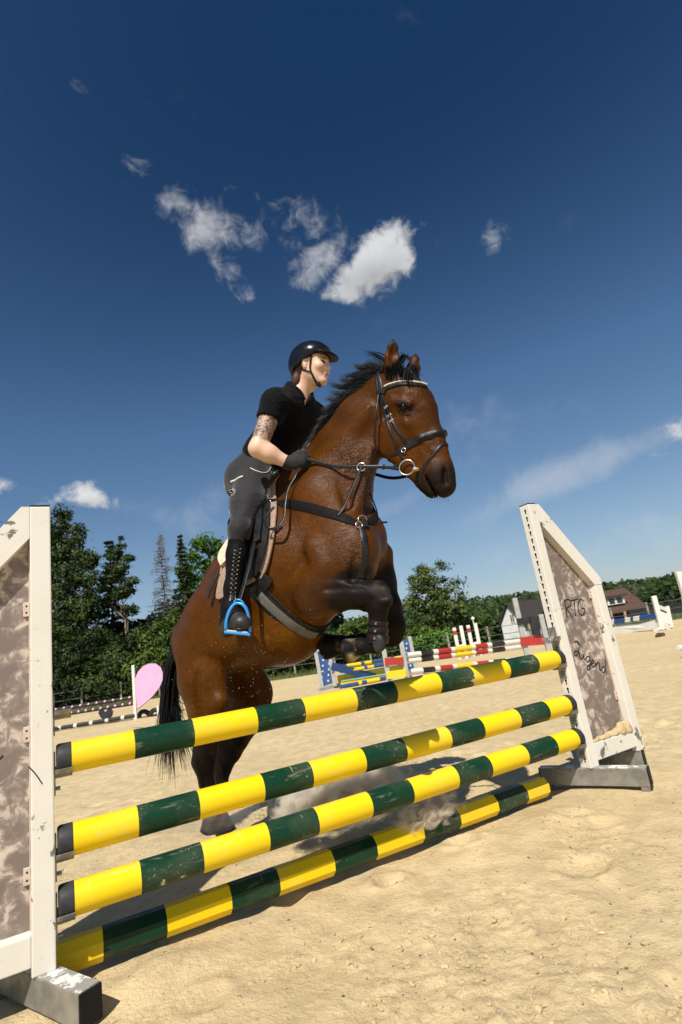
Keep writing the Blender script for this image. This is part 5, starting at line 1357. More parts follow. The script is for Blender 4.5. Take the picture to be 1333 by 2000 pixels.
# eyes (part of the horse)
for s_ in (1, -1):
    bm = bmesh.new(); bmesh.ops.create_uvsphere(bm, u_segments=20, v_segments=12, radius=.0205); me = bpy.data.meshes.new('eye'); bm.to_mesh(me); bm.free()
    me.materials.append(M_EYE := MAT('dark_horse_eye', (.003, .002, .0015), .14, (.002, .0015, .001), 5, spec=.25) if s_ == 1 else M_EYE); me.polygons.foreach_set('use_smooth', np.ones(len(me.polygons), bool))
    o = bpy.data.objects.new('eye', me); COL.objects.link(o); o.parent = HORSE; o.location = K(789, 796, .083 * s_)
# ---- tendon boots on the folded forelegs
M_STRIKE = MAT('dark_grey_plastic', (.035, .036, .040), .4, (.022, .022, .025), 20, spec=.25)
def tendon_boot(pts, v, label):
    t = troot('tendon_boot', label, 'tendon boot'); t['group'] = 'tendon boots on the forelegs'
    a, b = K(*pts[0], v), K(*pts[1], v); D2 = SDF(); ln = b - a
    D2.ecap(a, b, .035, .038, .045, .050, k=.01); n_ = ln / np.linalg.norm(ln); D2.plane(a, -n_, .004); D2.plane(b, n_, .004)
    V, F_ = D2.mesh(.006, smooth=1); mesh_obj('shell', V, F_, M_LEATHER, t, smooth=True)
    side = Vector((0, -1, 0)); fwd = Vector(n_).cross(side).normalized()
    for q in (.22, .5, .78):
        c = Vector(a * (1 - q) + b * q); rr_ = .0375 + .0115 * q
        P = []; N_ = []
        for k in range(22):
            an = R(-150 + 300 * k / 21); d = side * math.cos(an) + fwd * math.sin(an); P.append(c + d * (rr_ + .001)); N_.append(d)
        MB().ribbon(P, [Vector(n_)] * 22, N_, .020, .004).build('strap', M_BROWNLEATHER, t)
        p = c + side * (rr_ + .006) - fwd * .012; MB().tube([p, p + side * .003], .005, 8).build('stud', M_METAL, t)
    c = Vector(a * .04 + b * .96); D3 = SDF(); cc = np.array(c + side * .036 - fwd * .024); D3.ball(cc, (.040, .030, .016), k=.01, rot=np.array([n_, tuple(fwd), tuple(side)])); V, F_ = D3.mesh(.005, smooth=1); mesh_obj('strike_pad', V, F_, M_STRIKE, t, smooth=True)
    return t
tendon_boot([(740, 1206), (738, 1256)], .163, 'black and brown tendon boot on the right foreleg of the horse')
tendon_boot([(745, 1252), (700, 1255)], -.158, 'black tendon boot on the far left foreleg, half hidden behind the right one')

# the horse's other side carries the same tack
def mirrored(o, parent):
    me = o.data.copy(); co = np.empty(len(me.vertices) * 3, np.float32); me.vertices.foreach_get('co', co); co = co.reshape(-1, 3); co[:, 1] *= -1; me.vertices.foreach_set('co', co.ravel()); me.flip_normals(); me.update()
    q = bpy.data.objects.new(o.name.split('.')[0], me); COL.objects.link(q); q.parent = parent; return q
for root, names in ((SPAD, ('pad_cloth', 'pad_binding', 'fleece')), (SAD, ('flap', 'knee_block', 'flap_edge', 'flap_welt', 'girth_end', 'girth_billet', 'stirrup_leather')), (BP, ('saddle_tab',)), (BR, ('headpiece', 'cheekpiece', 'throat_lash', 'noseband_ring', 'keeper'))):
    for o in [c for c in root.children if c.type == 'MESH' and c.name.split('.')[0] in names]: mirrored(o, root)
ST2 = empty('stirrup', (-.05, 0, .14)); ST2.parent = SAD
for o in list(ST.children): mirrored(o, ST2)

# ---------------------------------------------------------------- mane, forelock and tail
M_MANE = MAT('black_horse_hair', (.007, .006, .006), .42, (.004, .0035, .0035), 40, spec=.25)
def strands(name, clumps, parent, seed, thick=.0011):
    """clumps: (list of guide points, spread at root, spread at tip, count)"""
    rr = np.random.RandomState(seed); mb = MB()
    for guide, sr, st, cnt in clumps:
        G = catmull(guide, 9); n = len(G)
        for i in range(cnt):
            o0 = rr.normal(0, 1, 3) * sr; o1 = rr.normal(0, 1, 3) * st; ln = rr.uniform(.62, 1.06); wv = rr.normal(0, .35, 3) * st; ph = rr.uniform(0, 6)
            P = []
            for k in range(7):
                t = k / 6 * ln; q = t * (n - 1); j = min(int(q), n - 2); p = G[j] + (G[j + 1] - G[j]) * (q - j)
                P.append(Vector(p + o0 * (1 - t) + o1 * t * t + wv * math.sin(3.4 * t + ph) * t))
            w = thick * rr.uniform(.7, 1.5); mb.tube(P, [w * .9, w, w, w * .9, w * .75, w * .5, w * .15], 3, cap=False)
    return mb.build(name, M_MANE, parent, fix=False)
def build_hair():
    cl = []
    # blown back from the upper crest in ragged tufts
    tufts = [((750, 720), (725, 712), (706, 718), (690, 712)), ((746, 724), (718, 722), (698, 731), (668, 737)), ((740, 730), (708, 737), (686, 746), (662, 742)), ((730, 740), (698, 748), (672, 757), (643, 751)), ((718, 750), (690, 764), (668, 770), (646, 766)),
             ((703, 760), (676, 777), (656, 782), (635, 778)), ((690, 770), (664, 788), (645, 796), (630, 800)), ((676, 782), (652, 802), (638, 812), (624, 820)), ((660, 797), (640, 816), (628, 828), (614, 840)), ((645, 814), (628, 832), (616, 846), (605, 860)),
             ((630, 834), (614, 852), (606, 868), (599, 882)), ((615, 858), (603, 876), (598, 890), (593, 902))]
    for i, t in enumerate(tufts):
        for v in (-.02, .012):
            g = [K(x, y, v + .01 * j) for j, (x, y) in enumerate(t)]; cl.append((g, .015, .010 if i < 6 else .009, 90))
    # short hair standing along the crest
    for q in np.linspace(0, 1, 26):
        x, y = 738 + (602 - 738) * q, 732 + (884 - 732) * q + 6 * math.sin(3.1 * q); cl.append(([K(x, y + 4, 0), K(x - 5, y - 5, 0), K(x - 14, y - 10, 0)], .010, .010, 16))
    strands('mane', cl, HORSE, 4)
    cl = []
    for (a, b, c) in (((786, 716), (806, 722), (828, 740)), ((782, 716), (800, 724), (820, 742)), ((780, 716), (794, 727), (808, 743)), ((776, 716), (786, 728), (797, 742)), ((774, 718), (779, 730), (786, 743)), ((768, 720), (769, 732), (773, 745)), ((790, 712), (808, 716), (826, 731)), ((758, 722), (754, 735), (757, 748)), ((764, 722), (762, 735), (765, 747))):
        g = [Vector(skin_at(*p)) for p in (a, b, c)]; g = [tuple(p + Vector((.010, -.004, .012 - .006 * i))) for i, p in enumerate(g)]; cl.append((g, .012, .011, 40))
    for (a, b, c) in (((780, 714), (790, 696), (806, 706)), ((776, 712), (786, 694), (800, 702)), ((762, 712), (742, 698), (726, 694)), ((760, 708), (735, 692), (712, 690))): cl.append(([K(*a, .0), K(*b, .0), K(*c, -.02)], .012, .008, 24))
    strands('forelock', cl, HORSE, 9, .0013)
    cl = []
    for (dx, dv, tipx, tipy, cnt) in ((0, 0, 345, 1500, 90), (-4, .02, 325, 1498, 90), (4, -.02, 362, 1478, 80), (-7, .03, 312, 1490, 60), (0, -.03, 372, 1470, 60), (-8, 0, 322, 1440, 90), (-2, .0, 335, 1420, 90), (8, 0, 350, 1400, 90)):
        cl.append(([K(372, 1238, dv), K(352 + dx * .5, 1262, dv), K(338 + dx, 1310, dv), K(332 + dx, 1370, dv), K((332 + tipx) / 2 + dx * .5, (1370 + tipy) / 2, dv), K(tipx, tipy, dv * 1.5)], .018, .028, int(cnt * 2.2)))
    cl.append(([K(330, 1400, 0), K(322, 1418, 0), K(300, 1424, 0), K(262, 1422, 0), K(246, 1428, 0)], .006, .006, 5))
    strands('tail', cl, HORSE, 12, .0026)
    # whiskers
    rr = np.random.RandomState(2); mb = MB()
    for i in range(26):
        x, y = rr.uniform(828, 880), 0; y = 968 + rr.uniform(-4, 4); p = K(x, y, rr.uniform(-.03, .03)); e = p + np.array([rr.uniform(-.02, .02), rr.uniform(-.02, .02), -rr.uniform(.02, .04)]); mb.tube([p, (p + e) / 2 + [.004, 0, 0], e], [.0005, .0004, .0002], 3, cap=False)
    mb.build('whiskers', M_MANE, HORSE)
build_hair()

# ---------------------------------------------------------------- land beyond the arena
def grass_material():
    m, N, L, bs = nodes_of('meadow_grass'); v = tex_coord(N, L)
    a = noise(N, L, v, .35, 5, .6); b = noise(N, L, v, 5, 5, .65)
    c = ramp(N, L, a, [(.35, (.055, .085, .022)), (.65, (.115, .125, .035))]); c = mixc(N, L, ramp(N, L, b, [(.4, 0), (.7, .6)]), c, (.16, .15, .06))
    L.new(c, bs.inputs['Base Color']); bs.inputs['Roughness'].default_value = .9; add_bump(N, L, bs, b, .8, .2); return m
M_GRASS = grass_material()
def terrain_z(x, y):
    """meadow falls gently from the arena edge, then far wooded hills rise"""
    d = np.clip(y - 25.0, 0, None)
    z = .06 - .034 * np.clip(d - 6, 0, 60)
    z = z + np.where(y > 140, 30 * sm(y, 140, 420) * (.45 + .9 * fbm(x * .004 + 2, y * .002, 0, 3, 17) + .18 * sm(x, -40, 200)), 0)
    return z
def build_terrain():
    xs = np.concatenate([np.linspace(-600, -60, 40), np.linspace(-58, 58, 80), np.linspace(60, 600, 40)]); ys = np.concatenate([np.array([25.0, 25.05]), np.linspace(25.6, 60, 40), np.linspace(62, 900, 80)])
    X, Y = np.meshgrid(xs, ys); Z = terrain_z(X, Y) + np.where(Y > 25.3, .10 * (fbm(X * .7, Y * .7, 0, 3, 8)), -.05)
    Z[0] = -.2
    nx, ny = len(xs), len(ys); i = np.arange(nx * ny).reshape(ny, nx)
    F_ = np.stack([i[:-1, :-1].ravel(), i[:-1, 1:].ravel(), i[1:, 1:].ravel(), i[1:, :-1].ravel()], 1)
    o = mesh_obj('terrain', np.stack([X.ravel(), Y.ravel(), Z.ravel()], 1), F_, M_GRASS, smooth=True); tag(o, kind='structure')
build_terrain()
# ---- grass tufts along the edge of the sand
def build_grass_edge():
    rr = np.random.RandomState(8); V = []; Fs = []; n = 9000
    x = rr.uniform(-16, 20, n); y = 25.05 + rr.rand(n) ** 2 * 2.6; h = rr.uniform(.08, .34, n)
    for i in range(n):
        a = rr.uniform(0, 6.28); w = .012; dx, dy = math.cos(a) * w, math.sin(a) * w; lx, ly = rr.normal(0, .07, 2)
        V += [(x[i] - dx, y[i] - dy, 0), (x[i] + dx, y[i] + dy, 0), (x[i] + lx, y[i] + ly, h[i])]; Fs.append((3 * i, 3 * i + 1, 3 * i + 2))
    o = mesh_obj('grass', V, Fs, MAT('grass_blades', (.13, .16, .04), .7, (.07, .10, .025), .8)); tag(o, 'uncut green grass along the edge of the sand arena', kind='stuff')
build_grass_edge()

# ---------------------------------------------------------------- trees
def leaf_material(name, c1, c2, c3):
    m, N, L, bs = nodes_of(name); at = N.new('ShaderNodeVertexColor'); at.layer_name = 'leaf'
    sep = N.new('ShaderNodeSeparateColor'); L.new(at.outputs[0], sep.inputs[0])
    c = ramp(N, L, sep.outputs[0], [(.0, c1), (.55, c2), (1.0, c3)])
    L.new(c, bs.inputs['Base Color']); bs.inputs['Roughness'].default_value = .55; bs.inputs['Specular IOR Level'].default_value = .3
    tr = N.new('ShaderNodeBsdfTranslucent'); L.new(mixc(N, L, .5, c, c2), tr.inputs[0]); mx = N.new('ShaderNodeMixShader'); mx.inputs[0].default_value = .28
    L.new(bs.outputs[0], mx.inputs[1]); L.new(tr.outputs[0], mx.inputs[2]); L.new(mx.outputs[0], N['Material Output'].inputs[0]); return m
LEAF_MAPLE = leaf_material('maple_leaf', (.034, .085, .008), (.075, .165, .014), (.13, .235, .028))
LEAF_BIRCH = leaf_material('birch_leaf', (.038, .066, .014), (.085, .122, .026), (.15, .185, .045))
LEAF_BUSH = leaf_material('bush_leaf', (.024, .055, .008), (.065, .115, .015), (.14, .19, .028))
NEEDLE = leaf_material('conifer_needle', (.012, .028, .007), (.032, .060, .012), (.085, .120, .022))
LEAF_DEEP = leaf_material('deep_shade_leaf', (.005, .013, .003), (.014, .030, .006), (.055, .088, .014))  # shade inside the foliage is put into this darker leaf colour
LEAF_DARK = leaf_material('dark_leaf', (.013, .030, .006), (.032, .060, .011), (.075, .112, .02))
M_BARK = MAT('tree_bark', (.16, .12, .085), .9, (.07, .055, .04), 14, bump=.5, bscale=30, bdist=.02)
M_PINEBARK = MAT('pale_pine_bark', (.38, .28, .19), .9, (.2, .14, .1), 8, bump=.4, bscale=30, bdist=.02)
M_DEADWOOD = MAT('dead_wood', (.22, .20, .18), .9, (.12, .11, .10), 10)
def leaves_mesh(name, C, N_, size, shade, mat, parent, rr, aspect=1.6, droop=0.0):
    n = len(C); N_ = N_ / np.maximum(np.linalg.norm(N_, axis=1, keepdims=True), 1e-6)
    t = rr.normal(0, 1, (n, 3)); t[:, 2] -= droop; t -= N_ * (t * N_).sum(1, keepdims=True); t /= np.maximum(np.linalg.norm(t, axis=1, keepdims=True), 1e-6); b = np.cross(N_, t)
    s = size * rr.uniform(.6, 1.35, (n, 1)); a = t * s * aspect * .5; w = b * s * .5
    V = np.stack([C - a, C + w * .9 - a * .1 + N_ * s * .12, C + a, C - w * .9 - a * .1 + N_ * s * .12], 1).reshape(-1, 3)
    F_ = np.arange(4 * n).reshape(n, 4); me = bpy.data.meshes.new(name)
    me.vertices.add(4 * n); me.vertices.foreach_set('co', V.ravel().astype(np.float32)); me.loops.add(4 * n); me.loops.foreach_set('vertex_index', F_.ravel().astype(np.int32))
    me.polygons.add(n); me.polygons.foreach_set('loop_start', np.arange(0, 4 * n, 4, dtype=np.int32)); me.polygons.foreach_set('loop_total', np.full(n, 4, np.int32)); me.update(calc_edges=True)
    me.materials.append(mat); o = bpy.data.objects.new(name, me); COL.objects.link(o); o.parent = parent
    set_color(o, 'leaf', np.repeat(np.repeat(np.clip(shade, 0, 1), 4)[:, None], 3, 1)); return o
def clumped(blobs, nclump, nleaf, rr, clump_r, shell=.35):
    """leaf centres gathered in clumps spread through the blobs' volume"""
    vol = np.array([b[3] * b[4] * b[5] for b in blobs]); pick = rr.choice(len(blobs), nclump, p=vol / vol.sum()); B = np.array(blobs)[pick]
    d = rr.normal(0, 1, (nclump, 3)); d /= np.linalg.norm(d, axis=1, keepdims=True); r = rr.rand(nclump, 1) ** shell
    cc = B[:, :3] + d * r * B[:, 3:6]; k = rr.randint(0, nclump, nleaf)
    g = rr.normal(0, 1, (nleaf, 3)); C = cc[k] + g * clump_r * rr.uniform(.5, 1.4, (nclump, 1))[k] * [1, 1, .7]
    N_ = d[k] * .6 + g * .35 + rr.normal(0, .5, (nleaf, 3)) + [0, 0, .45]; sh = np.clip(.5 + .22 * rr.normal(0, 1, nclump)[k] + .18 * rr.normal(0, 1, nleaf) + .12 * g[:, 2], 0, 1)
    return C, N_, sh, cc
def limb(mb, p, q, r0, r1, rr, n=6, wob=.06):
    p = np.array(p, float); q = np.array(q, float); L_ = np.linalg.norm(q - p)
    P = [p + (q - p) * t + rr.normal(0, wob * L_, 3) * math.sin(math.pi * t) * .5 for t in np.linspace(0, 1, n)]; mb.tube([Vector(x) for x in P], [r0 + (r1 - r0) * t for t in np.linspace(0, 1, n)], 7)
def broadleaf(name, base, h, blobs, label, mat, seed, nclump=150, nleaf=6500, leaf=.15, clump=.22, trunk_r=.16, group=None, bark=None, trunk_h=None, cat='tree', droop=0.0, lean=(0, 0)):
    rr = np.random.RandomState(seed); root = empty(name, base); tag(root, label, cat, group)
    C, N_, sh, cc = clumped(blobs, nclump, nleaf, rr, clump); leaves_mesh('crown', C, N_, leaf, sh, mat, root, rr, droop=droop)
    mb = MB(); th = trunk_h or h * .82; limb(mb, (0, 0, -.3), (lean[0], lean[1], th), trunk_r, trunk_r * .22, rr, 9, .02)
    for i in range(14):
        c = cc[rr.randint(len(cc))]; z0 = np.clip(c[2] - rr.uniform(.4, 1.4), .25 * h, th * .95); limb(mb, (lean[0] * z0 / th, lean[1] * z0 / th, z0), c, trunk_r * .35, .015, rr, 5, .05)
    mb.build('trunk', bark or M_BARK, root, smooth=True); return root
def conifer(name, base, h, r, label, seed, z0=.15, n_wh=26, mat=None, leaf=.13, bark=None, trunk_r=.13, droop=.35, sparse=1.0, group=None, top_r=.08, dead=False, cat='tree', ragged=.35):
    rr = np.random.RandomState(seed); root = empty(name, base); tag(root, label, cat, group); mb = MB(); limb(mb, (0, 0, -.3), (rr.normal(0, .1), rr.normal(0, .1), h), trunk_r, .02, rr, 9, .006)
    C = []; N_ = []; sh = []; tw = MB()
    for w in range(n_wh):
        z = h * (z0 + (1 - z0) * (w / (n_wh - 1)) ** .9); f = 1 - (z / h - z0) / (1 - z0); R0 = max(r * (f ** .75) , top_r * r)
        for k in range(rr.randint(4, 8)):
            if rr.rand() > sparse: continue
            a = rr.uniform(0, 6.283); L_ = R0 * rr.uniform(1 - ragged, 1 + ragged * .6); d = np.array([math.cos(a), math.sin(a), 0]); up = rr.uniform(-.1, .35)
            tip = d * L_ + [0, 0, up * L_ - droop * L_ * L_ / max(r, .1) * .5]; p0 = np.array([0, 0, z]); mid = p0 + tip * .5 + [0, 0, .08 * L_]
            (tw if dead else mb).tube([Vector(p0), Vector(mid), Vector(p0 + tip)], [.028, .018, .006], 5, cap=False)
            if dead:
                for s_ in range(7):
                    t = rr.uniform(.25, 1); q = p0 + tip * t; e = q + rr.normal(0, .18, 3) + [0, 0, -.12]; tw.tube([Vector(q), Vector(e)], [.009, .003], 3, cap=False)
                continue
            m = int(26 * L_ / .8 + 10); t = rr.uniform(.18, 1.05, m)[:, None]; c = p0 + tip * t + [0, 0, .08 * L_] * (1 - (2 * t - 1) ** 2) + rr.normal(0, 1, (m, 3)) * [.10, .10, .06] * (.6 + L_ * .35)
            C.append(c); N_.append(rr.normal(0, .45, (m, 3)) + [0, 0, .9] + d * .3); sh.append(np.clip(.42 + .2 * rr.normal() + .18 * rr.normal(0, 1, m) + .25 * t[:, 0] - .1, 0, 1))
    if dead: tw.build('branches', M_DEADWOOD, root)
    else: leaves_mesh('crown', np.concatenate(C), np.concatenate(N_), leaf, np.concatenate(sh), mat or NEEDLE, root, rr, 1.8)
    mb.build('trunk', bark or (M_DEADWOOD if dead else M_BARK), root, smooth=True); return root
def foot_of(px, y):
    """ground point on bearing px (taken at the horizon) at distance y"""
    py = 1349 + (px - 100) * (1174 - 1349) / 1150.0; p = at_depth(px, py, y); return Vector((p.x, y, float(terrain_z(np.array(p.x), np.array(float(y))))))
def top_h(px, py, y, base): return at_depth(px, py, y).z - base.z
def tree_by(px_base, y, px_top, py_top):
    b = foot_of(px_base, y); return b, top_h(px_top, py_top, y, b)
def build_trees():
    g = 'trees along the left side behind the arena'
    # left row; distances 27 to 36 m. crowns given as (px, py, half-width px, half-height px)
    def PB(b, y, lst, dy=.8):
        out = []
        for (px, py, rx, rz) in lst:
            p = at_depth(px, py, y); k = y / F_PX; out.append((p.x - b.x, 0, p.z - b.z, rx * k, max(rx * k * .8, .4), rz * k))
        return out
    b, h = tree_by(170, 28, 125, 990)
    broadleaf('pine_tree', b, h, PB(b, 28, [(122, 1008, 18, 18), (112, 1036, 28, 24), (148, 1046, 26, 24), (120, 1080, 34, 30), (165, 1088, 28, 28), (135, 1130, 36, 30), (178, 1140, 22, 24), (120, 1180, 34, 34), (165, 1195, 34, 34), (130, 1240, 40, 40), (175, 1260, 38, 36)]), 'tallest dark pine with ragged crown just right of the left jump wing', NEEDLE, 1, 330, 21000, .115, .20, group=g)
    b, h = tree_by(110, 31, 60, 1000); broadleaf('pine_tree', b, h, PB(b, 31, [(70, 1030, 26, 30), (50, 1080, 34, 40), (90, 1120, 34, 40), (60, 1180, 44, 50), (95, 1240, 44, 50)]), 'dark pine half hidden behind the left jump wing', NEEDLE, 2, 150, 8000, .14, .22, group=g)
    b, h = tree_by(272, 29, 235, 1045)
    broadleaf('pine_tree', b, h, PB(b, 29, [(236, 1052, 5, 10), (234, 1072, 9, 10), (224, 1088, 15, 9), (248, 1094, 14, 9), (232, 1112, 22, 11), (216, 1132, 22, 11), (252, 1138, 18, 11), (236, 1158, 26, 11), (214, 1178, 22, 10), (254, 1186, 16, 10)]), 'pine with bare pale lower trunk, second tall tree from the left', NEEDLE, 3, 120, 5600, .11, .12, .085, g, M_PINEBARK, lean=(-.95, 0))
    b, h = tree_by(225, 32, 200, 1062); conifer('spruce_tree', b, h, 1.9, 'dark pointed spruce filling the gap between the two tallest pines', 4, .05, 30, leaf=.13, group=g, ragged=.45, droop=.2)
    b, h = tree_by(330, 32, 303, 1048); conifer('dead_larch', b, h, 1.45, 'bare dead larch with thin grey branches against the sky', 5, .25, 34, dead=True, trunk_r=.075, group=g, droop=.45)
    b, h = tree_by(372, 30, 343, 1050); conifer('pine_tree', b, h, .78, 'slim pointed pine with pale trunk between the dead larch and the bright maple', 6, .30, 24, leaf=.11, bark=M_PINEBARK, trunk_r=.07, group=g, ragged=.5, droop=.1)
    b, h = tree_by(430, 33, 405, 1040)
    broadleaf('maple_tree', b, h, PB(b, 33, [(405, 1058, 24, 18), (385, 1075, 24, 22), (428, 1078, 24, 24), (375, 1110, 26, 26), (412, 1115, 34, 30), (445, 1110, 26, 28), (380, 1155, 34, 32), (425, 1165, 40, 36), (390, 1210, 44, 40), (450, 1180, 40, 40)]), 'bright green maple with rounded crown behind the horse rump', LEAF_MAPLE, 7, 200, 12000, .15, .24, group=g)
    b, h = tree_by(500, 34, 470, 1075); broadleaf('maple_tree', b, h, [(0, 0, h * .62, 1.5, 1.3, h * .33), (.5, 0, h * .35, 1.5, 1.3, h * .25)], 'green tree mostly hidden behind the horse and the rider', LEAF_BUSH, 8, 140, 7000, .17, .26, group=g)
    b, h = tree_by(-15, 27, -30, 1010); broadleaf('oak_tree', b, h, [(0, 0, h * .7, 1.2, 1.2, h * .28), (0, 0, h * .4, 1.4, 1.2, h * .3)], 'dark tree peeking in behind the far left edge of the jump wing', LEAF_DARK, 9, 120, 6000, .17, .26, group=g)
    # undergrowth under the left row, its deep shade put into darker leaf colours
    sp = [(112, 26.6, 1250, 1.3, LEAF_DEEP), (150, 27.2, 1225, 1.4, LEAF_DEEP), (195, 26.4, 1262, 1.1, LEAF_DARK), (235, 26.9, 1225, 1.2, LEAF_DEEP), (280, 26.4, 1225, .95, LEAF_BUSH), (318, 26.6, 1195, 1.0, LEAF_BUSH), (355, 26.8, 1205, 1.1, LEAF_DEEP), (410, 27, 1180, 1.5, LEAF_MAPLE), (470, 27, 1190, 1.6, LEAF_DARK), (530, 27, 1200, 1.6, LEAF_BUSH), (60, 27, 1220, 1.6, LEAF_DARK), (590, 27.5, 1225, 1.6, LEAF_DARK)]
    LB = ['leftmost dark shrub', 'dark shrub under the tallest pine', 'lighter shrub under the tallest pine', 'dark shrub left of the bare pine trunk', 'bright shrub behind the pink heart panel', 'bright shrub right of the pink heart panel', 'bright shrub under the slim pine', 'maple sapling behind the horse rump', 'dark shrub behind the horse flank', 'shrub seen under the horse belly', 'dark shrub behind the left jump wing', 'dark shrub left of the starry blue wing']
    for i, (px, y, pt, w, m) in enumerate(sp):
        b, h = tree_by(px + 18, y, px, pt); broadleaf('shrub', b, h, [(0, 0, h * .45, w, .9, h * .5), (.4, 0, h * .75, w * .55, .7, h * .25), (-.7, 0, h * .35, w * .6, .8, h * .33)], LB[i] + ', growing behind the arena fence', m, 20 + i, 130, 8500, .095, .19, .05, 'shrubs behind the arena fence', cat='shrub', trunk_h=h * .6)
    # far wood closing the gaps behind the left row
    # birch on the right of the horse
    b, h = tree_by(858, 33, 838, 1092)
    broadleaf('birch_tree', b, h, [(-.55, 0, h * .78, .75, .7, h * .15), (.1, 0, h * .70, 1.0, .9, h * .2), (1.2, 0, h * .62, .75, .7, h * .14), (-1.1, 0, h * .55, .8, .8, h * .16), (.4, 0, h * .45, 1.5, 1.2, h * .2), (1.5, 0, h * .45, .6, .6, h * .14), (-.2, 0, h * .92, .45, .4, h * .07), (.75, 0, h * .88, .35, .3, h * .10), (-.9, 0, h * .3, 1.2, 1, h * .2), (.8, 0, h * .25, 1.4, 1, h * .18)], 'tall loose birch standing right of the horse forelegs', LEAF_BIRCH, 40, 150, 13000, .11, .19, group='trees right of the horse', droop=1.2)
    sp = [(665, 31, 1225, 1.3, LEAF_BUSH), (700, 30, 1205, 1.2, LEAF_BUSH), (745, 30, 1235, 1.3, LEAF_DARK), (800, 28.5, 1225, 1.4, LEAF_BUSH), (840, 28, 1235, 1.3, LEAF_MAPLE), (625, 29, 1270, 1.2, LEAF_DARK), (890, 36, 1205, 1.6, LEAF_DARK)]
    LB = ['shrub behind the starry blue wing', 'young tree between the folded forelegs', 'low dark shrub under the birch', 'green shrub left of the birch foot', 'bright shrub at the foot of the birch', 'low dark shrub beneath the horse girth', 'dark shrub right of the birch']
    for i, (px, y, pt, w, m) in enumerate(sp):
        b, h = tree_by(px + 6, y, px, pt); broadleaf('shrub', b, h, [(0, 0, h * .45, w, .9, h * .5), (.3, 0, h * .75, w * .5, .7, h * .25)], LB[i] + ', behind the arena', m, 50 + i, 110, 7000, .10, .18, .05, 'shrubs behind the arena fence', cat='shrub', trunk_h=h * .6)
    # mid-distance trees towards the houses
    mid = [(905, 75, 1212, 3.2), (935, 82, 1206, 3.4), (965, 88, 1202, 3.5), (1080, 95, 1184, 4), (1130, 95, 1176, 4), (1195, 100, 1148, 4.0), (1225, 92, 1166, 4.2), (1258, 88, 1164, 4.2), (1295, 72, 1148, 3.2), (1330, 66, 1152, 3.4), (1275, 80, 1160, 3.5)]
    LM = ['leftmost of the far trees right of the birch', 'second far tree right of the birch', 'far tree just left of the white house', 'far tree behind the white house roof', 'far tree hidden behind the lettered jump wing', 'far tree rising left behind the brown roof', 'far tree right of the brown roof', 'far tree above the white wing with blue poles', 'darkest far tree near the right edge', 'far tree at the right edge behind the cut-off wing', 'far tree between the white wing and the right edge']
    for i, (px, y, pt, w) in enumerate(mid):
        b, h = tree_by(px, y, px, pt); broadleaf('far_tree', b, h, [(0, 0, h * .55, w, w * .7, h * .45), (w * .5, 0, h * .45, w * .7, w * .6, h * .4), (-w * .5, 0, h * .4, w * .7, w * .6, h * .4)], LM[i], LEAF_DARK if i % 3 else LEAF_DEEP, 70 + i, 110, 3600, .42, .55, .22, 'distant trees on the right')
    for i, (px, py) in enumerate(((1217, 1143), (1242, 1141), (1262, 1152))):
        b, h = tree_by(px + 5, 85, px, py); conifer('bare_larch', b, h, 1.6, ('leftmost', 'middle', 'rightmost')[i] + ' thin bare tree top above the far trees on the right', 90 + i, .3, 16, dead=True, trunk_r=.12, group='bare trees on the right')
build_trees()
def build_far_wood():
    """wood on the hill and dark fill between the rows: nobody could count it"""
    rr = np.random.RandomState(33); C = []; N_ = []; sh = []
    n = 17000; x = rr.uniform(-260, 330, n); y = rr.uniform(150, 420, n); z = terrain_z(x, y) + rr.rand(n) * 5.0 * (.6 + .8 * vnoise(x * .12, y * .12, 0, 5))
    C.append(np.stack([x, y, z], 1)); N_.append(rr.normal(0, .5, (n, 3)) + [0, -.5, .6]); sh.append(np.clip(.4 + .5 * fbm(x * .06, y * .06, 0, 3, 4) + .15 * rr.normal(0, 1, n), 0, 1))
    root = empty('far_wood', (0, 0, 0)); o = leaves_mesh('far_wood', np.concatenate(C), np.concatenate(N_), 2.6, np.concatenate(sh), LEAF_DARK, None, rr, 1.1)
    bpy.data.objects.remove(root); o.name = 'far_wood'; tag(o, 'dark green wood covering the low hills on the horizon', kind='stuff')
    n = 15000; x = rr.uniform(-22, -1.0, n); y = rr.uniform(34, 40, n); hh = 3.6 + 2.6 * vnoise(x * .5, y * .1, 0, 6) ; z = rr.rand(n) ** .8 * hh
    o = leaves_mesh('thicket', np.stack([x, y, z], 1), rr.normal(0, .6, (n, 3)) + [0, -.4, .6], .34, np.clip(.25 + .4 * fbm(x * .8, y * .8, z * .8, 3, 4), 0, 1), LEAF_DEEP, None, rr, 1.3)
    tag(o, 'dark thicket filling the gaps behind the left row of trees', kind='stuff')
    n = 9000; x = rr.uniform(-3, 8.5, n); y = rr.uniform(35, 42, n); z = rr.rand(n) ** .8 * (1.2 + .9 * vnoise(x * .5, y * .1, 0, 6)) - .3
    o = leaves_mesh('hedge', np.stack([x, y, z], 1), rr.normal(0, .6, (n, 3)) + [0, -.4, .6], .26, np.clip(.35 + .5 * fbm(x * .8, y * .8, z * .8, 3, 4), 0, 1), LEAF_BUSH, None, rr, 1.3)
    tag(o, 'long low hedge behind the arena right of the horse', kind='stuff')
build_far_wood()
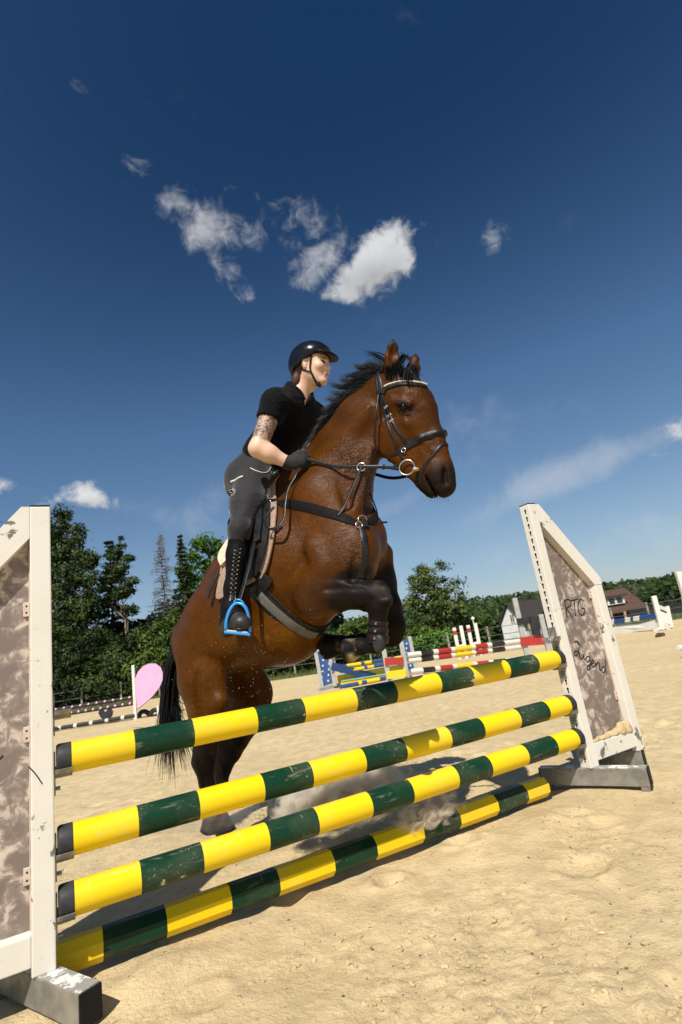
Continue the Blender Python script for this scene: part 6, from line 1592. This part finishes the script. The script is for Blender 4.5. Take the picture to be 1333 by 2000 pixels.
# ---------------------------------------------------------------- arena fence
M_OLDWOOD = MAT('weathered_post', (.33, .29, .23), .85, (.2, .17, .13), 8, bump=.3, bscale=60)
M_WIRE = MAT('grey_rail', (.10, .10, .09), .7)
def build_fence():
    root = empty('arena_fence', (0, 25.9, 0)); tag(root, 'low post and rail fence running behind the whole arena', 'fence')
    px = [40, 160, 236, 310, 400, 480, 573, 650, 720, 795, 872, 950, 1030, 1110, 1190, 1260, 1330]
    prev = None
    for p in px:
        b = foot_of(p, 25.9); x = b.x; MB().box((x, 0, .42), (.045, 0, 0), (0, .04, 0), (0, 0, .52), bev=.01).build('post', M_OLDWOOD, root)
        if prev is not None:
            for z in (.86, .5): MB().tube([(prev, -.045, z), ((x + prev) / 2, -.045, z - .015), (x, -.045, z)], .016, 6).build('rail', M_WIRE, root)
        prev = x
build_fence()
# ---------------------------------------------------------------- houses
M_RENDER = MAT('white_render', (.74, .73, .70), .9, (.66, .65, .61), 2); M_TILE = MAT('dark_brown_tiles', (.050, .040, .034), .8, (.035, .028, .024), 3, bump=.4, bscale=6, bdist=.05)
M_TILE_R = MAT('red_brown_tiles', (.095, .048, .030), .8, (.06, .032, .022), 3, bump=.4, bscale=6, bdist=.05); M_GLASS = MAT('window_glass', (.03, .035, .04), .1, spec=.8); M_TIMBER = MAT('dark_timber', (.06, .042, .03), .8, (.03, .022, .017), 4); M_PALEWOOD = MAT('pale_wood_post', (.45, .33, .18), .8)
def gable_house(name, base, rz, w, l, eave, ridge, wall, tile, label, windows, roof_over=.4):
    """x = ridge direction (length l), y = depth w; local origin at the middle of the plinth"""
    root = empty(name, base, rz); tag(root, label, 'house')
    mb = MB(); vs = [(-l / 2, -w / 2, -1), (l / 2, -w / 2, -1), (l / 2, w / 2, -1), (-l / 2, w / 2, -1), (-l / 2, -w / 2, eave), (l / 2, -w / 2, eave), (l / 2, w / 2, eave), (-l / 2, w / 2, eave), (-l / 2, 0, ridge), (l / 2, 0, ridge)]
    mb.add(vs, [(0, 1, 5, 4), (2, 3, 7, 6), (3, 0, 4, 8, 7), (1, 2, 6, 9, 5), (0, 3, 2, 1)]); mb.build('wall', wall, root)
    o = roof_over; sl = (ridge - eave) / (w / 2); mb = MB()
    for sy in (-1, 1):
        e = [(-l / 2 - o, sy * (w / 2 + o), eave - sl * o + .04), (l / 2 + o, sy * (w / 2 + o), eave - sl * o + .04), (l / 2 + o, 0, ridge + .04), (-l / 2 - o, 0, ridge + .04)]
        mb.add(e + [(x, y, z + .16) for x, y, z in e], [(0, 1, 2, 3), (7, 6, 5, 4), (0, 4, 5, 1), (1, 5, 6, 2), (3, 7, 4, 0)])
    rf = mb.build('roof', tile, root)
    MB().box((l * .2, .4, ridge + .3), (.3, 0, 0), (0, .3, 0), (0, 0, .7)).build('chimney', tile, rf)
    for (face, u, z, ww, hh) in windows:
        f = empty('window'); f.parent = root
        c, ex, en = {'gable': (Vector((-l / 2 - .01, u, z)), Vector((0, 1, 0)), Vector((-1, 0, 0))), 'front': (Vector((u, -w / 2 - .01, z)), Vector((1, 0, 0)), Vector((0, -1, 0)))}[face]
        MB().box(c, ex * ww / 2, en * .03, Vector((0, 0, hh / 2))).build('pane', M_GLASS, f)
        for s_ in (-1, 0, 1): MB().box(c + ex * s_ * ww / 2 + en * .02, ex * .05, en * .03, Vector((0, 0, hh / 2 + .05))).build('frame_bar', M_WHITE_FAR, f)
        for s_ in (-1, 1): MB().box(c + Vector((0, 0, s_ * hh / 2)) + en * .022, ex * (ww / 2 + .05), en * .03, Vector((0, 0, .05))).build('frame_bar', M_WHITE_FAR, f)
    return root
def build_houses():
    y = 70.0; b = at_depth(1010, 1250, y)
    gable_house('white_house', (b.x + 2.3, y + 1.5, b.z), R(38), 3.4, 6.5, 2.2, 4.5, M_RENDER, M_TILE, 'white gabled house with dark roof behind the red and white poles', [('gable', -.2, 2.7, .6, 1.0), ('front', -1.5, 1.3, .9, 1.0), ('front', 1.2, 1.3, .9, 1.0)])
    y = 62.0; b = at_depth(1190, 1222, y)
    h = gable_house('brown_roofed_house', (b.x - .4, y + 3, b.z), R(4), 6.5, 8.5, 1.55, 3.75, M_TIMBER, M_TILE_R, 'brown roofed timber house right of the lettered jump wing', [], .6)
    d = empty('dormer'); d.parent = h; MB().box((1.2, -2.2, 2.6), (1.5, 0, 0), (0, .9, 0), (0, 0, .42)).build('dormer_wall', M_WHITE_FAR, d); MB().box((1.2, -2.3, 3.08), (1.8, 0, 0), (0, 1.1, 0), (0, 0, .10)).build('dormer_roof', M_TILE, d)
    for k in range(3): MB().box((.30 + .90 * k, -3.12, 2.6), (.32, 0, 0), (0, .03, 0), (0, 0, .30)).build('pane', M_GLASS, d)
    for k, x in enumerate((.3, 1.9, 3.6)): MB().box((x, -3.75, .3), (.11, 0, 0), (0, .11, 0), (0, 0, 1.0)).build('porch_post', M_PALEWOOD, h)
    MB().box((6.8, -2, .5), (4.6, 0, 0), (0, 2.2, 0), (0, 0, .85)).build('shed_annex', MAT('black_netting', (.018, .02, .02), .9), h)
build_houses()

# ---------------------------------------------------------------- the other jumps of the course
M_PINK = MAT('pink_paint', (.80, .40, .62), .5, (.74, .36, .57), 3); M_BLK = MAT('black_paint', (.014, .014, .015), .5, (.022, .022, .022), 6)
M_REDP = MAT('red_paint', (.42, .030, .022), .5, (.34, .025, .02), 6); M_BLUEP = MAT('blue_paint', (.018, .065, .22), .5, (.03, .08, .24), 6); M_YELF = MAT('yellow_paint_plain', (.80, .56, .02), .5, (.72, .5, .02), 6)
M_GREYP = MAT('galvanised_post', (.46, .46, .44), .55, (.36, .36, .34), 8, metal=.2); M_TEAL = MAT('turquoise_paint', (.20, .58, .48), .5); M_STARS = None
def board(name, pts, y, thick, mat, parent=None, back=None):
    """flat board cut to an outline; pts are bearings taken at distance y"""
    P = [at_depth(px, py, y) for px, py in pts]; o = Vector((0, 0, 0)) if parent is None else parent.location
    c = sum(P, Vector()) / len(P); n = len(P); vs = [p - o for p in P] + [p - o + Vector((0, thick, 0)) for p in P]
    return MB().add(vs, [tuple(range(n)), tuple(range(2 * n - 1, n - 1, -1))] + [(k, k + n, (k + 1) % n + n, (k + 1) % n) for k in range(n)]).build(name, mat, parent)
def bar(name, a, b, w, d, mat, parent):
    """square post or plank from a to b (world), width w across the view, depth d"""
    a = Vector(a) - parent.location; b = Vector(b) - parent.location; t = (b - a).normalized(); ey = Vector((0, 1, 0)); ey = (ey - t * ey.dot(t)).normalized(); ex = t.cross(ey)
    return MB().box((a + b) / 2, t * (b - a).length / 2, ex * w / 2, ey * d / 2, bev=min(w, d) * .12).build(name, mat, parent)
def vpost(name, px, py_top, y, w, d, mat, parent, zb=0.0):
    """upright whose head is at bearing (px, py_top) at distance y"""
    t = at_depth(px, py_top, y); return bar(name, (t.x, t.y, zb), t, w, d, mat, parent)
def pole_px(a, ya, b, yb, r, seq, mats, label, group):
    p0, p1 = at_depth(*a, ya), at_depth(*b, yb); ln = (p1 - p0).length; bands = []; cols = []; acc = 0
    for f, c in seq:
        acc += f; cols.append(c)
        if acc < .999: bands.append(acc * ln)
    return jump_pole('jump_pole', p0, p1, r, bands, cols, mats, label, group, nseg=14)
# ---- heart jump, far left
def heart_jump():
    y = 14.4; g = on_ground(268, 1405); y = g.y
    w = empty('heart_wing', g); tag(w, 'pink half heart panel on a thin white post beside the horse tail', 'jump wing')
    vpost('post', 260.5, 1299, y, .075, .06, M_WHITE_FAR, w)
    out = [(264, 1326), (270, 1312), (280, 1301), (292, 1296), (304, 1296), (314, 1303), (318, 1314), (318, 1327), (312, 1342), (300, 1358), (284, 1373), (268, 1385), (266, 1360)]
    board('heart_panel', out, y - .035, .012, M_PINK, w); ctr = np.mean(out, 0)
    board('panel_edge', [tuple(ctr + (np.array(p) - ctr) * 1.035) for p in out], y - .020, .018, M_BLK, w)
    l = on_ground(70, 1434)
    def P(px, py): t = (px - 70) / (262 - 70); return l.y + (y - l.y) * t
    for (a, b, nm) in (((70, 1393), (261, 1362), 'upper'), ((90, 1401), (261, 1374), 'lower')):
        o = pole_px(a, P(*a), b, P(*b), .045, [(1, 0)], [M_BLK], nm + ' black pole with pink dots leading to the pink heart panel', 'poles of the heart jump')
        L_ = (at_depth(*b, P(*b)) - at_depth(*a, P(*a))).length
        for k in range(12):
            x = L_ * (k + .6) / 12; d = Vector((0, -1, .25)); bm = bmesh.new(); bmesh.ops.create_uvsphere(bm, u_segments=10, v_segments=6, radius=.045); me = bpy.data.meshes.new('dot'); bm.to_mesh(me); bm.free(); me.materials.append(M_PINK)
            q = bpy.data.objects.new('dot', me); COL.objects.link(q); q.parent = o; q.location = (x, -.018, .012); q.scale = (.9, .75, .75)
    o = pole_px((60, 1436), l.y, (265, 1402), y, .05, [(.12, 0), (.03, 1)] * 6 + [(.1, 0)], [M_BLK, M_WHITE_FAR], 'black ground pole lying on the sand below the pink heart', 'poles of the heart jump')
    o.location.z = .05
    yy = P(207, 1398); hb = empty('heart_plaque', at_depth(207, 1413, yy)); tag(hb, 'small black heart plaque hanging under the black poles', 'plaque')
    hp_ = [(207, 1412), (196, 1400), (192, 1392), (195, 1386), (201, 1385), (206, 1391), (211, 1385), (217, 1384), (221, 1389), (219, 1398)]
    board('plaque', hp_, yy - .03, .015, M_BLK, hb); c = np.mean(hp_, 0); board('plaque_edge', [tuple(c + (np.array(p) - c) * 1.07) for p in hp_], yy - .012, .012, M_PINK, hb)
    g2 = on_ground(310, 1402); pt = empty('marker_post', g2); tag(pt, 'short white marker post on the sand beside the horse tail', 'post'); vpost('post', 309, 1378, g2.y, .05, .05, M_WHITE_FAR, pt)
    for (x, yv, lab) in ((283, 1401, 'black rubber tyre half sunk in the sand by the heart post'), (306, 1398, 'black rubber tyre half sunk beside the short marker post')):
        gg = on_ground(x, yv); tr = torus('tyre', (0, 0, 0), (.2, 1, .3), .16, .06, M_RUBBER, None); tr.location = gg; tag(tr, lab, 'tyre')
heart_jump()
# ---- blue star jump
def star(c, ex, ez, r): return [c + ex * (r if k % 2 == 0 else r * .42) * math.sin(k * math.pi / 5) + ez * (r if k % 2 == 0 else r * .42) * math.cos(k * math.pi / 5) for k in range(10)]
def star_wing(foot_px, y, pts_top, label, posts, panel):
    root = empty('star_wing', on_ground(*foot_px)); tag(root, label, 'jump wing', 'wings of the blue star jump')
    for (a, b) in posts: bar('post', at_depth(*a, y), at_depth(*b, y), .10, .08, M_GREYP, root)
    board('panel', panel, y + .01, .03, M_BLUEP, root)
    P = np.array(panel, float); lo, hi = P.min(0), P.max(0); rr = random.Random(3)
    for j in range(6):
        for i in range(2):
            u = lo[0] + (hi[0] - lo[0]) * (.30 + .38 * i + .10 * (j / 5)); v = hi[1] - (hi[1] - lo[1]) * (.10 + .145 * j + .05 * i)
            c = at_depth(u, v, y - .002) - root.location; s_ = star(c, Vector((1, 0, 0)), Vector((0, 0, 1)), .038)
            MB().add(s_ + [p + Vector((0, .011, 0)) for p in s_], [tuple(range(10))] + [(k, (k + 1) % 10, (k + 1) % 10 + 10, k + 10) for k in range(10)]).build('star', M_WHITE_FAR, root)
    return root
def star_jump():
    y = on_ground(636, 1347).y
    w = star_wing((640, 1346), y, None, 'blue wing with white stars in front of the hedge, left of the yellow planks', [((617, 1272), (631, 1349)), ((645, 1283), (655, 1340)), ((617, 1273), (630, 1262)), ((630, 1262), (646, 1284))], [(619, 1276), (630, 1265), (644, 1285), (652, 1334), (632, 1341)])
    bar('foot', at_depth(622, 1349, y - .3), at_depth(664, 1338, y + .3), .10, .08, M_GREYP, w)
    y2 = on_ground(800, 1318).y
    star_wing((798, 1316), y2, None, 'blue wing with white stars right of the folded forelegs', [((783, 1252), (795, 1312)), ((800, 1243), (813, 1306))], [(784, 1252), (798, 1246), (811, 1304), (797, 1309)])
    def Y(px): return y + (y2 - y) * (px - 640) / (800 - 640)
    pl = empty('blue_plank', at_depth(648, 1300, y - .12)); tag(pl, 'long dark blue plank hanging slanted from the starry wing', 'plank'); bar('plank', at_depth(648, 1301, y - .12), at_depth(756, 1329, y - .12 + .9), .20, .03, M_BLUEP, pl)
    G = 'planks of the blue star jump'
    for i, (a, b, hpx, lab) in enumerate((((660, 1327), (795, 1303), .20, 'upper yellow plank between the starry blue wings'), ((668, 1336), (795, 1316), .18, 'lower yellow plank between the starry blue wings'))):
        o = empty('yellow_plank', at_depth(*a, Y(a[0]) + .1 * i)); tag(o, lab, 'plank', G); bar('plank', at_depth(*a, Y(a[0]) + .12 - .1 * i), at_depth(*b, Y(b[0]) + .12 - .1 * i), hpx, .03, M_YELF, o)
        bar('edge', at_depth(a[0], a[1] - 6, Y(a[0]) + .10 - .1 * i), at_depth(b[0], b[1] - 6, Y(b[0]) + .10 - .1 * i), .03, .035, M_TEAL, o)
    seq = [(.10, 0), (.06, 1), (.2, 0), (.05, 1), (.1, 0), (.2, 1), (.08, 0), (.06, 1), (.15, 0)]
    pole_px((655, 1304), Y(655), (790, 1283), Y(790), .048, seq, [M_YELF, M_BLUEP], 'upper yellow and blue pole between the starry wings', 'poles of the blue star jump')
    pole_px((665, 1312), Y(665), (790, 1292), Y(790), .048, seq, [M_YELF, M_BLUEP], 'lower yellow and blue pole between the starry wings', 'poles of the blue star jump')
    o = pole_px((664, 1342), Y(664) - .5, (765, 1322), Y(765) - .5, .05, [(.35, 1), (.06, 0), (.1, 1), (.25, 0), (.24, 1)], [M_YELF, M_BLUEP], 'blue and yellow pole lying on the sand before the starry wing', 'poles of the blue star jump')
star_jump()
# ---- red, white, black and yellow jump
def red_jump():
    yL = on_ground(760, 1338).y; yR = on_ground(1035, 1284).y
    def Y(px): return yL + (yR - yL) * (px - 758) / (1020 - 758)
    for (foot, posts, blocks, lab) in (((760, 1338), [(750, 1268), (784, 1254)], [((752, 1292.5), (788, 1290.5), M_REDP, .17), ((756, 1319), (794, 1314), M_YELF, .17)], 'twin grey uprights with red and yellow blocks holding the left pole ends'),
                                       ((1012, 1290), [(1005, 1168), (1056, 1200)], [((1017, 1253.5), (1064, 1250), M_REDP, .24), ((1010, 1215), (1050, 1209), M_BLK, .18)], 'twin grey uprights with red block holding the right pole ends')):
        y = Y(foot[0]); w = empty('jump_uprights', on_ground(*foot)); tag(w, lab, 'uprights', 'uprights of the red and white jump')
        for (px, py) in posts: vpost('post', px, py, y, .13 if foot[0] > 900 else .11, .11, M_GREYP, w)
        for (a, b, m, h) in blocks: bar('block', at_depth(*a, y - .08), at_depth(*b, y - .08), h, .04, m, w)
        if foot[0] > 900:
            MB().box(at_depth(1046, 1222, y - .10) - w.location, (.11, 0, -.02), (0, .06, 0), (.03, 0, .26), bev=.02).build('black_box', M_BLK, w)
    seq = [(.125, 0), (.095, 1), (.04, 0), (.105, 2), (.03, 0), (.145, 3), (.03, 0), (.105, 2), (.04, 0), (.115, 1), (.17, 0)]
    for i, (a, b) in enumerate((((789, 1281), (1019, 1252)), ((789, 1292), (1020, 1263)), ((793, 1313), (1022, 1287)), ((796, 1325), (1024, 1299)))):
        pole_px(a, Y(a[0]) - .02, b, Y(b[0]) - .02, .066, seq, [M_WHITE_FAR, M_BLK, M_REDP, M_YELF], ('top', 'second', 'third', 'lowest')[i] + ' red, white, black and yellow banded pole behind the main jump', 'poles of the red and white jump')
red_jump()
# ---- white slatted wings further back
def slat_wings():
    for i, (a, b, lab) in enumerate((((887, 1226), (900, 1222), 'left white slatted wing standing behind the banded poles'), ((914, 1221), (928, 1217), 'right white slatted wing standing behind the banded poles'))):
        y = 19.5 + .4 * i; p = at_depth(a[0] + 12, 1290, y); w = empty('slat_wing', (p.x, y, 0)); tag(w, lab, 'jump wing', 'white slatted wings')
        for q in (a, b): vpost('post', *q, y, .12, .10, M_WHITE_FAR, w)
        for dz in (38, 55, 72): bar('slat', at_depth(a[0] + dz * .155, a[1] + dz, y - .06), at_depth(b[0] + dz * .155, b[1] + dz, y - .06), .09, .03, M_WHITE_FAR, w)
        bar('band', at_depth(a[0] + 1.2, a[1] + 6, y - .065), at_depth(a[0] + 2.4, a[1] + 13, y - .065), .13, .02, M_REDP, w)
    y = 21.0; p = at_depth(924, 1208, y); w = empty('flag_stick', (p.x, y, 0)); tag(w, 'white ball on a thin stick above the slatted wings', 'marker'); vpost('stick', 924, 1211, y, .03, .03, M_WHITE_FAR, w)
    bm = bmesh.new(); bmesh.ops.create_uvsphere(bm, u_segments=12, v_segments=8, radius=.07); me = bpy.data.meshes.new('ball'); bm.to_mesh(me); bm.free(); me.materials.append(M_WHITE_FAR); o = bpy.data.objects.new('ball', me); COL.objects.link(o); o.parent = w; o.location = p - w.location
slat_wings()
# ---- white wing with blue poles, right
def blue_poles():
    y = on_ground(1300, 1230).y; w = empty('white_wing', on_ground(1293, 1232)); tag(w, 'white wing holding the blue and white poles on the right', 'jump wing')
    bar('post', at_depth(1277, 1164, y), at_depth(1294, 1230, y), .15, .10, M_WHITE_FAR, w); bar('post', at_depth(1303, 1184, y + .1), at_depth(1312, 1226, y + .1), .11, .10, M_WHITE_FAR, w)
    for (a, b) in (((1285, 1184), (1304, 1192)), ((1288, 1213), (1309, 1222))): bar('slanted_slat', at_depth(*a, y), at_depth(*b, y + .1), .12, .05, M_WHITE_FAR, w)
    board('panel', [(1286, 1192), (1305, 1199), (1310, 1220), (1291, 1212)], y + .03, .03, M_WHITE_FAR, w)
    bar('foot', at_depth(1278, 1232, y - .2), at_depth(1298, 1224, y + .1), .09, .08, M_WHITE_FAR, w); bar('foot', at_depth(1292, 1222, y), at_depth(1308, 1229, y + .1), .09, .08, M_WHITE_FAR, w)
    yl = y + 2.6
    def Y(px): return yl + (y - yl) * (px - 1195) / (1285 - 1195)
    for i, (a, b) in enumerate((((1188, 1214.5), (1284, 1200)), ((1188, 1219), (1284, 1204.5)))):
        pole_px(a, Y(a[0]), b, Y(b[0]), .05, [(.06, 1), (.10, 0), (.24, 1), (.11, 0), (.06, 1), (.12, 0), (.31, 1)], [M_WHITE_FAR, M_BLUEP], ('upper', 'lower')[i] + ' blue and white pole hung on the white wing at right', 'poles of the blue and white jump')
    p = empty('wavy_plank', at_depth(1240, 1236, Y(1240))); tag(p, 'white plank with wavy top edge below the blue poles', 'plank')
    out = [(1196, 1241), (1196, 1227), (1205, 1222), (1220, 1219), (1235, 1219), (1250, 1218), (1265, 1214), (1280, 1210), (1282, 1226), (1240, 1234)]
    P = [at_depth(*q, Y(q[0])) - p.location for q in out]; n = len(P); MB().add(P + [v + Vector((.015, .03, 0)) for v in P], [tuple(range(n)), tuple(range(2 * n - 1, n - 1, -1))] + [(k, k + n, (k + 1) % n + n, (k + 1) % n) for k in range(n)]).build('plank', M_WHITE_FAR, p)
blue_poles()
def edge_wing():
    y = 8.6; t = at_depth(1324, 1117, y); w = empty('white_wing', (t.x, y, 0)); tag(w, 'white wing post cut off by the right edge of the picture', 'jump wing')
    bar('post', (t.x, y, 0), t, .075, .07, M_WHITE, w); bar('post', (t.x + .6, y, 0), (t.x + .6, y, t.z - .4), .075, .07, M_WHITE, w); bar('top_beam', t + Vector((.04, 0, -.035)), (t.x + .6, y, t.z - .42), .075, .06, M_WHITE, w)
    MB().box((.3, .02, (t.z - .5) / 2 + .15), (.26, 0, 0), (0, .01, 0), (0, 0, (t.z - .5) / 2), bev=.004).build('panel', MAT('dark_red_panel', (.10, .035, .03), .6), w)
    a = on_ground(1324, 1266, .05); jump_pole('loose_pole', a, a + Vector((2.4, .9, 0)), .05, [.5], [0, 1], [M_WHITE_FAR, M_BLUEP], 'white pole end lying on the sand at the right edge', None, nseg=14)
    # a dropping on the sand
    c = on_ground(1291, 1243); o = MB(); rr = random.Random(5)
    D = SDF(); [D.ball((rr.uniform(-.12, .12), rr.uniform(-.08, .08), rr.uniform(.0, .06)), rr.uniform(.04, .06), k=.02) for _ in range(8)]; V, F_ = D.mesh(.02); o = mesh_obj('horse_dropping', V, F_, MAT('dung', (.06, .04, .025), .9), smooth=True); o.location = c; tag(o, 'small dark heap of dung on the sand near the white wing', 'dung')
edge_wing()

# ---------------------------------------------------------------- sand kicked up by the hooves
def dust_material(name, dens, seed, shape):
    m = bpy.data.materials.new(name); m.use_nodes = True; N = m.node_tree.nodes; L = m.node_tree.links; N.clear()
    out = N.new('ShaderNodeOutputMaterial'); vol = N.new('ShaderNodeVolumePrincipled'); L.new(vol.outputs[0], out.inputs['Volume'])
    vol.inputs['Color'].default_value = (.975, .905, .78, 1); vol.inputs['Anisotropy'].default_value = 0.0
    tc = N.new('ShaderNodeTexCoord')
    ln = N.new('ShaderNodeVectorMath'); ln.operation = 'LENGTH'; L.new(tc.outputs['Object'], ln.inputs[0])
    fall = ramp(N, L, ln.outputs['Value'], [(.25, 1), (.95, 0)])
    mp = N.new('ShaderNodeMapping'); mp.inputs['Location'].default_value = (seed, seed * .3, 0); mp.inputs['Scale'].default_value = shape; L.new(tc.outputs['Object'], mp.inputs[0])
    nz = noise(N, L, mp.outputs[0], 1.0, 7, .66, .8)
    d = mth(N, L, 'SUBTRACT', mth(N, L, 'ADD', nz, mth(N, L, 'MULTIPLY', fall, .38)), .68)
    d = mth(N, L, 'MULTIPLY', mth(N, L, 'MAXIMUM', d, 0.0), dens); L.new(mth(N, L, 'MULTIPLY', d, fall), vol.inputs['Density'])
    return m
def dust(name, loc, half, rz, dens, seed, label):
    bm = bmesh.new(); bmesh.ops.create_icosphere(bm, subdivisions=3, radius=1.0)
    for v in bm.verts: v.co.z = max(v.co.z, -.55)
    me = bpy.data.meshes.new(name); bm.to_mesh(me); bm.free()
    o = bpy.data.objects.new(name, me); COL.objects.link(o); o.location = loc; o.rotation_euler = (0, 0, rz); o.scale = half
    k = 9.5; me.materials.append(dust_material(name + '_%d' % seed, dens, seed, (half[0] * k * 1.6, half[1] * k * 1.6, half[2] * k * 2.2)))
    return tag(o, label, kind='stuff')
_fz = math.atan2(FE.y, FE.x)
def in_air(px, py, off): return px_panel(px, py, off)      # point on that bearing, off metres behind the fence plane
def gpx(px, py, z): p = on_ground(px, py); p.z = z; return p
dust('dust_cloud', in_air(690, 1552, .42), (.64, .26, .27), _fz, 300, 1, 'cloud of sand dust kicked up under the leaping horse')
dust('dust_cloud', in_air(838, 1588, .13), (.30, .12, .125), _fz, 620, 2, 'burst of thrown sand bursting over the ground pole')
dust('dust_cloud', in_air(400, 1590, .70), (.60, .30, .20), _fz, 9, 3, 'thin veil of dust behind the hind hooves')
dust('dust_cloud', in_air(575, 1578, .55), (.19, .14, .15), _fz, 420, 4, 'puff of sand thrown up beside the hind hooves')
def grains():
    # loose sand in the air and falling back
    rr = np.random.RandomState(41); P = []; Sz = []
    def burst(px, py, z, n, sx, sz, smin, smax):
        c = np.array(gpx(px, py, z)); q = c + rr.normal(0, 1, (n, 3)) * [sx, sx, sz]; q[:, 2] = np.abs(q[:, 2] - .01) + .01; P.append(q); Sz.append(rr.uniform(smin, smax, n))
    burst(875, 1600, .08, 700, .07, .05, .0012, .0045); burst(845, 1590, .12, 300, .10, .06, .001, .003); burst(640, 1590, .15, 380, .35, .12, .001, .003); burst(550, 1600, .08, 420, .10, .06, .0012, .005); burst(440, 1600, .2, 160, .25, .15, .001, .0022)
    n = 150; q = np.array([HP + HX * K(x, y, .32)[0] + HY * K(x, y, .32)[1] + Vector((0, 0, K(x, y, .32)[2])) for x, y in zip(rr.normal(500, 70, n), rr.normal(1310, 60, n))]); P.append(q); Sz.append(rr.uniform(.001, .0026, n))
    P = np.concatenate(P); Sz = np.concatenate(Sz); t = np.array([(1, 0, -.7), (-1, 0, -.7), (0, 1, .7), (0, -1, .7)]); V = (P[:, None, :] + t[None] * Sz[:, None, None]).reshape(-1, 3); i = np.arange(len(P))[:, None] * 4
    F_ = np.concatenate([i + [0, 2, 1], i + [0, 1, 3], i + [0, 3, 2], i + [1, 2, 3]])
    o = mesh_obj('flying_sand', V, F_, MAT('sand_grain', (.72, .6, .42), .9)); tag(o, 'grains of sand flying up around the horse and jump', kind='stuff')
grains()
